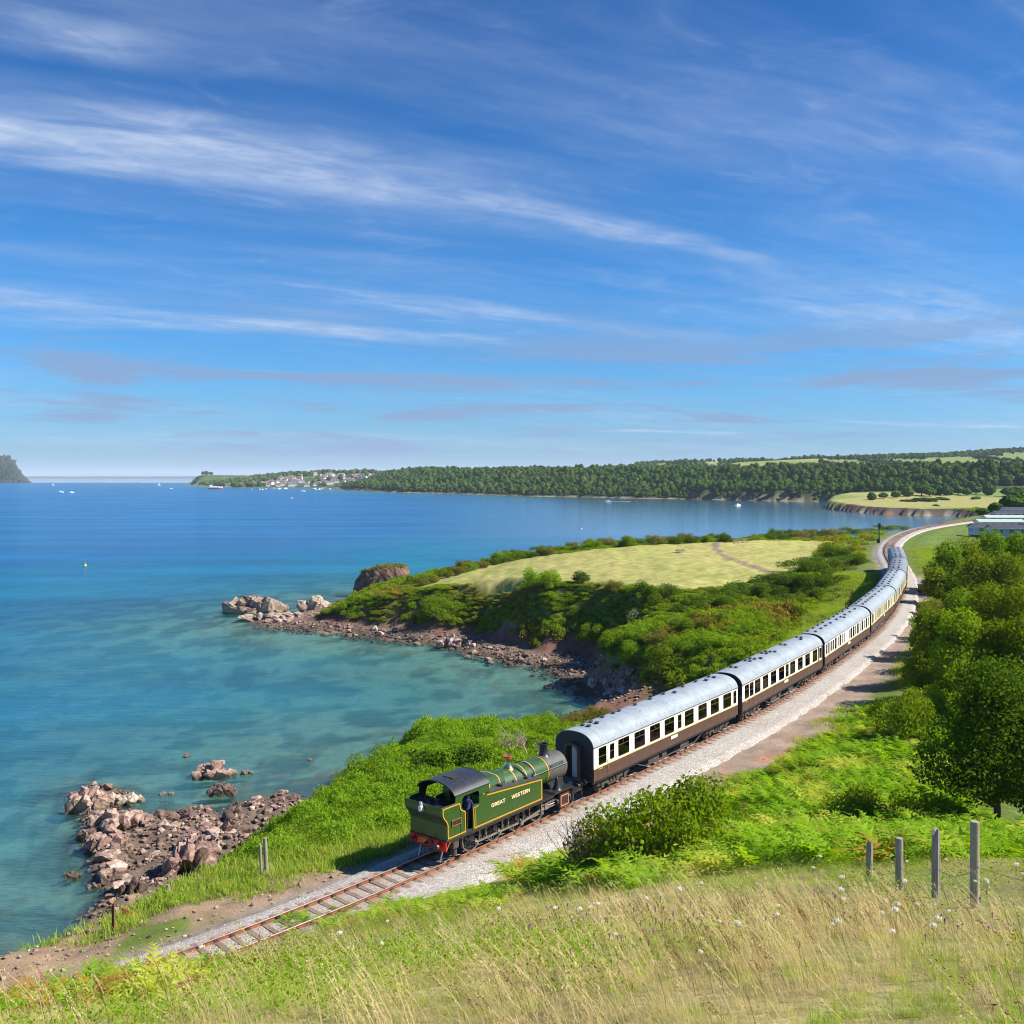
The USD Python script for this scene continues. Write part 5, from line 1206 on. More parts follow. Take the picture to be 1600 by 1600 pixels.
# bramble bank between the engine and the sea
n_ = 7600
ss_, ll_ = R.uniform(-17, 48, n_), -R.uniform(4.4, 34, n_)
p_ = track(ss_, ll_)[:, :2]
z_, d_ = H(p_[:, 0], p_[:, 1], True)
edge = np.interp(ss_, [-17, -12, -7, 0, 10, 26], [10.5, 7.2, 5.6, 5.0, 4.6, 4.4])
ok_ = (d_ > 2.0) & (-ll_ > edge + 2.0 * (fbm(np.c_[p_ / 3, p_[:, :1] * 0], 2, 8) - .5))
p_ = p_[ok_]
M_, _, _ = seeded(p_, -.1, .5, .9, .35)
_lump = .6 + 1.5 * np.clip(fbm(np.c_[p_ / 2.4, p_[:, :1] * 0], 3, 81) - .3, 0, 1) ; M_[:, :3, 2] *= _lump[:, None] * 1.15
lowb = [mat_mesh(420, 1.0, .7, .17), mat_mesh(420, 1.1, .9, .17), mat_mesh(400, .9, .6, .17)]
scatter('bramble_bank', [(m, 'leaf_bright') for m in lowb] + [(lowb[0], 'leaf_mid')], M_, np.where(fbm(np.c_[p_ / 3.2, p_[:, :1] * 0], 3, 82) > .60, 3, R.integers(0, 3, len(p_))), label='bright green brambles covering the bank between the engine and the cove', cat='brambles')

# strip beyond the far curve and the right hand valley floor
BACK = Polygon([(66, 215), (78, 246), (95, 268), (108, 286), (124, 305), (150, 330), (200, 372), (280, 470), (340, 640), (360, 800), (420, 800), (480, 560), (400, 430), (300, 380), (215, 352), (172, 340), (150, 330), (118, 296), (100, 268), (86, 236), (78, 205)]).buffer(0)
p_ = inside(BACK, .12); s_, l_ = track_sl(p_[:, 0], p_[:, 1]); p_ = p_[(np.abs(l_) > 5.5) & (H(p_[:, 0], p_[:, 1], True)[1] > 2)]
M_, _, _ = seeded(p_, -.1, .9, 2.2, .35)
scatter('coastal_scrub', [(m, 'leaf_scrub') for m in low], M_, R.integers(0, 3, len(p_)), label='green scrub and bracken between the far curve of the line and the sea', cat='scrub')
VALLEY = Polygon([(30, 62), (26, 74), (36, 92), (46, 112), (58, 136), (68, 160), (80, 190), (92, 218), (112, 248), (128, 262), (190, 262), (200, 180), (120, 90), (70, 45), (45, 40)]).buffer(0)
p_ = inside(VALLEY, .45); s_, l_ = track_sl(p_[:, 0], p_[:, 1]); p_ = p_[(l_ > np.interp(s_, [0, 60, 90, 150, 220], [11, 12, 11, 14, 22]))]
M_, _, _ = seeded(p_, -.1, .7, 1.5, .35)
scatter('valley_scrub', [(m, 'leaf_mid') for m in low], M_, R.integers(0, 3, len(p_)), label='thick green undergrowth among the trees right of the train', cat='undergrowth')

# bracken
def frond_plant(nf, L0, mat=None):
    V, F, n = [], [], 0
    for k in range(nf):
        az = k * 2.4 + R.uniform(-.3, .3); L = L0 * R.uniform(.7, 1.15); rise = R.uniform(.45, .95)
        t = np.linspace(0, 1, 9)
        cx = np.cos(az) * L * (.15 * t + .75 * t ** 1.6); cy = np.sin(az) * L * (.15 * t + .75 * t ** 1.6); cz = L * rise * (1.5 * t - .95 * t ** 2.2)
        C = np.stack([cx, cy, cz], 1); sd = np.array([-math.sin(az), math.cos(az), 0])
        for i in range(2, 9):
            w = L * .36 * (1 - (t[i] - .12)) ** 1.1 * R.uniform(.8, 1.15)
            for sgn in (-1, 1):
                tip = C[i] + sd * sgn * w + (C[i] - C[i - 1]) * .9 + [0, 0, -.10 * w + R.normal(0, .02)]
                V += [C[i] - (C[i] - C[i - 1]) * .42, C[i] + (C[i] - C[i - 1]) * .30, tip]; F.append([n, n + 1, n + 2]); n += 3
    return np.array(V), np.array(F)


BRK = GP([(796, 1384), (850, 1338), (905, 1312), (960, 1290), (1060, 1235), (1120, 1215), (1180, 1190), (1260, 1142), (1330, 1112), (1375, 1105), (1440, 1160), (1500, 1240), (1560, 1300), (1600, 1318), (1600, 1350), (1400, 1352), (1250, 1345), (1100, 1372), (1000, 1388), (900, 1398), (830, 1402)])
p_ = inside(BRK, 3.4)
s_, l_ = track_sl(p_[:, 0], p_[:, 1])
p_ = p_[l_ > np.interp(s_, [-20, -8, 0, 20, 30], [5.6, 5.6, 7.0, 6.8, 6.6]) + 1.6 * (fbm(np.c_[p_ / 2.2, p_[:, :1] * 0], 2, 19) - .5)]
br = [frond_plant(7, .95), frond_plant(9, 1.05), frond_plant(6, .85)]
M_, _, _ = seeded(p_, -.06, .7, 1.25, .3, .12)
wh = R.integers(0, 3, len(p_)); wh = np.where(R.random(len(p_)) < .035, 3, wh)
scatter('bracken', [(m, 'bracken_green') for m in br] + [(br[0], 'bracken_rust')], M_, wh, label='bright green bracken filling the bank between the railway and the foreground grass', cat='bracken')
BRK2 = GP([(470, 1432), (560, 1418), (640, 1415), (700, 1410), (800, 1390), (830, 1402), (760, 1424), (640, 1440), (520, 1455), (440, 1462), (420, 1452)])
p_ = inside(BRK2, 5.0); M_, _, _ = seeded(p_, -.05, .35, .75, .3, .12)
scatter('bracken', [(m, 'bracken_green') for m in br] + [(br[0], 'bracken_rust')], M_, np.where(R.random(len(p_)) < .08, 3, R.integers(0, 3, len(p_))), label='low green bracken along the brow just below the ballast', cat='bracken')
BRK3 = GP([(60, 1548), (150, 1528), (230, 1518), (300, 1520), (330, 1545), (200, 1580), (40, 1595), (-20, 1580)])
p_ = inside(BRK3, 5.0); M_, _, _ = seeded(p_, .05, .35, .6, .3, .12)
scatter('bracken', [(m, 'bracken_green') for m in br] + [(br[0], 'bracken_rust'), (br[2], 'bracken_rust')], M_, np.where(R.random(len(p_)) < .45, R.integers(3, 5, len(p_)), R.integers(0, 3, len(p_))), label='rusty and green bracken at the bottom left below the bare soil', cat='bracken')

ORD = ['leftmost', 'second from the left', 'third from the left', 'fourth from the left', 'fifth from the left', 'sixth from the left', 'seventh from the left', 'eighth from the left', 'ninth from the left', 'tenth from the left', 'eleventh from the left', 'twelfth from the left', 'thirteenth from the left', 'fourteenth from the left', 'fifteenth from the left']


def ordered(items):
    """the items with the words for their place from left to right"""
    o = sorted(range(len(items)), key=lambda i: items[i][0]); return [(*it, ORD[o.index(i)]) for i, it in enumerate(items)]


# ---- shrubs, each a thing of its own
K_CREST = 'bushes in a row on the crest behind the engine'
put_shrub('bright', 600, 1212, 96, 'rounded yellow green bush tallest on the crest left of the engine chimney', hscale=.85)
put_shrub('mid', 545, 1222, 60, 'small dark green bush just left of the rounded yellow green bush on the crest', hscale=.7)
for x, y, w, k, o_ in ordered([(655, 1208, 70, 'dark'), (690, 1202, 74, 'mid'), (722, 1200, 66, 'dark'), (752, 1196, 66, 'mid'), (780, 1190, 62, 'bright'), (835, 1172, 60, 'mid')]):
    put_shrub(k, x, y, w, f'leafy bush in the crest row behind the engine, {o_}', K_CREST, .85)
put_shrub('bright', 862, 1152, 74, 'bright green bush above the engine chimney at the end of the crest row', hscale=.95)
for x, y, w in ((905, 1138, 60), (935, 1124, 50), (885, 1146, 50)):
    put_shrub('olive', x, y, w, 'low olive bush on the crest beside the first coach roof', 'olive bushes beside the first coach roof', .9)
# far hedge of the headland field
hx = [(648, 915), (668, 909), (688, 902), (706, 896), (724, 890), (742, 886), (760, 882), (780, 877), (800, 873), (822, 869), (845, 866), (870, 862), (895, 859), (920, 856), (945, 853.5), (970, 852), (995, 850.5), (1020, 849.5), (1045, 848.5), (1070, 847.5), (1095, 846.5), (1120, 845.5), (1190, 843), (1215, 842), (1240, 841), (1265, 839), (1285, 838)]
for i_, (x, y) in enumerate(hx):
    for dx, dy, w in ((0, -1.5, 26), (11, 0.5, 24)):
        put_shrub(('bright', 'dark', 'mid', 'olive')[int(R.integers(4))] if x < 800 else ('dark', 'mid', 'dark', 'olive')[int(R.integers(4))], x + dx, y + dy, w * R.uniform(.8, 1.3), 'low bush in the hedge along the seaward edge of the headland field', 'hedge bushes on the seaward edge of the headland field', R.uniform(.7, 1.1))
for x, y, w, k, lb in ((850, 915, 62, 'bright', 'large pale green bush on the near edge of the headland field'), (910, 912, 30, 'dark', 'small round dark bush on the near edge of the headland field'), (960, 922, 34, 'olive', 'low brownish bush on the near field edge right of the round dark bush'),
                       (1030, 935, 60, 'dark', 'dark bush behind the flowering bushes on the headland'), (1395, 826, 46, 'dark', 'dark bush beside the railway signal at the far curve'), (1350, 832, 60, 'dark', 'wide dark bush left of the railway signal at the far curve'), (1310, 835, 44, 'olive', 'olive bush at the right end of the headland hedge'),
                       (690, 962, 70, 'mid', 'green bush in the gully near the tip of the headland cliff')):
    put_shrub(k, x, y, w, lb, None, .38 if x > 1300 else 1.0)
put_shrub('flower', 998, 975, 36, 'bush with pale pink blossom on the headland slope, left of two', hscale=1.1)
put_shrub('flower', 1062, 980, 34, 'bush with pale pink blossom on the headland slope, right of two', hscale=.8)
# blackthorn thicket between the field and the train
for x, y, w, o_ in ordered([(1140, 935, 60), (1165, 928, 70), (1190, 930, 70), (1215, 915, 72), (1240, 915, 80), (1262, 895, 80), (1285, 890, 80), (1310, 870, 64), (1255, 930, 60), (1215, 945, 70), (1175, 948, 60), (1290, 910, 60), (1330, 880, 50), (1120, 945, 60), (1090, 950, 60)]):
    put_shrub('dark', x, y, w, f'dark thorny bush in the thicket between field and train, {o_}', 'thicket bushes between the field and the train', .7)
for x, y, w, k, o_ in ordered([(1010, 1030, 70, 'bright'), (1050, 1040, 80, 'mid'), (1080, 1020, 70, 'bright'), (1000, 1000, 70, 'bright'), (960, 1010, 60, 'mid'), (1120, 1010, 60, 'bright'), (1070, 990, 60, 'mid'), (1150, 990, 50, 'bright'), (1190, 975, 40, 'bright'), (930, 1000, 60, 'mid'), (1040, 1010, 60, 'olive'), (1100, 985, 50, 'olive')]):
    put_shrub(k, x, y, w, f'bush on the slope above the cove beach, {o_}', 'bushes on the slope above the cove beach', .95)
# bushes right of the line
for x, y, w, h, k, lb in ( (1152, 1332, 54, .9, 'bright', 'small bright bush at the foot of the darker bush beside the bracken'),
                          (1335, 1300, 150, .9, 'mid', 'rounded bracken covered mound in the shade left of the fence posts'), (1455, 1290, 130, .8, 'mid', 'low leafy mound under the dark tree'), (1240, 1325, 60, .8, 'bright', 'small bush in front of the shaded mound'),
                          (1420, 1158, 116, 1.35, 'mid', 'tall leafy bush beside the cess, left of the dark tree'), (1395, 1120, 60, 1.0, 'dark', 'small shaded bush at the cess behind the tall leafy bush'), (1470, 1185, 80, 1.0, 'mid', 'bush between the tall leafy bush and the dark tree')):
    put_shrub(k, x, y, w, lb, None, h)
put_shrub('mid', 1040, 1384, 250, 'large green bush by the ballast, right of the twiggy bush', None, 1.05, Y=30, big=True)
put_shrub('mid', 1120, 1322, 130, 'darker bush between the large green bush and the bracken', None, 1.1, Y=37, big=True)
# the twiggy half of the big clump
g_ = G([(945, 1368)])[0]
tw = thing('twiggy_bush', 'half bare twiggy olive bush by the ballast in front of the engine', 'shrub', rotz(0, g_, 1.05))
pt_ = []
for k in range(150):
    az = R.uniform(0, 6.28); le = R.uniform(1.0, 2.0); sp = R.uniform(.15, .75); b0 = np.array([R.normal(0, .35), R.normal(0, .35), 0])
    t = np.linspace(0, 1, 5)[:, None]
    dr = np.array([math.cos(az) * sp - .35, math.sin(az) * sp, 1.0]); dr /= np.linalg.norm(dr)
    pt_.append((b0 + dr * t * le + R.normal(0, .06, (5, 3)) * t, np.linspace(.016, .005, 5)))
part(tw, 'twigs', tubes(pt_, 3), 'twig', kind='stuff')
part(tw, 'foliage', crown([((.3, 0, .6), .8), ((-.5, .3, .7), .7), ((.6, .4, 1.0), .7), ((-.2, -.2, 1.3), .7), ((.9, 0, .5), .7), ((.3, -.5, .9), .7)], 3600, .11, fill=.6), 'leaf_olive')
# bare dead tree on the crest
g_ = G([(800, 1180)])[0]


def branchy(base, L, depth, dirn, rad, out):
    p = [np.array(base)]; d = np.array(dirn, float)
    for k in range(4):
        d = d + R.normal(0, .22, 3); d /= np.linalg.norm(d); p.append(p[-1] + d * L / 4)
    out.append((np.array(p), np.linspace(rad, rad * .55, 5)))
    if depth:
        for k in range(4):
            q = p[int(R.integers(2, 5))]; nd_ = d + R.normal(0, .55, 3); nd_[2] = abs(nd_[2]) * .8 + .2
            branchy(q, L * R.uniform(.5, .75), depth - 1, nd_ / np.linalg.norm(nd_), rad * .55, out)


for lb, px_, sc_ in (('taller bare brown shrub standing up from the crest behind the engine', 795, 1.0), ('smaller bare grey shrub on the crest between the engine chimney and the brown one', 828, .75)):
    g_ = G([(px_, 1182)])[0]; out = []
    for k in range(3):
        branchy((R.normal(0, .2), R.normal(0, .2), 0), 1.3 * sc_, 3, (R.normal(0, .3), R.normal(0, .3), 1.0), .05, out)
    bt = thing('bare_shrub', lb, 'shrub', rotz(0, g_)); part(bt, 'branches', tubes(out, 4), 'twig_pale')

# ---- trees right of the train
def tree(px, py, h, w, label, mat, n, lsize, trunk_r=.16, lean=0.0, clear=.08, group=None, squash=1.0, nl=26, Y=None):
    g = G([(px, py)])[0] if Y is None else np.array([(px - 800) / FOC * Y, Y, float(H(np.array([(px - 800) / FOC * Y]), np.array([float(Y)]))[0])])
    t = thing('tree', label, 'tree', rotz(R.uniform(0, 6.28), g), group)
    lob = []
    for k in range(nl):
        a = R.uniform(0, 6.28); q = R.uniform(0, 1) ** .6; zc = h * R.uniform(clear + .12, .88); rr = w / 2 * .62 * math.sin(min(1, (zc / h - clear) / (1 - clear) * 1.1 + .25) * math.pi) ** .6
        lob.append(((math.cos(a) * rr * q, math.sin(a) * rr * q, zc), w * R.uniform(.10, .22)))
    lob.append(((0, 0, h * .8), w * .24))
    part(t, 'crown', crown(lob, n, lsize, fill=.3, jitter=.6), mat)
    limb = [([(0, 0, -.4), (lean * .4, .1, h * .2), (lean * .8, 0, h * .5), (lean, 0, h * .8)], [trunk_r * 1.15, trunk_r * .9, trunk_r * .6, .03])]
    tr_ = part(t, 'trunk', tubes(limb, 8), 'bark', True)
    for c, r in lob[:9]:
        part(t, 'limb', tubes([([(lean * .4, .05, h * R.uniform(.16, .3)), (c[0] * .5, c[1] * .5, c[2] * .7), c], [trunk_r * .5, trunk_r * .32, .02])], 6), 'bark', True)
    return t


for x, y, w, k, o_ in ordered([(1465, 1105, 90, 'mid'), (1500, 1130, 100, 'bright'), (1550, 1150, 110, 'bright'), (1590, 1180, 110, 'mid'), (1520, 1180, 100, 'dark'), (1440, 1065, 70, 'mid'), (1455, 1000, 60, 'bright'), (1475, 970, 60, 'olive'), (1500, 985, 70, 'dark'), (1545, 990, 80, 'mid'), (1590, 1000, 80, 'mid'), (1450, 960, 40, 'mid'), (1580, 1110, 100, 'mid')]):
    put_shrub(k, x, y, w, f'leafy bush between the trees right of the train, {o_}', 'bushes between the trees right of the train', 1.2)
for px_, py_, h_, w_, m_, o_ in ordered([(1482, 928, 7.5, 8.5, 'leaf_mid'), (1512, 922, 8.2, 8.0, 'leaf_tree'), (1548, 918, 8.6, 9.5, 'leaf_mid'), (1590, 915, 8.2, 9.0, 'leaf_mid'), (1462, 945, 5.0, 6.0, 'leaf_tree'), (1530, 948, 7.0, 9.0, 'leaf_tree'), (1575, 950, 7.0, 9.0, 'leaf_tree')]):
    tree(px_, py_, h_, w_, f'bushy tree in the belt below the caravans, {o_}', m_, 5200, .34, group='trees in the belt below the caravans')
for px_, py_, h_, w_, m_, o_ in ordered([(1470, 1075, 6.8, 6.5, 'leaf_tree'), (1500, 1095, 7.2, 7.5, 'leaf_mid'), (1545, 1050, 8.5, 8.0, 'leaf_tree'), (1590, 1060, 8.6, 8.0, 'leaf_tree'), (1555, 1115, 7.0, 7.0, 'leaf_tree'), (1600, 1120, 7.4, 7.0, 'leaf_tree'), (1450, 1030, 5.0, 5.5, 'leaf_tree'), (1500, 1021, 6.5, 7.0, 'leaf_mid')]):
    tree(px_, py_, h_, w_, f'leafy tree in the dense clump right of the coaches, {o_}', m_, 6500, .27, group='trees in the dense clump right of the coaches')
tree(1556, 1318, 6.5, 6.2, 'dark sycamore with a bare leaning trunk above the fence posts', 'leaf_dark', 19000, .14, .13, .4, .10, nl=44, Y=36)
tree(1640, 1300, 6.4, 5.2, 'dark tree at the right edge of the picture behind the sycamore', 'leaf_dark', 9500, .17, .12, -.3, .1, nl=18, Y=40)
tree(1700, 1345, 6.0, 5.0, 'dark tree just outside the right edge, shading the sycamore', 'leaf_dark', 6000, .2, .15, 0, .1, Y=35)
# ---------------------------------------------------------------- rocks
RED = [(0.12, 0.072, 0.056), (0.34, 0.215, 0.17), (0.58, 0.43, 0.355)]
rocky('rock_red', RED, 0.55, lichen=(0.50, 0.34, 0.05), lich=0.55, low=(0.10, 0.075, 0.045))
rocky('rock_dark', [(0.07, 0.046, 0.038), (0.20, 0.13, 0.108), (0.37, 0.265, 0.215)], 0.5, lichen=(0.42, 0.27, 0.05), lich=0.35, low=(0.07, 0.05, 0.03))
rocky('rock_pale', [(0.20, 0.14, 0.10), (0.42, 0.325, 0.24), (0.58, 0.48, 0.37)], 0.35, low=(0.12, 0.09, 0.05))
rocky('rock_stack', [(0.10, 0.055, 0.04), (0.27, 0.165, 0.11), (0.42, 0.30, 0.20)], 0.3, low=(0.08, 0.05, 0.03))


def hull_rock(rng, dims, n=16):
    v = rng.normal(size=(n, 3)); v /= np.linalg.norm(v, axis=1, keepdims=True)
    v = np.sign(v) * np.abs(v) ** .7 * rng.uniform(.8, 1.05, (n, 1)) * np.asarray(dims) / 2
    return m3.Manifold.hull_points(v)


def outcrop(seed, dims, k=14, strata=.5, tilt=.35):
    """angular blocks leaning one way, grown together"""
    rng = np.random.default_rng(seed); out = []
    for i in range(k):
        u = rng.uniform(-.5, .5, 2) * [.78, .7]; r = 1 - 1.2 * np.hypot(*u)
        b = np.array([dims[0] * rng.uniform(.22, .42), dims[1] * rng.uniform(.3, .55), dims[2] * rng.uniform(.5, .85)])
        q = hull_rock(rng, b, 14).rotate([float(rng.normal(0, 10)), float(math.degrees(tilt) + rng.normal(0, 9)), float(rng.normal(15 * strata, 14))])
        out.append(q.translate([float(u[0] * dims[0]), float(u[1] * dims[1]), float(dims[2] * (max(r, .12) * rng.uniform(.35, .75) - .15))]))
    M = m3.Manifold.batch_boolean(out, m3.OpType.Add).refine_to_length(max(dims) / 14)
    mm = M.to_mesh(); v = np.array(mm.vert_properties[:, :3], float)
    v += (np.stack([fbm(v * 2.2 / max(dims) * 8 + o, 3, seed) for o in (0, 31, 57)], -1) - .5) * max(dims) * .045
    return trimesh.Trimesh(v, mm.tri_verts, process=False)


rp = []
for k in range(9):
    rng = np.random.default_rng(100 + k); p = proto(f'boulder_{"abcdefghi"[k]}')
    mm = hull_rock(rng, (1, rng.uniform(.62, .95), rng.uniform(.5, .8)), 18).refine_to_length(.3).to_mesh()
    v = np.array(mm.vert_properties[:, :3], float); v += (np.stack([fbm(v * 3 + o, 3, k) for o in (0, 31, 57)], -1) - .5) * .12
    rp.append((p.GetPath(), trimesh.Trimesh(v, mm.tri_verts, process=False)))
    part(p, 'stone', rp[-1][1], ('rock_red', 'rock_red', 'rock_dark')[k % 3])


def strew(poly, n, smin, smax, power, name, label, group, big=True, mt='rock_red', zmin=-.35):
    pts = []
    x0, y0, x1, y1 = poly.bounds
    while len(pts) < n:
        q = R.uniform([x0, y0], [x1, y1], (n * 3, 2)); q = q[shapely.contains_xy(poly, q[:, 0], q[:, 1])]
        pts += [tuple(v) for v in q]
    p = np.array(pts[:n]); z = H(p[:, 0], p[:, 1]); ok = (z > zmin) & (z < 5); p, z = p[ok], z[ok]
    s = smin + (smax - smin) * R.random(len(p)) ** power
    M = mats(np.c_[p, np.maximum(z, -.15) + s * .12], R.uniform(0, 6.28, len(p)), np.c_[s, s, s * R.uniform(.75, 1.15, len(p))], R.normal(0, .3, len(p)))
    if big:
        for k in range(len(p)):
            copy(rp[int(R.integers(9))][0], name, M[k], label, 'rock', group)
    else:
        scatter(name, [(m, mt if i % 3 else 'rock_dark') for i, (_, m) in enumerate(rp[:6])], M, R.integers(0, 6, len(p)), label=label, cat='stones')


SH2 = SHELF.buffer(-.3).difference(Polygon([(-19.5, 58), (-10, 58), (-10, 100), (-16.5, 100), (-18, 84), (-21, 76), (-24, 68)]))
strew(SH2, 58, 1.2, 2.3, 1.6, 'boulder', 'large reddish brown boulder among the rocks at the foot of the near bank', 'large boulders at the foot of the near bank')
strew(SH2, 150, .65, 1.25, 1.1, 'boulder', 'reddish brown boulder among the rocks at the foot of the near bank', 'boulders at the foot of the near bank')
strew(SH2, 420, .4, .85, 1.2, 'loose_stones', 'middling red stones packed between the boulders of the near shore', None, False)
strew(SH2.buffer(.8), 3600, .12, .5, 1.4, 'loose_stones', 'small loose red stones between the boulders of the near shore', None, False)
SHORE = LineString(COAST[16:30]).buffer(6).intersection(HEAD.buffer(5))
strew(SHORE, 110, .7, 1.9, 1.8, 'boulder', 'dark boulder on the rocky shore under the headland cliff', 'boulders under the headland cliff')
strew(SHORE, 2600, .2, .7, 1.3, 'loose_stones', 'small dark stones along the shore under the headland cliff', None, False, 'rock_dark')
COVE = Polygon([(4, 128), (10, 134), (13, 140), (18, 138), (22, 126), (14, 122)])
strew(COVE, 500, .15, .6, 1.4, 'loose_stones', 'small stones on the pale beach at the head of the cove', None, False)


def crag(px, py, w_px, h_px, label, mat, seed, depth=.7, tilt=.35, k=14, rz=0.0, zb=0.0):
    x, y = W0(px, py, zb); s = y / FOC
    o = outcrop(seed, (w_px * s, w_px * s * depth, h_px * s * 1.25), k, tilt=tilt)
    return solo('sea_rock', o, mat, label, 'rock', rotz(rz, (x, y, zb)))


crag(333, 1213, 68, 26, 'pointed brown rock islet in the water off the near rocks, largest of the islets', 'rock_red', 3)
crag(345, 1243, 50, 22, 'low brown rock islet between the pointed islet and the shore', 'rock_dark', 4)
crag(262, 1242, 26, 8, 'flat orange brown rock just breaking the water left of the low islet', 'rock_red', 5, k=6)
crag(290, 1182, 24, 5, 'flat tawny rock awash above the pointed islet', 'rock_red', 6, k=5)
crag(385, 1209, 22, 9, 'small brown rock in the water right of the pointed islet', 'rock_red', 7, k=6)
crag(112, 1371, 30, 13, 'lone tawny rock in the clear water left of the near boulders', 'rock_red', 8, k=7)
crag(148, 1386, 24, 10, 'orange rock half under water beside the near boulders', 'rock_red', 9, k=6)
crag(484, 1189, 14, 6, 'small reddish rock in the water just above the bright bank', 'rock_red', 19, k=5)
crag(140, 1262, 66, 40, 'big split brown crag at the seaward tip of the near rocks', 'rock_red', 10, tilt=.6, k=20, zb=.2)
crag(192, 1254, 56, 22, 'slanting pale brown slab beside the split crag', 'rock_pale', 11, tilt=.7, k=10)
crag(172, 1292, 74, 30, 'long sloping rock with yellow lichen behind the split crag', 'rock_red', 12, tilt=-.5, k=14, zb=.4)
crag(165, 1322, 60, 36, 'blocky brown crag with lichen in the middle of the near rocks', 'rock_red', 13, k=16, zb=.3)
crag(300, 1358, 88, 50, 'great reddish crag against the near bank', 'rock_red', 14, k=20, zb=.6)
crag(295, 1325, 40, 30, 'lichen yellowed rock above the great reddish crag', 'rock_red', 15, k=10, zb=.5)
crag(205, 1398, 40, 28, 'rounded brown crag at the lower end of the near rocks', 'rock_dark', 16, k=12, zb=.3)
crag(130, 1312, 26, 22, 'upright brown block at the outer edge of the near rocks', 'rock_red', 17, k=8)
crag(400, 957, 104, 32, 'long pale jagged rock at the very tip of the headland', 'rock_pale', 20, .5, .25, 22)
crag(492, 956, 72, 26, 'pale sloping rock between the jagged tip and the headland', 'rock_pale', 21, .6, .2, 14)
crag(440, 975, 60, 14, 'low brown rocks linking the headland to its pale tip', 'rock_red', 22, .6, .3, 12)
crag(420, 968, 110, 12, 'low tan ledge running out towards the jagged tip', 'rock_pale', 31, .5, .2, 16)
crag(470, 968, 90, 14, 'reddish ledge below the pale sloping rock', 'rock_red', 32, .5, .25, 14)
crag(545, 975, 44, 20, 'grey boulder pile under the end of the headland', 'rock_pale', 23, .6, .3, 10)
crag(588, 990, 26, 16, 'single pale boulder on the dark shore under the headland', 'rock_pale', 24, .8, .2, 7)
crag(700, 1008, 40, 20, 'red rock shelf where the headland cliff has slipped', 'rock_red', 25, .6, .3, 9, zb=.5)
crag(790, 1018, 36, 14, 'lichen covered ledge on the shore of the cove', 'rock_red', 26, .6, .3, 8, zb=.4)
crag(940, 1072, 44, 16, 'yellow lichened ledge at the back of the cove beach', 'rock_red', 27, .6, .3, 9, zb=.8)
x_, y_ = W0(596, 930)
st = thing('rock_stack', 'red cliffed stack with a grassy top beyond the tip of the headland', 'rock', rotz(0, (x_, y_ + 3, 0)))
ic = trimesh.creation.icosphere(5); v = np.array(ic.vertices); n3 = fbm(v * 1.6 + 3, 4, 6); n4 = fbm(v * 6, 3, 7)
prof = np.clip(v[:, 2], -.2, .62) / .62
v2_ = v * np.array([7.6, 6, 1]) * (1 + .35 * (n3 - .5) + .14 * (n4 - .5))[:, None]
v2_[:, 2] = 7.6 * prof * (1 - .28 * (v[:, 0] < 0) * np.abs(v[:, 0])) + (n4 - .5) * 1.4
part(st, 'cliff', trimesh.Trimesh(v2_, ic.faces, process=False), 'rock_stack')
top = v2_[(v[:, 2] > .60)]
part(st, 'turf', (lambda m: trimesh.Trimesh(m[0], m[1], process=False))(leaves(top[R.integers(0, len(top), 2600)] + R.normal(0, .25, (2600, 3)) * [1, 1, .35], np.tile([0, 0, 1.0], (2600, 1)), .45)), 'leaf_olive', kind='stuff')

# ---------------------------------------------------------------- the far shore
def blob(seed, sub=3, sq=.95):
    ic = trimesh.creation.icosphere(sub); v = np.array(ic.vertices)
    r = 1 + .55 * (fbm(v * 1.7 + seed, 3, seed) - .5) + .5 * (fbm(v * 4.5 + seed, 2, seed + 5) - .5)
    v = v * r[:, None] * np.array([1, 1, sq]); v[:, 2] = np.where(v[:, 2] < 0, v[:, 2] * .75, v[:, 2])
    return trimesh.Trimesh(v, ic.faces, process=False)


paint('far_bark', (0.10, 0.08, 0.06), 0.9)
FT = []
for k in range(5):
    m = blob(k * 3 + 1, 3, (1.0, .85, 1.15, .9, 1.3)[k])
    FT.append(m)
fp_ = []
for k in range(5):
    p = proto(f'far_tree_{"abcde"[k]}')
    c = FT[k].copy(); c.apply_translation([0, 0, 1.1])
    part(p, 'crown', c, 'leaf_far'); part(p, 'trunk', cyl((0, 0, -.6), (0, 0, .9), .09, 6), 'far_bark'); fp_.append(p.GetPath())
n_ = 112000
xx, yy_ = R.uniform(-470, 2600, n_), R.uniform(1180, 2650, n_)
ok_ = shapely.contains_xy(LANDP, xx, yy_); xx, yy_ = xx[ok_], yy_[ok_]
z_, d_ = H(xx, yy_, True)
front = yy_ - 1180 + .10 * (xx - 430)
clear = fbm(np.stack([xx / 90, yy_ / 90, xx * 0], -1), 2, 41)
ok_ = (d_ > np.where(xx > 200, 1.0, 5)) & (d_ < 250 + 90 * (clear - .5)) & (yy_ < 2600) & ((xx < 420) | (front > 6)) & (R.random(len(xx)) < np.where(d_ < 190, 1, .5)) & (np.abs(xx / yy_) < .60) & (R.random(len(xx)) < .95)
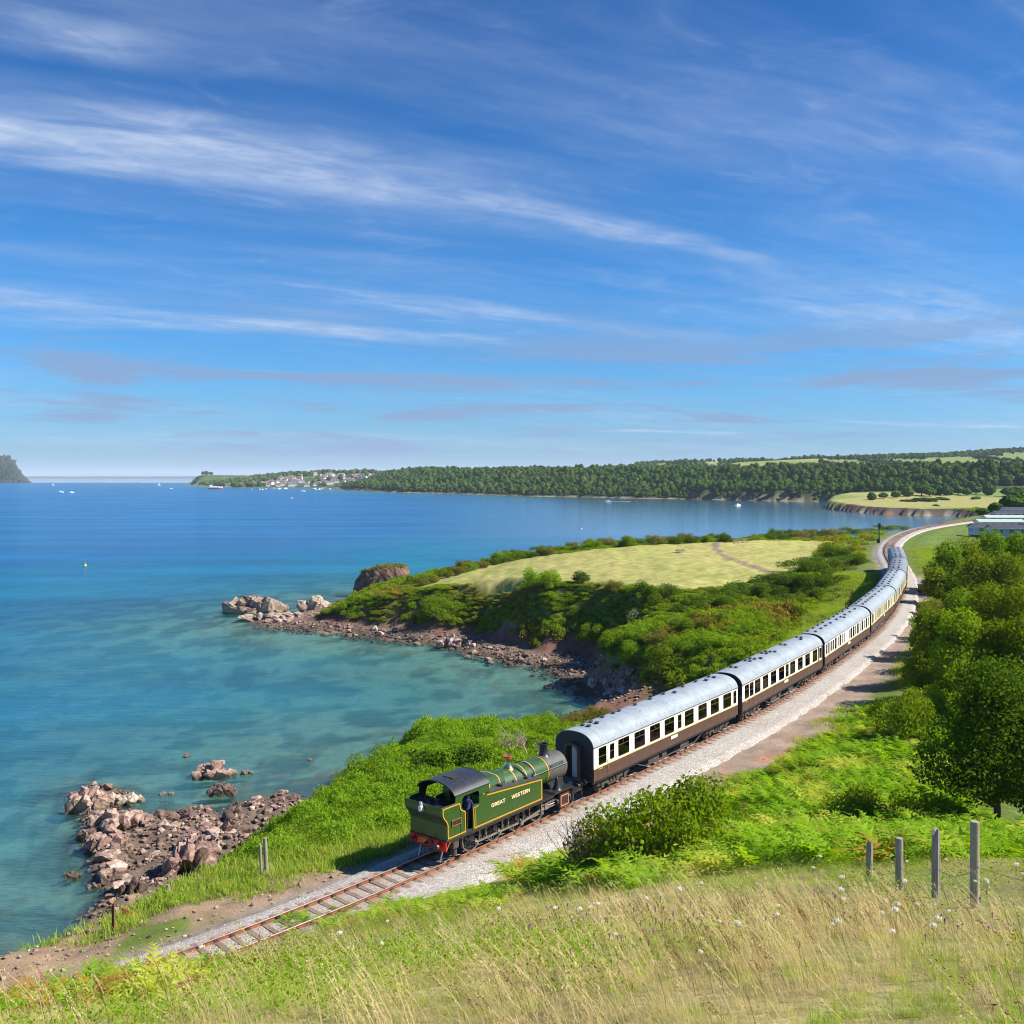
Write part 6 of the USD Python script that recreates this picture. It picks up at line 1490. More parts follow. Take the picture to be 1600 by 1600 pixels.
# the woods run on behind the low fields on the right
ok_ |= (xx > 420) & (front > 12) & (front < 330) & (np.abs(xx / yy_) < .60) & (d_ > 20)
xx, yy_, z_, d_ = xx[ok_], yy_[ok_], z_[ok_], d_[ok_]
sz = R.uniform(1.9, 4.9, len(xx)) * (.8 + .5 * fbm(np.stack([xx / 60, yy_ / 60, xx * 0], -1), 2, 5)) * np.where(d_ < 14, .6, 1.0)
order = np.argsort(yy_ - 2.2 * z_ + R.normal(0, 60, len(xx)))
near_ = order[:300]
rest = np.setdiff1d(np.arange(len(xx)), near_)
TM = mats(np.c_[xx, yy_, z_ - .25 * sz], R.uniform(0, 6.28, len(xx)), np.c_[sz, sz, sz * R.uniform(.75, 1.5, len(xx))])
for i_ in near_:
    copy(fp_[int(R.integers(5))], 'woodland_tree', TM[i_], 'broad leafed tree at the front of the dense wood along the far shore', 'tree', 'trees at the front of the far wood')
up_ = [(m.copy().apply_translation([0, 0, 1.1]), 'leaf_far') for m in FT]
scatter('far_woodland', up_, TM[rest], R.integers(0, 5, len(rest)), label='dense dark green wood covering the far shore of the bay', cat='woodland')
# hedges and copses on the hills behind
hp = []
for k in range(70):
    x0, y0 = R.uniform(-100, 2300), R.uniform(2050, 3500); a = R.choice([0.15, 1.6]) + R.normal(0, .2); ln = R.uniform(80, 420)
    t = np.arange(0, ln, 7.5)
    hp.append(np.c_[x0 + t * np.cos(a), y0 + t * np.sin(a)])
hp = np.vstack(hp); cop = R.uniform([600, 2700], [2300, 3600], (900, 2)); cop = cop[fbm(np.c_[cop / 160, cop[:, :1] * 0], 2, 23) > .52]
hp = np.vstack([hp, cop]); hz_ = H(hp[:, 0], hp[:, 1])
sz = R.uniform(2.5, 6.0, len(hp))
scatter('far_hedgerows', up_, mats(np.c_[hp, hz_ - .5], R.uniform(0, 6.28, len(hp)), sz), R.integers(0, 5, len(hp)), label='dark hedgerows and copses between the fields of the far hills', cat='hedgerow')
# low point across the bay: scattered bushes on its fields
for px, py, h, lb in ((1443, 783, 5.5, 'dark flat topped thicket in the middle of the far field'), (1418, 784, 3.5, 'left end of the dark thicket in the far field'), (1470, 781, 4.0, 'right end of the dark thicket in the far field'), (1525, 780, 3.0, 'small lone bush on the far field'), (1462, 790.5, 2.0, 'tiny bush on the edge of the far low cliff')):
    g = G([(px, py)])[0]
    copy(fp_[int(R.integers(5))], 'far_bush', mats(np.array([[g[0], g[1], g[2] - h * .8]]), np.array([R.uniform(0, 6)]), np.array([[h * 2.6, h * 1.2, h * .75]]))[0], lb, 'bush')
for px, py, h, o_ in ordered([(1400, 778, 7), (1418, 776, 9), (1440, 774, 10), (1452, 775, 9), (1466, 773, 8), (1480, 774, 8), (1497, 773, 9), (1510, 774, 7), (1525, 772, 8), (1545, 773, 9), (1380, 779, 6), (1362, 781, 6), (1590, 775, 10), (1575, 776, 9)]):
    g = G([(px, py)])[0]
    copy(fp_[int(R.integers(5))], 'field_tree', mats(np.array([[g[0], g[1], g[2] - .5]]), np.array([R.uniform(0, 6)]), np.array([[h * .75, h * .75, h * .55]]))[0], f'round tree at the back of the low field across the bay, {o_}', 'tree', 'trees along the back of the far field')
for px, py, Y, h, o_ in ordered([(1530, 795, 420, 5), (1545, 788, 430, 6.5), (1560, 784, 440, 6.5), (1578, 790, 400, 5), (1590, 786, 420, 5.5), (1515, 800, 400, 3.6), (1600, 792, 380, 5), (1555, 797, 385, 3.4), (1490, 806, 390, 3.0), (1470, 810, 380, 2.6), (1450, 812, 372, 2.6), (1430, 814, 366, 2.4), (1535, 802, 370, 2.8)]):
    x = (px - 800) / FOC * Y; z = float(H(np.array([x]), np.array([float(Y)]))[0])
    copy(fp_[int(R.integers(5))], 'line_side_bush', mats(np.array([[x, Y, z - .4]]), np.array([R.uniform(0, 6)]), np.array([[h * .8, h * .8, h * .55]]))[0], f'dark bush beyond the far end of the line, {o_}', 'bush', 'bushes beyond the far end of the line')

# town across the bay
paint('house_white', (0.78, 0.77, 0.74), 0.7, var=0.06); paint('house_cream', (0.66, 0.58, 0.46), 0.7, var=0.1); paint('house_roof', (0.16, 0.13, 0.125), 0.8, var=0.3); paint('house_roof_red', (0.30, 0.15, 0.11), 0.8, var=0.3); paint('house_glass', (0.04, 0.05, 0.06), 0.2)
hs = []
for k, (w, dd, e, rg, wm, rm) in enumerate([(10, 8, 5.2, 8.0, 'house_white', 'house_roof'), (16, 9, 6.0, 9.4, 'house_white', 'house_roof'), (12, 8, 7.5, 10.5, 'house_cream', 'house_roof_red'), (24, 10, 6.5, 10.0, 'house_white', 'house_roof')]):
    p = proto(f'house_{"abcd"[k]}')
    part(p, 'wall', slab(Polygon([(-dd / 2, -3), (-dd / 2, e), (0, rg - .25), (dd / 2, e), (dd / 2, -3)]), -w / 2, w / 2, 'yz'), wm)
    part(p, 'roof', slab(Polygon([(-dd / 2 - .5, e - .4), (0, rg), (dd / 2 + .5, e - .4), (dd / 2 + .5, e - .05), (0, rg + .35), (-dd / 2 - .5, e - .05)]), -w / 2 - .4, w / 2 + .4, 'yz'), rm)
    part(p, 'chimney', bx(w * .25, w * .25 + 1, -.5, .5, rg - .6, rg + 1.4), wm)
    for i_ in range(int(w // 4)):
        part(p, 'window', bx(-w / 2 + 1.4 + i_ * 4, -w / 2 + 3.0 + i_ * 4, -dd / 2 - .04, -dd / 2 + .05, 2.8, 4.4), 'house_glass')
    hs.append(p.GetPath())
hp = []
for k in range(420):
    px, py = R.uniform(352, 585), 0
    py = 760.5 - abs(R.normal(0, 7.5)) if px < 500 else 757 - R.uniform(0, 14)
    if py > 742: hp.append((px, py))
hp = np.array(hp); hg = G(hp)
k_ = 0; taken = []
for g in hg:
    if g[2] < 1.5 or g[1] > 3900 or g[1] < 2600 or any(np.hypot(g[0] - q[0], g[1] - q[1]) < 15 for q in taken): continue
    taken.append(g); k_ += 1
    copy(hs[int(R.integers(4))], 'house', rotz(R.normal(0, .35), (g[0], g[1], g[2])), 'white or cream house on the wooded hillside of the town across the bay', 'house', 'houses of the town across the bay')
    if k_ >= 130: break
tp = R.uniform([-1200, 2760], [-400, 3900], (2600, 2)); tz, td = H(tp[:, 0], tp[:, 1], True)
ok_ = (td > 14) & (fbm(np.c_[tp / 110, tp[:, :1] * 0], 3, 66) > .44); tp, tz = tp[ok_], tz[ok_]
ok_ = np.array([min(np.hypot(q[0] - t[0], q[1] - t[1]) for t in taken) > 11 for q in tp]); tp, tz = tp[ok_], tz[ok_]
sz = R.uniform(3.5, 7.5, len(tp))
scatter('town_trees', up_, mats(np.c_[tp, tz - .6], R.uniform(0, 6.28, len(tp)), sz), R.integers(0, 5, len(tp)), label='trees between the houses of the town across the bay', cat='trees')

# boats and buoys
paint('hull_white', (0.82, 0.82, 0.80), 0.35, var=0.04); paint('hull_blue', (0.05, 0.11, 0.28), 0.35); paint('hull_red', (0.50, 0.09, 0.06), 0.4); paint('buoy_yellow', (0.80, 0.55, 0.04), 0.4); paint('wake', (0.75, 0.80, 0.84), 0.9, var=0.1)


def hull(L, B, D):
    t = np.linspace(0, 1, 13); w = B / 2 * np.minimum(1, 1.15 * (1 - t ** 2.6)) * np.where(t < .1, .9, 1)
    ring = []
    for ti, wi in zip(t, w):
        x = (ti - .5) * L; sh = D * (1 + .35 * ti ** 2)
        ring.append([(x, -wi, sh), (x, -wi * .8, D * .25), (x, 0, -D * .35), (x, wi * .8, D * .25), (x, wi, sh), (x, 0, sh * .93)])
    V = np.array(ring).reshape(-1, 3); F = []
    for i in range(12):
        for j in range(6):
            j2 = (j + 1) % 6; F += [[i * 6 + j, i * 6 + j2, (i + 1) * 6 + j2, (i + 1) * 6 + j]]
    F += [[0, 1, 2, 3], [0, 3, 4, 5]]
    return (V, np.array(F))


def boat(px, py, L, label, kind='motor', heading=0.3, group=None, wake=False):
    x, y = W0(px, py)
    t = thing('boat', label, 'boat', rotz(heading, (x, y, 0)), group)
    part(t, 'hull', hull(L, L * .34, L * .12), 'hull_blue' if kind == 'blue' else 'hull_red' if kind == 'red' else 'hull_white')
    part(t, 'cabin', cat_([bx(-L * .18, L * .14, -L * .10, L * .10, L * .1, L * .27), bx(-L * .14, L * .06, -L * .085, L * .085, L * .27, L * .29)]), 'hull_white')
    part(t, 'windscreen', bx(L * .14, L * .15, -L * .09, L * .09, L * .15, L * .25), 'house_glass')
    if kind == 'sail':
        part(t, 'mast', cyl((0, 0, L * .1), (0, 0, L * 1.15), L * .012, 6), 'hull_white')
        part(t, 'sail', slab(Polygon([(-.02 * L, .22 * L), (-.02 * L, 1.1 * L), (-.42 * L, .24 * L)]), -.01 * L, .01 * L), 'hull_white')
    if wake:
        part(t, 'wake', slab(Polygon([(-L * .4, -.3), (-L * 3.2, -L * .3), (-L * 3.6, 0), (-L * 3.2, L * .3), (-L * .4, .3)]), 0, .1).apply_transform(np.array([[1, 0, 0, 0], [0, 0, 1, 0], [0, 1, 0, .05], [0, 0, 0, 1.]])), 'wake')
    return t


fx, fy = W0(337, 764.3)
fe = thing('ferry', 'red and white ferry crossing in front of the town', 'ferry', rotz(.12, (fx, fy, 0)))
part(fe, 'hull', hull(38, 9, 2.6), 'hull_red'); part(fe, 'upper_hull', (lambda h: (h[0] * [1, 1, .75] + [0, 0, 2.4], h[1]))(hull(36, 8.5, 4)), 'hull_white')
part(fe, 'superstructure', cat_([bx(-13, 9, -3, 3, 4.6, 7.4), bx(-16, -9, -2.4, 2.4, 7.4, 11)]), 'hull_white'); part(fe, 'funnel', cyl((-13, 0, 10), (-13, 0, 14.5), 1.2, 12), 'hull_blue')
boat(950, 784, 8, 'white speedboat with a wake before the wooded shore, centre of the bay', heading=3.0, wake=True)
boat(1153, 790, 7, 'white motor boat moored before the wood, right side of the bay', heading=.4)
boat(95, 769.5, 12, 'white motor boat far out on the left, left of two', heading=.2)
boat(112, 769.8, 9, 'white motor boat far out on the left, right of two', heading=.6)
boat(83, 758.5, 9, 'tiny pale sailing boat far out near the horizon on the left', 'sail')
boat(249, 759, 10, 'white sailing boat far out left of the town', 'sail')
boat(267, 764, 9, 'small white boat between the sailing boat and the ferry')
boat(473, 768, 11, 'white motor boat off the town, right of the ferry', heading=.1)
boat(456, 778.5, 4, 'small white boat nearer than the others off the town')
for k in range(22):
    boat(R.uniform(385, 548), R.uniform(762.6, 765.2), R.uniform(7, 13), 'small moored boat in the harbour below the town', R.choice(['motor', 'blue', 'motor', 'motor']), R.uniform(0, 6), 'boats moored below the town')
for px, py, c, lb in ((133, 884, 'buoy_yellow', 'small yellow buoy floating on the blue water at the left'), (909, 826, 'hull_white', 'small pale buoy floating behind the headland field')):
    x, y = W0(px, py); s = .9 if c == 'buoy_yellow' else .6
    t = thing('buoy', lb, 'buoy', rotz(0, (x, y, 0))); part(t, 'float', lathe([(0, -.4 * s), (.5 * s, -.3 * s), (.6 * s, .1 * s), (.35 * s, .5 * s), (.1 * s, .6 * s), (0, .6 * s)], (0, 0, 0), n=16), c, True); part(t, 'post', cyl((0, 0, .5 * s), (0, 0, 1.3 * s), .08 * s, 6), c)
# far low coast and island on the horizon
look('far_land', {'g': ('geometry', {}), 'n': ('noise_texture', {'scale': 0.02, 'detail': 6.0}), 'r': ('rgb_ramp', {'ramp': [(0.3, (0.012, 0.022, 0.014)), (0.7, (0.05, 0.065, 0.035))]}), 'p': ('principled_bsdf', {'roughness': 0.9})}, [('g.position', 'n.vector'), ('n.fac', 'r.fac'), ('r.color', 'p.base_color')], 'p.BSDF')
t = np.linspace(0, 1, 160); bx_ = (12 + 292 * t - 800) / FOC * 20000; bh = 36 + 10 * fbm(np.c_[t * 22, t * 0, t * 0], 4, 3)
V = np.concatenate([np.c_[bx_, bx_ * 0 + 19800, bx_ * 0 - 2], np.c_[bx_, bx_ * 0 + 20000, bh], np.c_[bx_, bx_ * 0 + 20500, bx_ * 0 - 2]]); i = np.arange(159)
data(usdkit.mesh(stage, '/World/far_coast', (V, np.concatenate([np.stack([i, i + 1, i + 161, i + 160], 1), np.stack([i + 160, i + 161, i + 321, i + 320], 1)])), LOOK['far_land']).GetPrim(), kind='structure')
ic = trimesh.creation.icosphere(6); v = np.array(ic.vertices); v = v[:, :]; n3 = fbm(v * 2.4 + 9, 5, 15); n4 = fbm(v * 9, 4, 16)
v3 = v * (1 + .5 * (n3 - .5) + .45 * (n4 - .5) + .3 * (fbm(v * 22, 3, 17) - .5))[:, None] * np.array([88, 150, 141]); v3[:, 2] = np.maximum(v3[:, 2], -3)
v3[:, 0] += np.where(v[:, 0] > 0, 110 * np.clip(.35 - v[:, 2], 0, .35) * v[:, 0] * 1.6, 0)
x_ = (2 - 800) / FOC * 5600
solo('island', trimesh.Trimesh(v3, ic.faces, process=False), 'far_land', 'steep hazy grey green island at the left edge of the horizon', 'island', rotz(0, (x_, 5600, 0)))
px_l = np.r_[np.linspace(-40, 300, 40)]
V = np.array([[(p - 800) / FOC * Y, Y, 0.06] for Y in (5000, 5600, 8000, 14000, 26000) for p in px_l]); V[:40, 1] += 260 * fbm(np.c_[px_l / 9, px_l * 0, px_l * 0], 3, 2)
i, j = np.meshgrid(np.arange(4), np.arange(39), indexing='ij')
cw = usdkit.mesh(stage, '/World/calm_water', (V, np.stack([i * 40 + j, i * 40 + j + 1, (i + 1) * 40 + j + 1, (i + 1) * 40 + j], -1).reshape(-1, 4)), LOOK['calm'], True).GetPrim()
data(cw, kind='structure', label='band of pale glassy water under the horizon at the left'); vcolor(cw, 'deep', np.tile([.2, 1.0, 1.0], (len(V), 1)))
# ---------------------------------------------------------------- fence posts, signal, caravans and other small things
rocky_ = None
look('post_wood', {'tc': ('texture_coordinate', {}), 'mp': ('mapping', {'scale': (9.0, 9.0, 0.7)}), 'n': ('noise_texture', {'scale': 3.0, 'detail': 8.0, 'roughness': 0.7}), 'r': ('rgb_ramp', {'ramp': [(0.25, (0.10, 0.085, 0.07)), (0.55, (0.30, 0.27, 0.235)), (0.8, (0.46, 0.43, 0.38))]}),
                   'b': ('bump', {'strength': 0.8, 'distance': 0.01}), 'p': ('principled_bsdf', {'roughness': 0.9, 'specular_ior_level': 0.2})},
     [('tc.object', 'mp.vector'), ('mp.vector', 'n.vector'), ('n.fac', 'r.fac'), ('r.color', 'p.base_color'), ('n.fac', 'b.height'), ('b.normal', 'p.normal')], 'p.BSDF')
paint('post_green', (0.30, 0.275, 0.21), 0.85, var=0.25, scale=5.0, dirt=(0.34, 0.22, 0.13), dirt_amt=0.7, bump=0.4)
paint('wire', (0.25, 0.24, 0.23), 0.5, 0.6); paint('steel_rust', (0.13, 0.055, 0.035), 0.85, var=0.3, dirt=(0.25, 0.09, 0.04)); paint('rust_bright', (0.42, 0.13, 0.05), 0.8, var=0.2)


def post(px, py_top, py_bot, Y, r, label, group, mat='post_wood', split=False, lean=0.0):
    x = (px - 800) / FOC * Y; z1 = CAMZ - (py_top - HOR) / FOC * Y; z0 = float(H(np.array([x]), np.array([float(Y)]))[0]) - .3
    h = z1 - z0
    prof = [(0, 0), (r * 1.04, 0), (r, h * .5), (r * .97, h - .03), (r * .86, h - .004), (0, h)]
    m = lathe(prof, (0, 0, 0), n=18); v = np.array(m.vertices)
    ang = np.arctan2(v[:, 1], v[:, 0]); f = 1 + (.16 * np.abs(np.sin(ang * 2.5 + 1)) ** 6 * -1 if split else 0) + .05 * (fbm(np.c_[np.cos(ang) * 2, np.sin(ang) * 2, v[:, 2] * 2], 2, int(px)) - .5)
    v[:, :2] *= np.broadcast_to(f, len(v))[:, None]; v[:, 0] += lean * v[:, 2]
    if split: v[:, 2] += np.where(v[:, 2] > h * .9, .05 * np.sin(ang * 2 + px), 0)
    solo('fence_post', trimesh.Trimesh(v, m.faces, process=False), mat, label, 'fence post', rotz(0, (x, Y, z0)), 40, group)
    return np.array([x, Y, z0 + h])


FG = 'wooden fence posts in the dry grass'
a_ = post(1523, 1283, 1392, 12.3, .055, 'tall round pale fence post in the dry grass, rightmost and tallest of four', FG, 'post_green')
b_ = post(1462, 1298, 1378, 13.4, .058, 'split weathered fence post, second from the right of four', FG, split=True)
c_ = post(1405, 1309, 1370, 14.4, .056, 'grey weathered fence post, second from the left of four', FG)
d__ = post(1356, 1318, 1362, 15.6, .055, 'short dark broken fence post, leftmost of four', FG, split=True, lean=.03)
wp = [a_ + [0, 0, -.55], b_ + [.0, 0, -.5], c_ + [0, 0, -.42], d__ + [0, 0, -.35]]
e0 = a_ + [3.2, -2.6, -.5]
t = thing('fence_wire', 'thin sagging wire strung between the fence posts', 'wire')
pts = []
for p, q in zip([e0] + wp[:-1], wp):
    for k in np.linspace(0, 1, 9)[:-1]:
        w = p * (1 - k) + q * k; w[2] -= .10 * k * (1 - k) * 4; pts.append(w + [0, -.07, 0])
part(t, 'wire', tubes([(np.array(pts), .0045)], 4), 'wire', True)
for px, yt, yb, Y, r, lb in ((417, 1309, 1334, 50.5, .10, 'grey stump post on the bright bank left of the engine, right of two'), (409, 1319, 1338, 50.0, .07, 'thin grey stump post on the bright bank left of the engine, left of two'), (264, 1382, 1404, 49.0, .09, 'grey leaning fence post on the grass edge above the near rocks')):
    post(px, yt, yb, Y, r, lb, None, lean=-.05)
g_ = G([(177, 1456)])[0]
t = thing('steel_post', 'dark rusty steel post beside the bare soil at the lower left', 'post', rotz(0, g_)); part(t, 'rail_post', cat_([bx(-.05, .05, -.015, .015, -.4, 1.28), bx(-.055, -.04, -.06, .06, -.4, 1.28), bx(.04, .055, -.06, .06, -.4, 1.28)]), 'steel_rust'); part(t, 'bolt', cat_([cyl((0, -.02, z), (0, -.05, z), .02, 8) for z in (.5, .9)]), 'steel_rust')
g_ = G([(191, 1436)])[0]
solo('steel_bracket', cat_([slab(Polygon([(0, .1), (.75, -.06), (.78, 0), (0, .42)]), -.02, .02), bx(0, .7, -.12, .12, .0, .02)]), 'rust_bright', 'orange rusty steel bracket lying in the grass right of the dark steel post', 'bracket', rotz(.1, g_ + [0, 0, .15]))
# signal by the far curve
g_ = G([(1374, 849)])[0]
t = thing('railway_signal', 'dark colour light signal on a post beside the far curve', 'signal', rotz(0, g_))
part(t, 'post', cyl((0, 0, -.5), (0, 0, 3.9), .09, 10), 'engine_black'); part(t, 'head', cat_([slab(rrect(-.28, .28, 3.6, 5.0, .12), -.12, .12), cyl((.0, -.12, 4.6), (0, -.42, 4.62), .14, 12), cyl((0, -.12, 4.1), (0, -.42, 4.12), .14, 12)]), 'engine_black')
part(t, 'ladder', cat_([bx(-.2, -.17, .3, .33, 0, 3.8), bx(.17, .2, .3, .33, 0, 3.8)] + [bx(-.2, .2, .3, .33, z, z + .03) for z in np.arange(.3, 3.8, .35)]), 'engine_black'); part(t, 'cabinet', bx(-.35, .35, .5, .9, -.3, 1.1), 'engine_black')
# bridge parapet rails by the sixth coach
for lb, l, n, s0 in (('dark fence posts on the bank left of the fifth and sixth coaches', -6.2, 7, 86.0),):
    for k in range(n):
        p = track(s0 + k * 5.0, l - k * .15); p[2] = float(H(np.array([p[0]]), np.array([p[1]]))[0])
        t = thing('bank_post', 'short dark post in the line of posts left of the fifth and sixth coaches', 'post', rotz(0, p), 'posts along the bank left of the far coaches'); part(t, 'post', cyl((0, 0, -.4), (0, 0, 1.3), .09, 8), 'steel_rust')
p = track(112, 3.2); p[2] = float(H(np.array([p[0]]), np.array([p[1]]))[0])
t = thing('brick_abutment', 'low brown bridge wall with a pale coping right of the sixth coach', 'wall', rotz(math.pi / 2 - float(np.interp(112, ps, pth)), p)); part(t, 'wall', bx(-2.2, 2.2, -.3, .3, -2.5, 1.2), 'gangway_brown'); part(t, 'coping', bx(-2.3, 2.3, -.42, .42, 1.2, 1.4), 'lamp_white')
# orange barrier sign
g_ = G([(1459, 905)])[0]
paint('sign_orange', (0.75, 0.13, 0.03), 0.5); t = thing('barrier_sign', 'orange and white warning sign in the grass right of the train', 'sign', rotz(0, g_)); part(t, 'board', slab(rrect(-.55, .55, .5, 1.3, .1), -.02, .02), 'sign_orange'); part(t, 'upper_panel', slab(shapely.geometry.Point(.1, 1.7).buffer(.42), -.02, .02), 'sign_orange'); part(t, 'white_panel', slab(shapely.geometry.Point(.1, 1.66).buffer(.24), -.035, -.021), 'lamp_white'); part(t, 'frame', cat_([bx(-.45, -.4, -.02, .02, -.3, .5), bx(.4, .45, -.02, .02, -.3, .5), bx(.07, .12, .02, .05, -.3, 1.6)]), 'steel_rod')
# caravans
paint('van_wall', (0.42, 0.46, 0.47), 0.5, var=0.04, dirt=(0.5, 0.52, 0.5)); paint('van_wall_green', (0.60, 0.72, 0.64), 0.5, var=0.04); paint('van_roof', (0.045, 0.043, 0.06), 0.6, var=0.15); paint('van_roof_pale', (0.42, 0.48, 0.43), 0.5, var=0.05); paint('van_glass', (0.10, 0.16, 0.19), 0.12)


def caravan(px, py, Y, ang, Ln, Wd, wall, roof, label, gable=False):
    x = (px - 800) / FOC * Y; z = float(H(np.array([x]), np.array([float(Y)]))[0])
    t = thing('static_caravan', label, 'caravan', rotz(ang, (x, Y, max(z - 1.0, CAMZ - (py - HOR) / FOC * Y - .4))))
    part(t, 'wall', slab(Polygon([(-Wd / 2, .5), (-Wd / 2, 2.7), (0, 3.25), (Wd / 2, 2.7), (Wd / 2, .5)]), 0, Ln, 'yz'), wall)
    part(t, 'skirt', bx(.1, Ln - .1, -Wd / 2 + .1, Wd / 2 - .1, -.8, .5), 'undergear')
    part(t, 'roof', slab(Polygon([(-Wd / 2 - .25, 2.6), (0, 3.3), (Wd / 2 + .25, 2.6), (Wd / 2 + .25, 2.72), (0, 3.45), (-Wd / 2 - .25, 2.72)]), -.3, Ln + .3, 'yz'), roof)
    for k in range(int(Ln // 2.6)):
        wf = part(t, 'window', slab(rrect(1.0 + k * 2.6, 2.4 + k * 2.6, 1.35, 2.4, .06).difference(rrect(1.07 + k * 2.6, 2.33 + k * 2.6, 1.42, 2.33, .04)), -Wd / 2 - .04, -Wd / 2), 'lamp_white'); part(wf, 'pane', slab(rrect(1.07 + k * 2.6, 2.33 + k * 2.6, 1.42, 2.33, .04), -Wd / 2 - .02, -Wd / 2 - .005), 'van_glass')
    for y0 in (-1.5, -.45, .6):
        wf = part(t, 'window', bx(-.05, 0, y0, y0 + .9, 1.1, 2.4), 'lamp_white'); part(wf, 'pane', bx(-.07, -.051, y0 + .07, y0 + .83, 1.17, 2.33), 'van_glass')
    part(t, 'gutter', cat_([bx(-.3, Ln + .3, s * (Wd / 2 + .25), s * (Wd / 2 + .33), 2.58, 2.68) for s in (-1, 1)]), 'lamp_white')
    if gable:
        part(t, 'porch_gable', slab(Polygon([(Ln * .62, 2.6), (Ln * .72, 3.45), (Ln * .82, 2.6)]), -Wd / 2 - .5, -.2), 'van_wall'); part(t, 'porch_roof', cat_([slab(LineString([(Ln * .60, 2.5), (Ln * .72, 3.52), (Ln * .84, 2.5)]).buffer(.06), -Wd / 2 - .6, -.2)]), 'van_roof')


caravan(1546, 840, 232, -.06, 12.5, 4.0, 'van_wall', 'van_roof', 'grey white static caravan with a dark roof, nearest of the group', False)
caravan(1518, 836, 258, -.03, 17.0, 4.2, 'van_wall', 'van_roof', 'long grey static caravan with a small gable on its dark roof', True)
caravan(1526, 827, 292, -.02, 13.0, 4.0, 'van_wall_green', 'van_roof_pale', 'pale green static caravan behind the long grey one')
caravan(1538, 823, 315, -.02, 13.0, 4.0, 'van_wall_green', 'van_roof_pale', 'pale green static caravan in the third row of the group')
caravan(1552, 819, 345, -.02, 14.0, 4.2, 'van_wall', 'van_roof', 'static caravan with a slate coloured roof in the fourth row')
caravan(1566, 816, 372, -.02, 14.0, 4.2, 'van_wall', 'van_roof', 'static caravan with a slate coloured roof farthest back')
# benches on the headland
def bench(px, py, label, table=False):
    g = G([(px, py)])[0]; t = thing('picnic_table' if table else 'bench', label, 'picnic table' if table else 'bench', rotz(.4, g))
    if table:
        for y in (-.3, -.1, .1, .3): part(t, 'top_plank', bx(-.95, .95, y - .09, y + .09, .72, .76), 'twig')
        for y in (-.75, .75): part(t, 'seat', bx(-.95, .95, y - .14, y + .14, .42, .46), 'twig')
        for x in (-.7, .7): part(t, 'leg', cat_([slab(LineString([(-.7, 0), (-.25, .72)]).buffer(.045), x - .03, x + .03, 'yz'), slab(LineString([(.7, 0), (.25, .72)]).buffer(.045), x - .03, x + .03, 'yz'), bx(x - .03, x + .03, -.8, .8, .36, .42)]), 'twig')
    else:
        part(t, 'seat', bx(-.8, .8, -.2, .2, .42, .47), 'twig'); part(t, 'backrest', bx(-.8, .8, .2, .25, .5, .95), 'twig')
        for x in (-.65, .65): part(t, 'leg', cat_([bx(x - .04, x + .04, -.18, -.1, 0, .42), bx(x - .04, x + .04, .18, .26, 0, .95)]), 'twig')
bench(1063, 863, 'wooden picnic table out on the dry headland field', True)
bench(1150, 849.5, 'wooden bench at the bend of the headland path, left of two')
bench(1164, 847.5, 'wooden bench beside the headland path, right of two')
# pale stones under the sycamore
g_ = G([(1572, 1312)])[0]
solo('fallen_stone', outcrop(71, (1.2, .7, .6), 6), 'rock_pale', 'pale pinkish boulder at the foot of the dark sycamore', 'rock', rotz(.3, g_ + [0.1, .3, -.05]))

# ---------------------------------------------------------------- the dry hillside in the foreground
def blades(n, r, h0, h1, w, lean, curl=.35, bias=(-.25, .05)):
    base = R.normal(0, r, (n, 2)); h = R.uniform(h0, h1, n); az = R.uniform(0, 6.28, n); ln = np.abs(R.normal(0, lean, n))
    d = np.stack([np.cos(az) * ln + bias[0], np.sin(az) * ln + bias[1]], 1); s = np.stack([-np.sin(az), np.cos(az), az * 0], 1) * (w * R.uniform(.6, 1.4, n))[:, None]
    b = np.c_[base, base[:, 0] * 0 - .05]; m = b + np.c_[d * (h * .45)[:, None], h * .55]; t = b + np.c_[d * (h * (1 + curl))[:, None], h * (1 - .25 * np.hypot(d[:, 0], d[:, 1]))]
    V = np.stack([b - s, b + s, m - s * .8, m + s * .8, t], 1).reshape(-1, 3); i = np.arange(n)[:, None] * 5
    F = np.concatenate([i + [0, 1, 3], i + [0, 3, 2], i + [2, 3, 4]], 1).reshape(-1, 3)
    return V, F


def stalks(n, r, h0, h1, head=True):
    V, F, k = [], [], 0
    for _ in range(n):
        b = np.array([*R.normal(0, r, 2), -.05]); h = R.uniform(h0, h1); d = np.array([-R.uniform(.15, .6), R.normal(0, .16)]); w = .0024
        q = [b + np.array([d[0] * h * t ** 1.6, d[1] * h * t ** 1.6, h * t * (1 - .12 * t)]) for t in (0, .4, .75, 1.0)]
        az = R.uniform(0, 3.14); s = np.array([math.cos(az), math.sin(az), 0]) * w
        for a_, b2 in zip(q[:-1], q[1:]):
            V += [a_ - s, a_ + s, b2 + s * .8, b2 - s * .8]; F += [[k, k + 1, k + 2], [k, k + 2, k + 3]]; k += 4
        if head:
            dr = q[3] - q[2]; dr /= np.linalg.norm(dr)
            for j in range(12):
                c = q[3] + dr * (j - 7) * .014; o = R.normal(0, .007, 3) + [0, 0, -.004]; wd = R.normal(0, .0022, 3)
                V += [c, c + o + wd, c + o * 1.4 + dr * .018]; F.append([k, k + 1, k + 2]); k += 3
    return np.array(V), np.array(F)


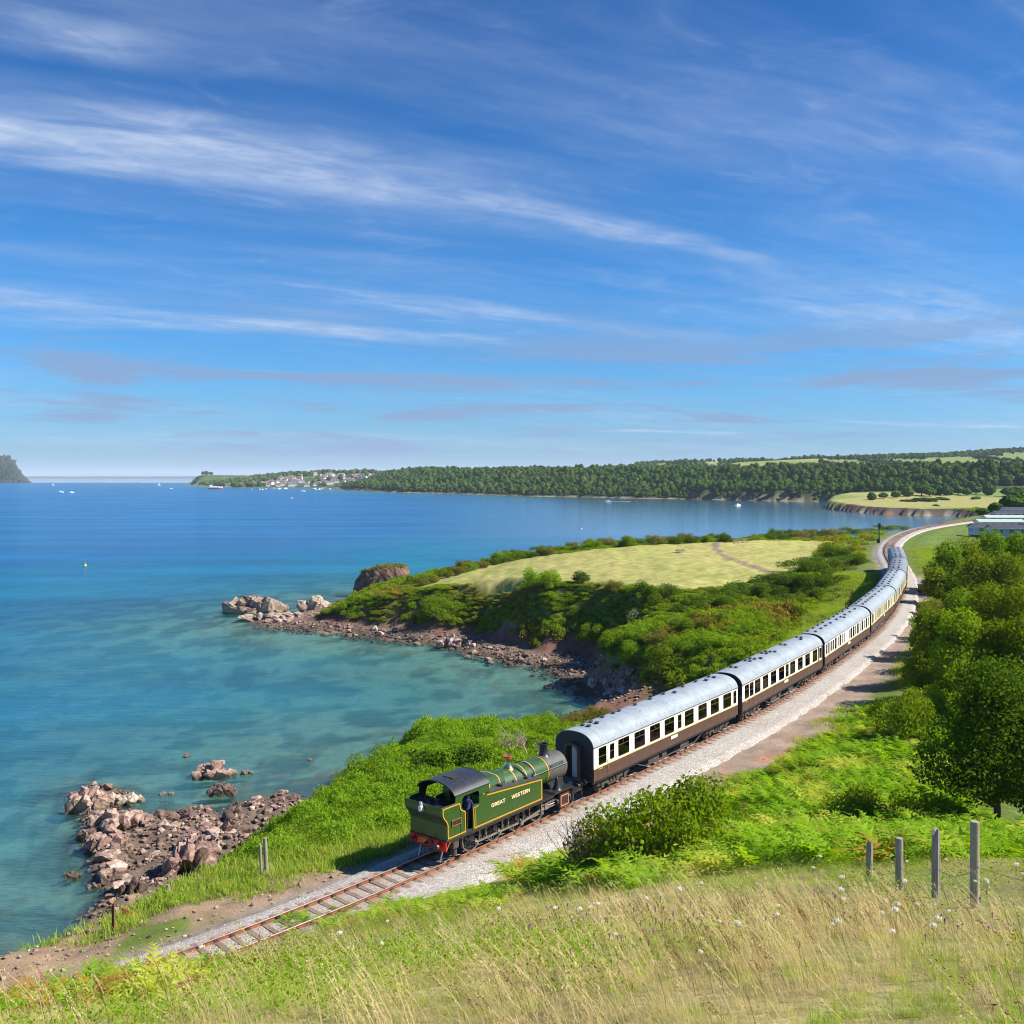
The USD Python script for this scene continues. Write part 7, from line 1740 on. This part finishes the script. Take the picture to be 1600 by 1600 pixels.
HILL = GP([(-60, 1640), (1660, 1640), (1660, 1420), (1600, 1352), (1400, 1354), (1250, 1347), (1100, 1374), (1000, 1388), (900, 1398), (830, 1402), (760, 1424), (640, 1440), (520, 1452), (430, 1464), (330, 1500), (230, 1520), (100, 1542), (0, 1556), (-60, 1570)])
HILL = HILL.buffer(.6)
p_ = inside(HILL, 46)
Yd = np.hypot(p_[:, 0], p_[:, 1])
p_ = p_[R.random(len(p_)) < np.interp(Yd, [3, 8, 14, 22, 34], [1.0, .75, .42, .30, .26])]
Yd = np.hypot(p_[:, 0], p_[:, 1])
f_ = fbm(np.c_[p_ / 2.6, p_[:, :1] * 0], 3, 51); f2_ = fbm(np.c_[p_ / 1.1, p_[:, :1] * 0], 2, 52)
right = sm(p_[:, 0] / np.maximum(p_[:, 1], 1), .25, .42) * sm(Yd, 11, 7)
pg = np.clip(.21 + 1.5 * (f_ - .5) + .40 * right + .05 * sm(-p_[:, 0], 2, 12), .03, .8)
u = R.random(len(p_)); ps_ = .62 + .9 * (f2_ - .5) + .25 * (1 - right) * sm(p_[:, 0], 1.0, 4.0)
kind = np.where(u < pg, 0, np.where(R.random(len(p_)) < ps_, 2, 1))
prot = [(blades(44, .14, .16, .42, .0042, .35), 'grass_green'), (blades(48, .15, .12, .42, .0036, .6), 'grass_mixed'), (blades(40, .15, .14, .50, .0032, .6, bias=(-.28, .05)), 'grass_straw'), (blades(44, .15, .14, .36, .0048, .45), 'grass_green'), (blades(40, .16, .10, .40, .0034, .8), 'grass_straw')]
wh = np.where((kind == 0) & (R.random(len(p_)) < .5), 3, np.where((kind == 2) & (R.random(len(p_)) < .5), 4, kind))
M_, _, _ = seeded(p_, 0, .8, 1.35, .3)
M_[:, :3, :3] = M_[:, :3, :3]
# the wind leans every tuft one way: keep the turn small
an = R.normal(0, .95, len(p_)); s_ = R.uniform(.8, 1.35, len(p_)) * np.interp(Yd, [4, 12, 30], [.31, .33, .35]) * np.where((Yd > 10) & (Yd < 18) & (p_[:, 0] > 4), .6, 1)
M_ = mats(M_[:, :3, 3], an, s_)
scatter('dry_grass', prot, M_, wh, label='dry grass covering the hillside in the foreground', cat='grass')
q_ = p_[(kind == 2) | (R.random(len(p_)) < .12)]; q_ = q_[R.random(len(q_)) < .17 + .6 * np.exp(-(((q_[:, 0] - 2.6) / 1.6) ** 2 + ((q_[:, 1] - 9.5) / 4.0) ** 2)) - .22 * sm(-q_[:, 0], 2, 9) - .4 * ((q_[:, 0] > 4.3) & (q_[:, 1] > 9.5))]
Yq = np.hypot(q_[:, 0], q_[:, 1])
st_ = [(stalks(9, .12, .32, .72), 'grass_straw'), (stalks(8, .14, .36, .85), 'grass_straw'), (stalks(7, .14, .28, .62), 'seed_brown')]
Mq = mats(np.c_[q_, H(q_[:, 0], q_[:, 1])], R.normal(0, .35, len(q_)), R.uniform(.6, 1.0, len(q_)))
scatter('seed_stalks', st_, Mq, R.choice(3, len(q_), p=[.38, .32, .30]), label='tall bleached seed stalks leaning left in the foreground grass', cat='grass')
wd_ = inside(HILL, 4.5); fw = fbm(np.c_[wd_ / 1.8, wd_[:, :1] * 0], 3, 91); wd_ = wd_[(fw > .54) & (np.hypot(wd_[:, 0], wd_[:, 1]) > 4)]
weed = [leaves(np.c_[R.normal(0, .16, (150, 2)), R.uniform(.02, .22, 150)], np.tile([0, 0, 1.0], (150, 1)), .026, jitter=.8), leaves(np.c_[R.normal(0, .13, (120, 2)), R.uniform(.02, .30, 120)], np.tile([0, 0, 1.0], (120, 1)), .02, jitter=.9)]
scatter('low_weeds', [(weed[0], 'leaf_bright'), (weed[1], 'leaf_mid'), (weed[1], 'leaf_rust')], mats(np.c_[wd_, H(wd_[:, 0], wd_[:, 1])], R.uniform(0, 6.28, len(wd_)), R.uniform(.7, 1.5, len(wd_))), R.choice(3, len(wd_), p=[.5, .32, .18]), label='low leafy weeds growing through the foreground grass', cat='weeds')
# short grass on the bank by the rails and along the cliff edge
BANK = Polygon([tuple(track(s, l)[:2]) for s, l in [(-46, -12), (-34, -9), (-24, -4.2), (-12, -3.4), (4, -3.4), (30, -3.6), (60, -3.6), (100, -3.6), (135, -3.6), (135, -12), (100, -13), (60, -12), (30, -8), (10, -8), (-6, -9), (-16, -15), (-24, -17), (-34, -18), (-46, -22)]]).buffer(0)
p_ = inside(BANK, 5.0); z_, d_ = H(p_[:, 0], p_[:, 1], True)
soil = shapely.contains_xy(SOIL, p_[:, 0], p_[:, 1]); f_ = fbm(np.c_[p_ / 3.0, p_[:, :1] * 0], 3, 61)
ok_ = (d_ > 1.5) & (~soil | (f_ > .50) & (R.random(len(p_)) < .8)); p_ = p_[ok_]
gt = [(blades(50, .26, .14, .40, .014, .5, bias=(-.1, 0)), 'grass_green'), (blades(50, .26, .12, .34, .012, .5, bias=(-.1, 0)), 'grass_mixed')]
scatter('bank_grass', gt, mats(np.c_[p_, H(p_[:, 0], p_[:, 1])], R.uniform(0, 6.28, len(p_)), R.uniform(.8, 1.5, len(p_))), (R.random(len(p_)) < .3).astype(int), label='short green grass on the bank between the rails and the cliff edge', cat='grass')
CESS = Polygon([tuple(track(s, l)[:2]) for s, l in [(2, 4.6), (30, 5.2), (60, 5.4), (100, 5.0), (135, 4.4), (190, 4.2), (190, 13), (135, 13), (100, 12), (60, 12), (30, 9.5), (2, 8)]]).buffer(0)
p_ = inside(CESS, 2.6); f_ = fbm(np.c_[p_ / 3.0, p_[:, :1] * 0], 3, 62); s_, l_ = track_sl(p_[:, 0], p_[:, 1]); p_ = p_[f_ + .05 * (l_ - 6) > np.where(s_ > 50, .42, .55)]
scatter('cess_grass', gt, mats(np.c_[p_, H(p_[:, 0], p_[:, 1])], R.uniform(0, 6.28, len(p_)), R.uniform(.8, 1.6, len(p_))), (R.random(len(p_)) < .4).astype(int), label='grass creeping over the gravel edge right of the train', cat='grass')
# stones on the bare soil
p_ = inside(SOIL, 4.0); s_ = R.uniform(.06, .30, len(p_)) * R.random(len(p_)) ** .5
scatter('soil_stones', [(rp[0][1], 'rock_red'), (rp[3][1], 'rock_pale')], mats(np.c_[p_, H(p_[:, 0], p_[:, 1]) + s_ * .2], R.uniform(0, 6, len(p_)), s_), R.integers(0, 2, len(p_)), label='small reddish stones on the bare soil beside the track', cat='stones')
paint('stone_pink', (0.40, 0.27, 0.21), 0.9, var=0.25)
# flowers
yp = proto('yarrow'); hd = [trimesh.creation.icosphere(1, .011).apply_translation([R.normal(0, .026), R.normal(0, .026), .52 + R.normal(0, .004)]) for _ in range(34)]
part(yp, 'flower_head', cat_(hd), 'flower_white'); part(yp, 'stem', tubes([([(.06, 0, -.03), (.02, 0, .25), (0, 0, .51)], .0035)] + [([(.01, 0, .42), (R.normal(0, .03), R.normal(0, .03), .515)], .002) for _ in range(6)], 4), 'grass_mixed')
kp = proto('knapweed'); kd = R.normal(0, 1, (60, 3)); kd[:, 2] = np.abs(kd[:, 2]) * .8; kd /= np.linalg.norm(kd, axis=1, keepdims=True)
part(kp, 'flower_head', (lambda m: trimesh.Trimesh(m[0], m[1], process=False))(leaves(kd * .016 + [0, 0, .5], kd, .018)), 'flower_purple'); part(kp, 'bud', trimesh.creation.icosphere(1, .011).apply_translation([0, 0, .49]), 'seed_brown'); part(kp, 'stem', tubes([([(.06, 0, -.03), (.03, .01, .25), (0, 0, .49)], .0032)], 4), 'grass_mixed')
fl = []
for k in range(48):
    fl.append(((R.uniform(1090, 1600), R.uniform(1385, 1590)) if k % 3 else (R.uniform(20, 1100), R.uniform(1440, 1590)), yp, 'yarrow', 'white flat topped wild flower in the foreground grass', 'white wild flowers in the foreground', 1.0))
for c, n in (((1010, 1510), 22), ((1180, 1505), 10), ((830, 1530), 12), ((960, 1560), 12), ((600, 1500), 10), ((1480, 1560), 7), ((1330, 1480), 6), ((300, 1560), 8)):
    for k in range(n):
        fl.append(((c[0] + R.normal(0, 55), c[1] + R.normal(0, 22)), kp, 'knapweed', 'small purple thistle like flower in the foreground grass', 'purple wild flowers in the foreground', 1.0))
gg = G([f[0] for f in fl])
for f, g in zip(fl, gg):
    if g[1] < 3.5 or g[1] > 30: continue
    s = R.uniform(.75, 1.15)
    copy(f[1].GetPath(), f[2], mats(np.array([g]), np.array([R.uniform(0, 6.28)]), np.array([[s * (.36 if g[1] > 9 else .28)] * 2 + [s * .95]]))[0], f[3], 'wild flower', f[4])
# ---------------------------------------------------------------- the air over the bay
LOOK['haze'] = usdkit.material(stage, '/World/Looks/haze', {'v': ('principled_volume', {'color': (0.80, 0.90, 1.0), 'density': HAZE, 'anisotropy': 0.0})}, [], volume='v.volume')
hz = bx(-34000, 34000, -3000, 62000, -10.5, 330)
data(usdkit.mesh(stage, '/World/haze', hz, LOOK['haze']).GetPrim(), kind='stuff', label='thin blue sea haze over the bay')
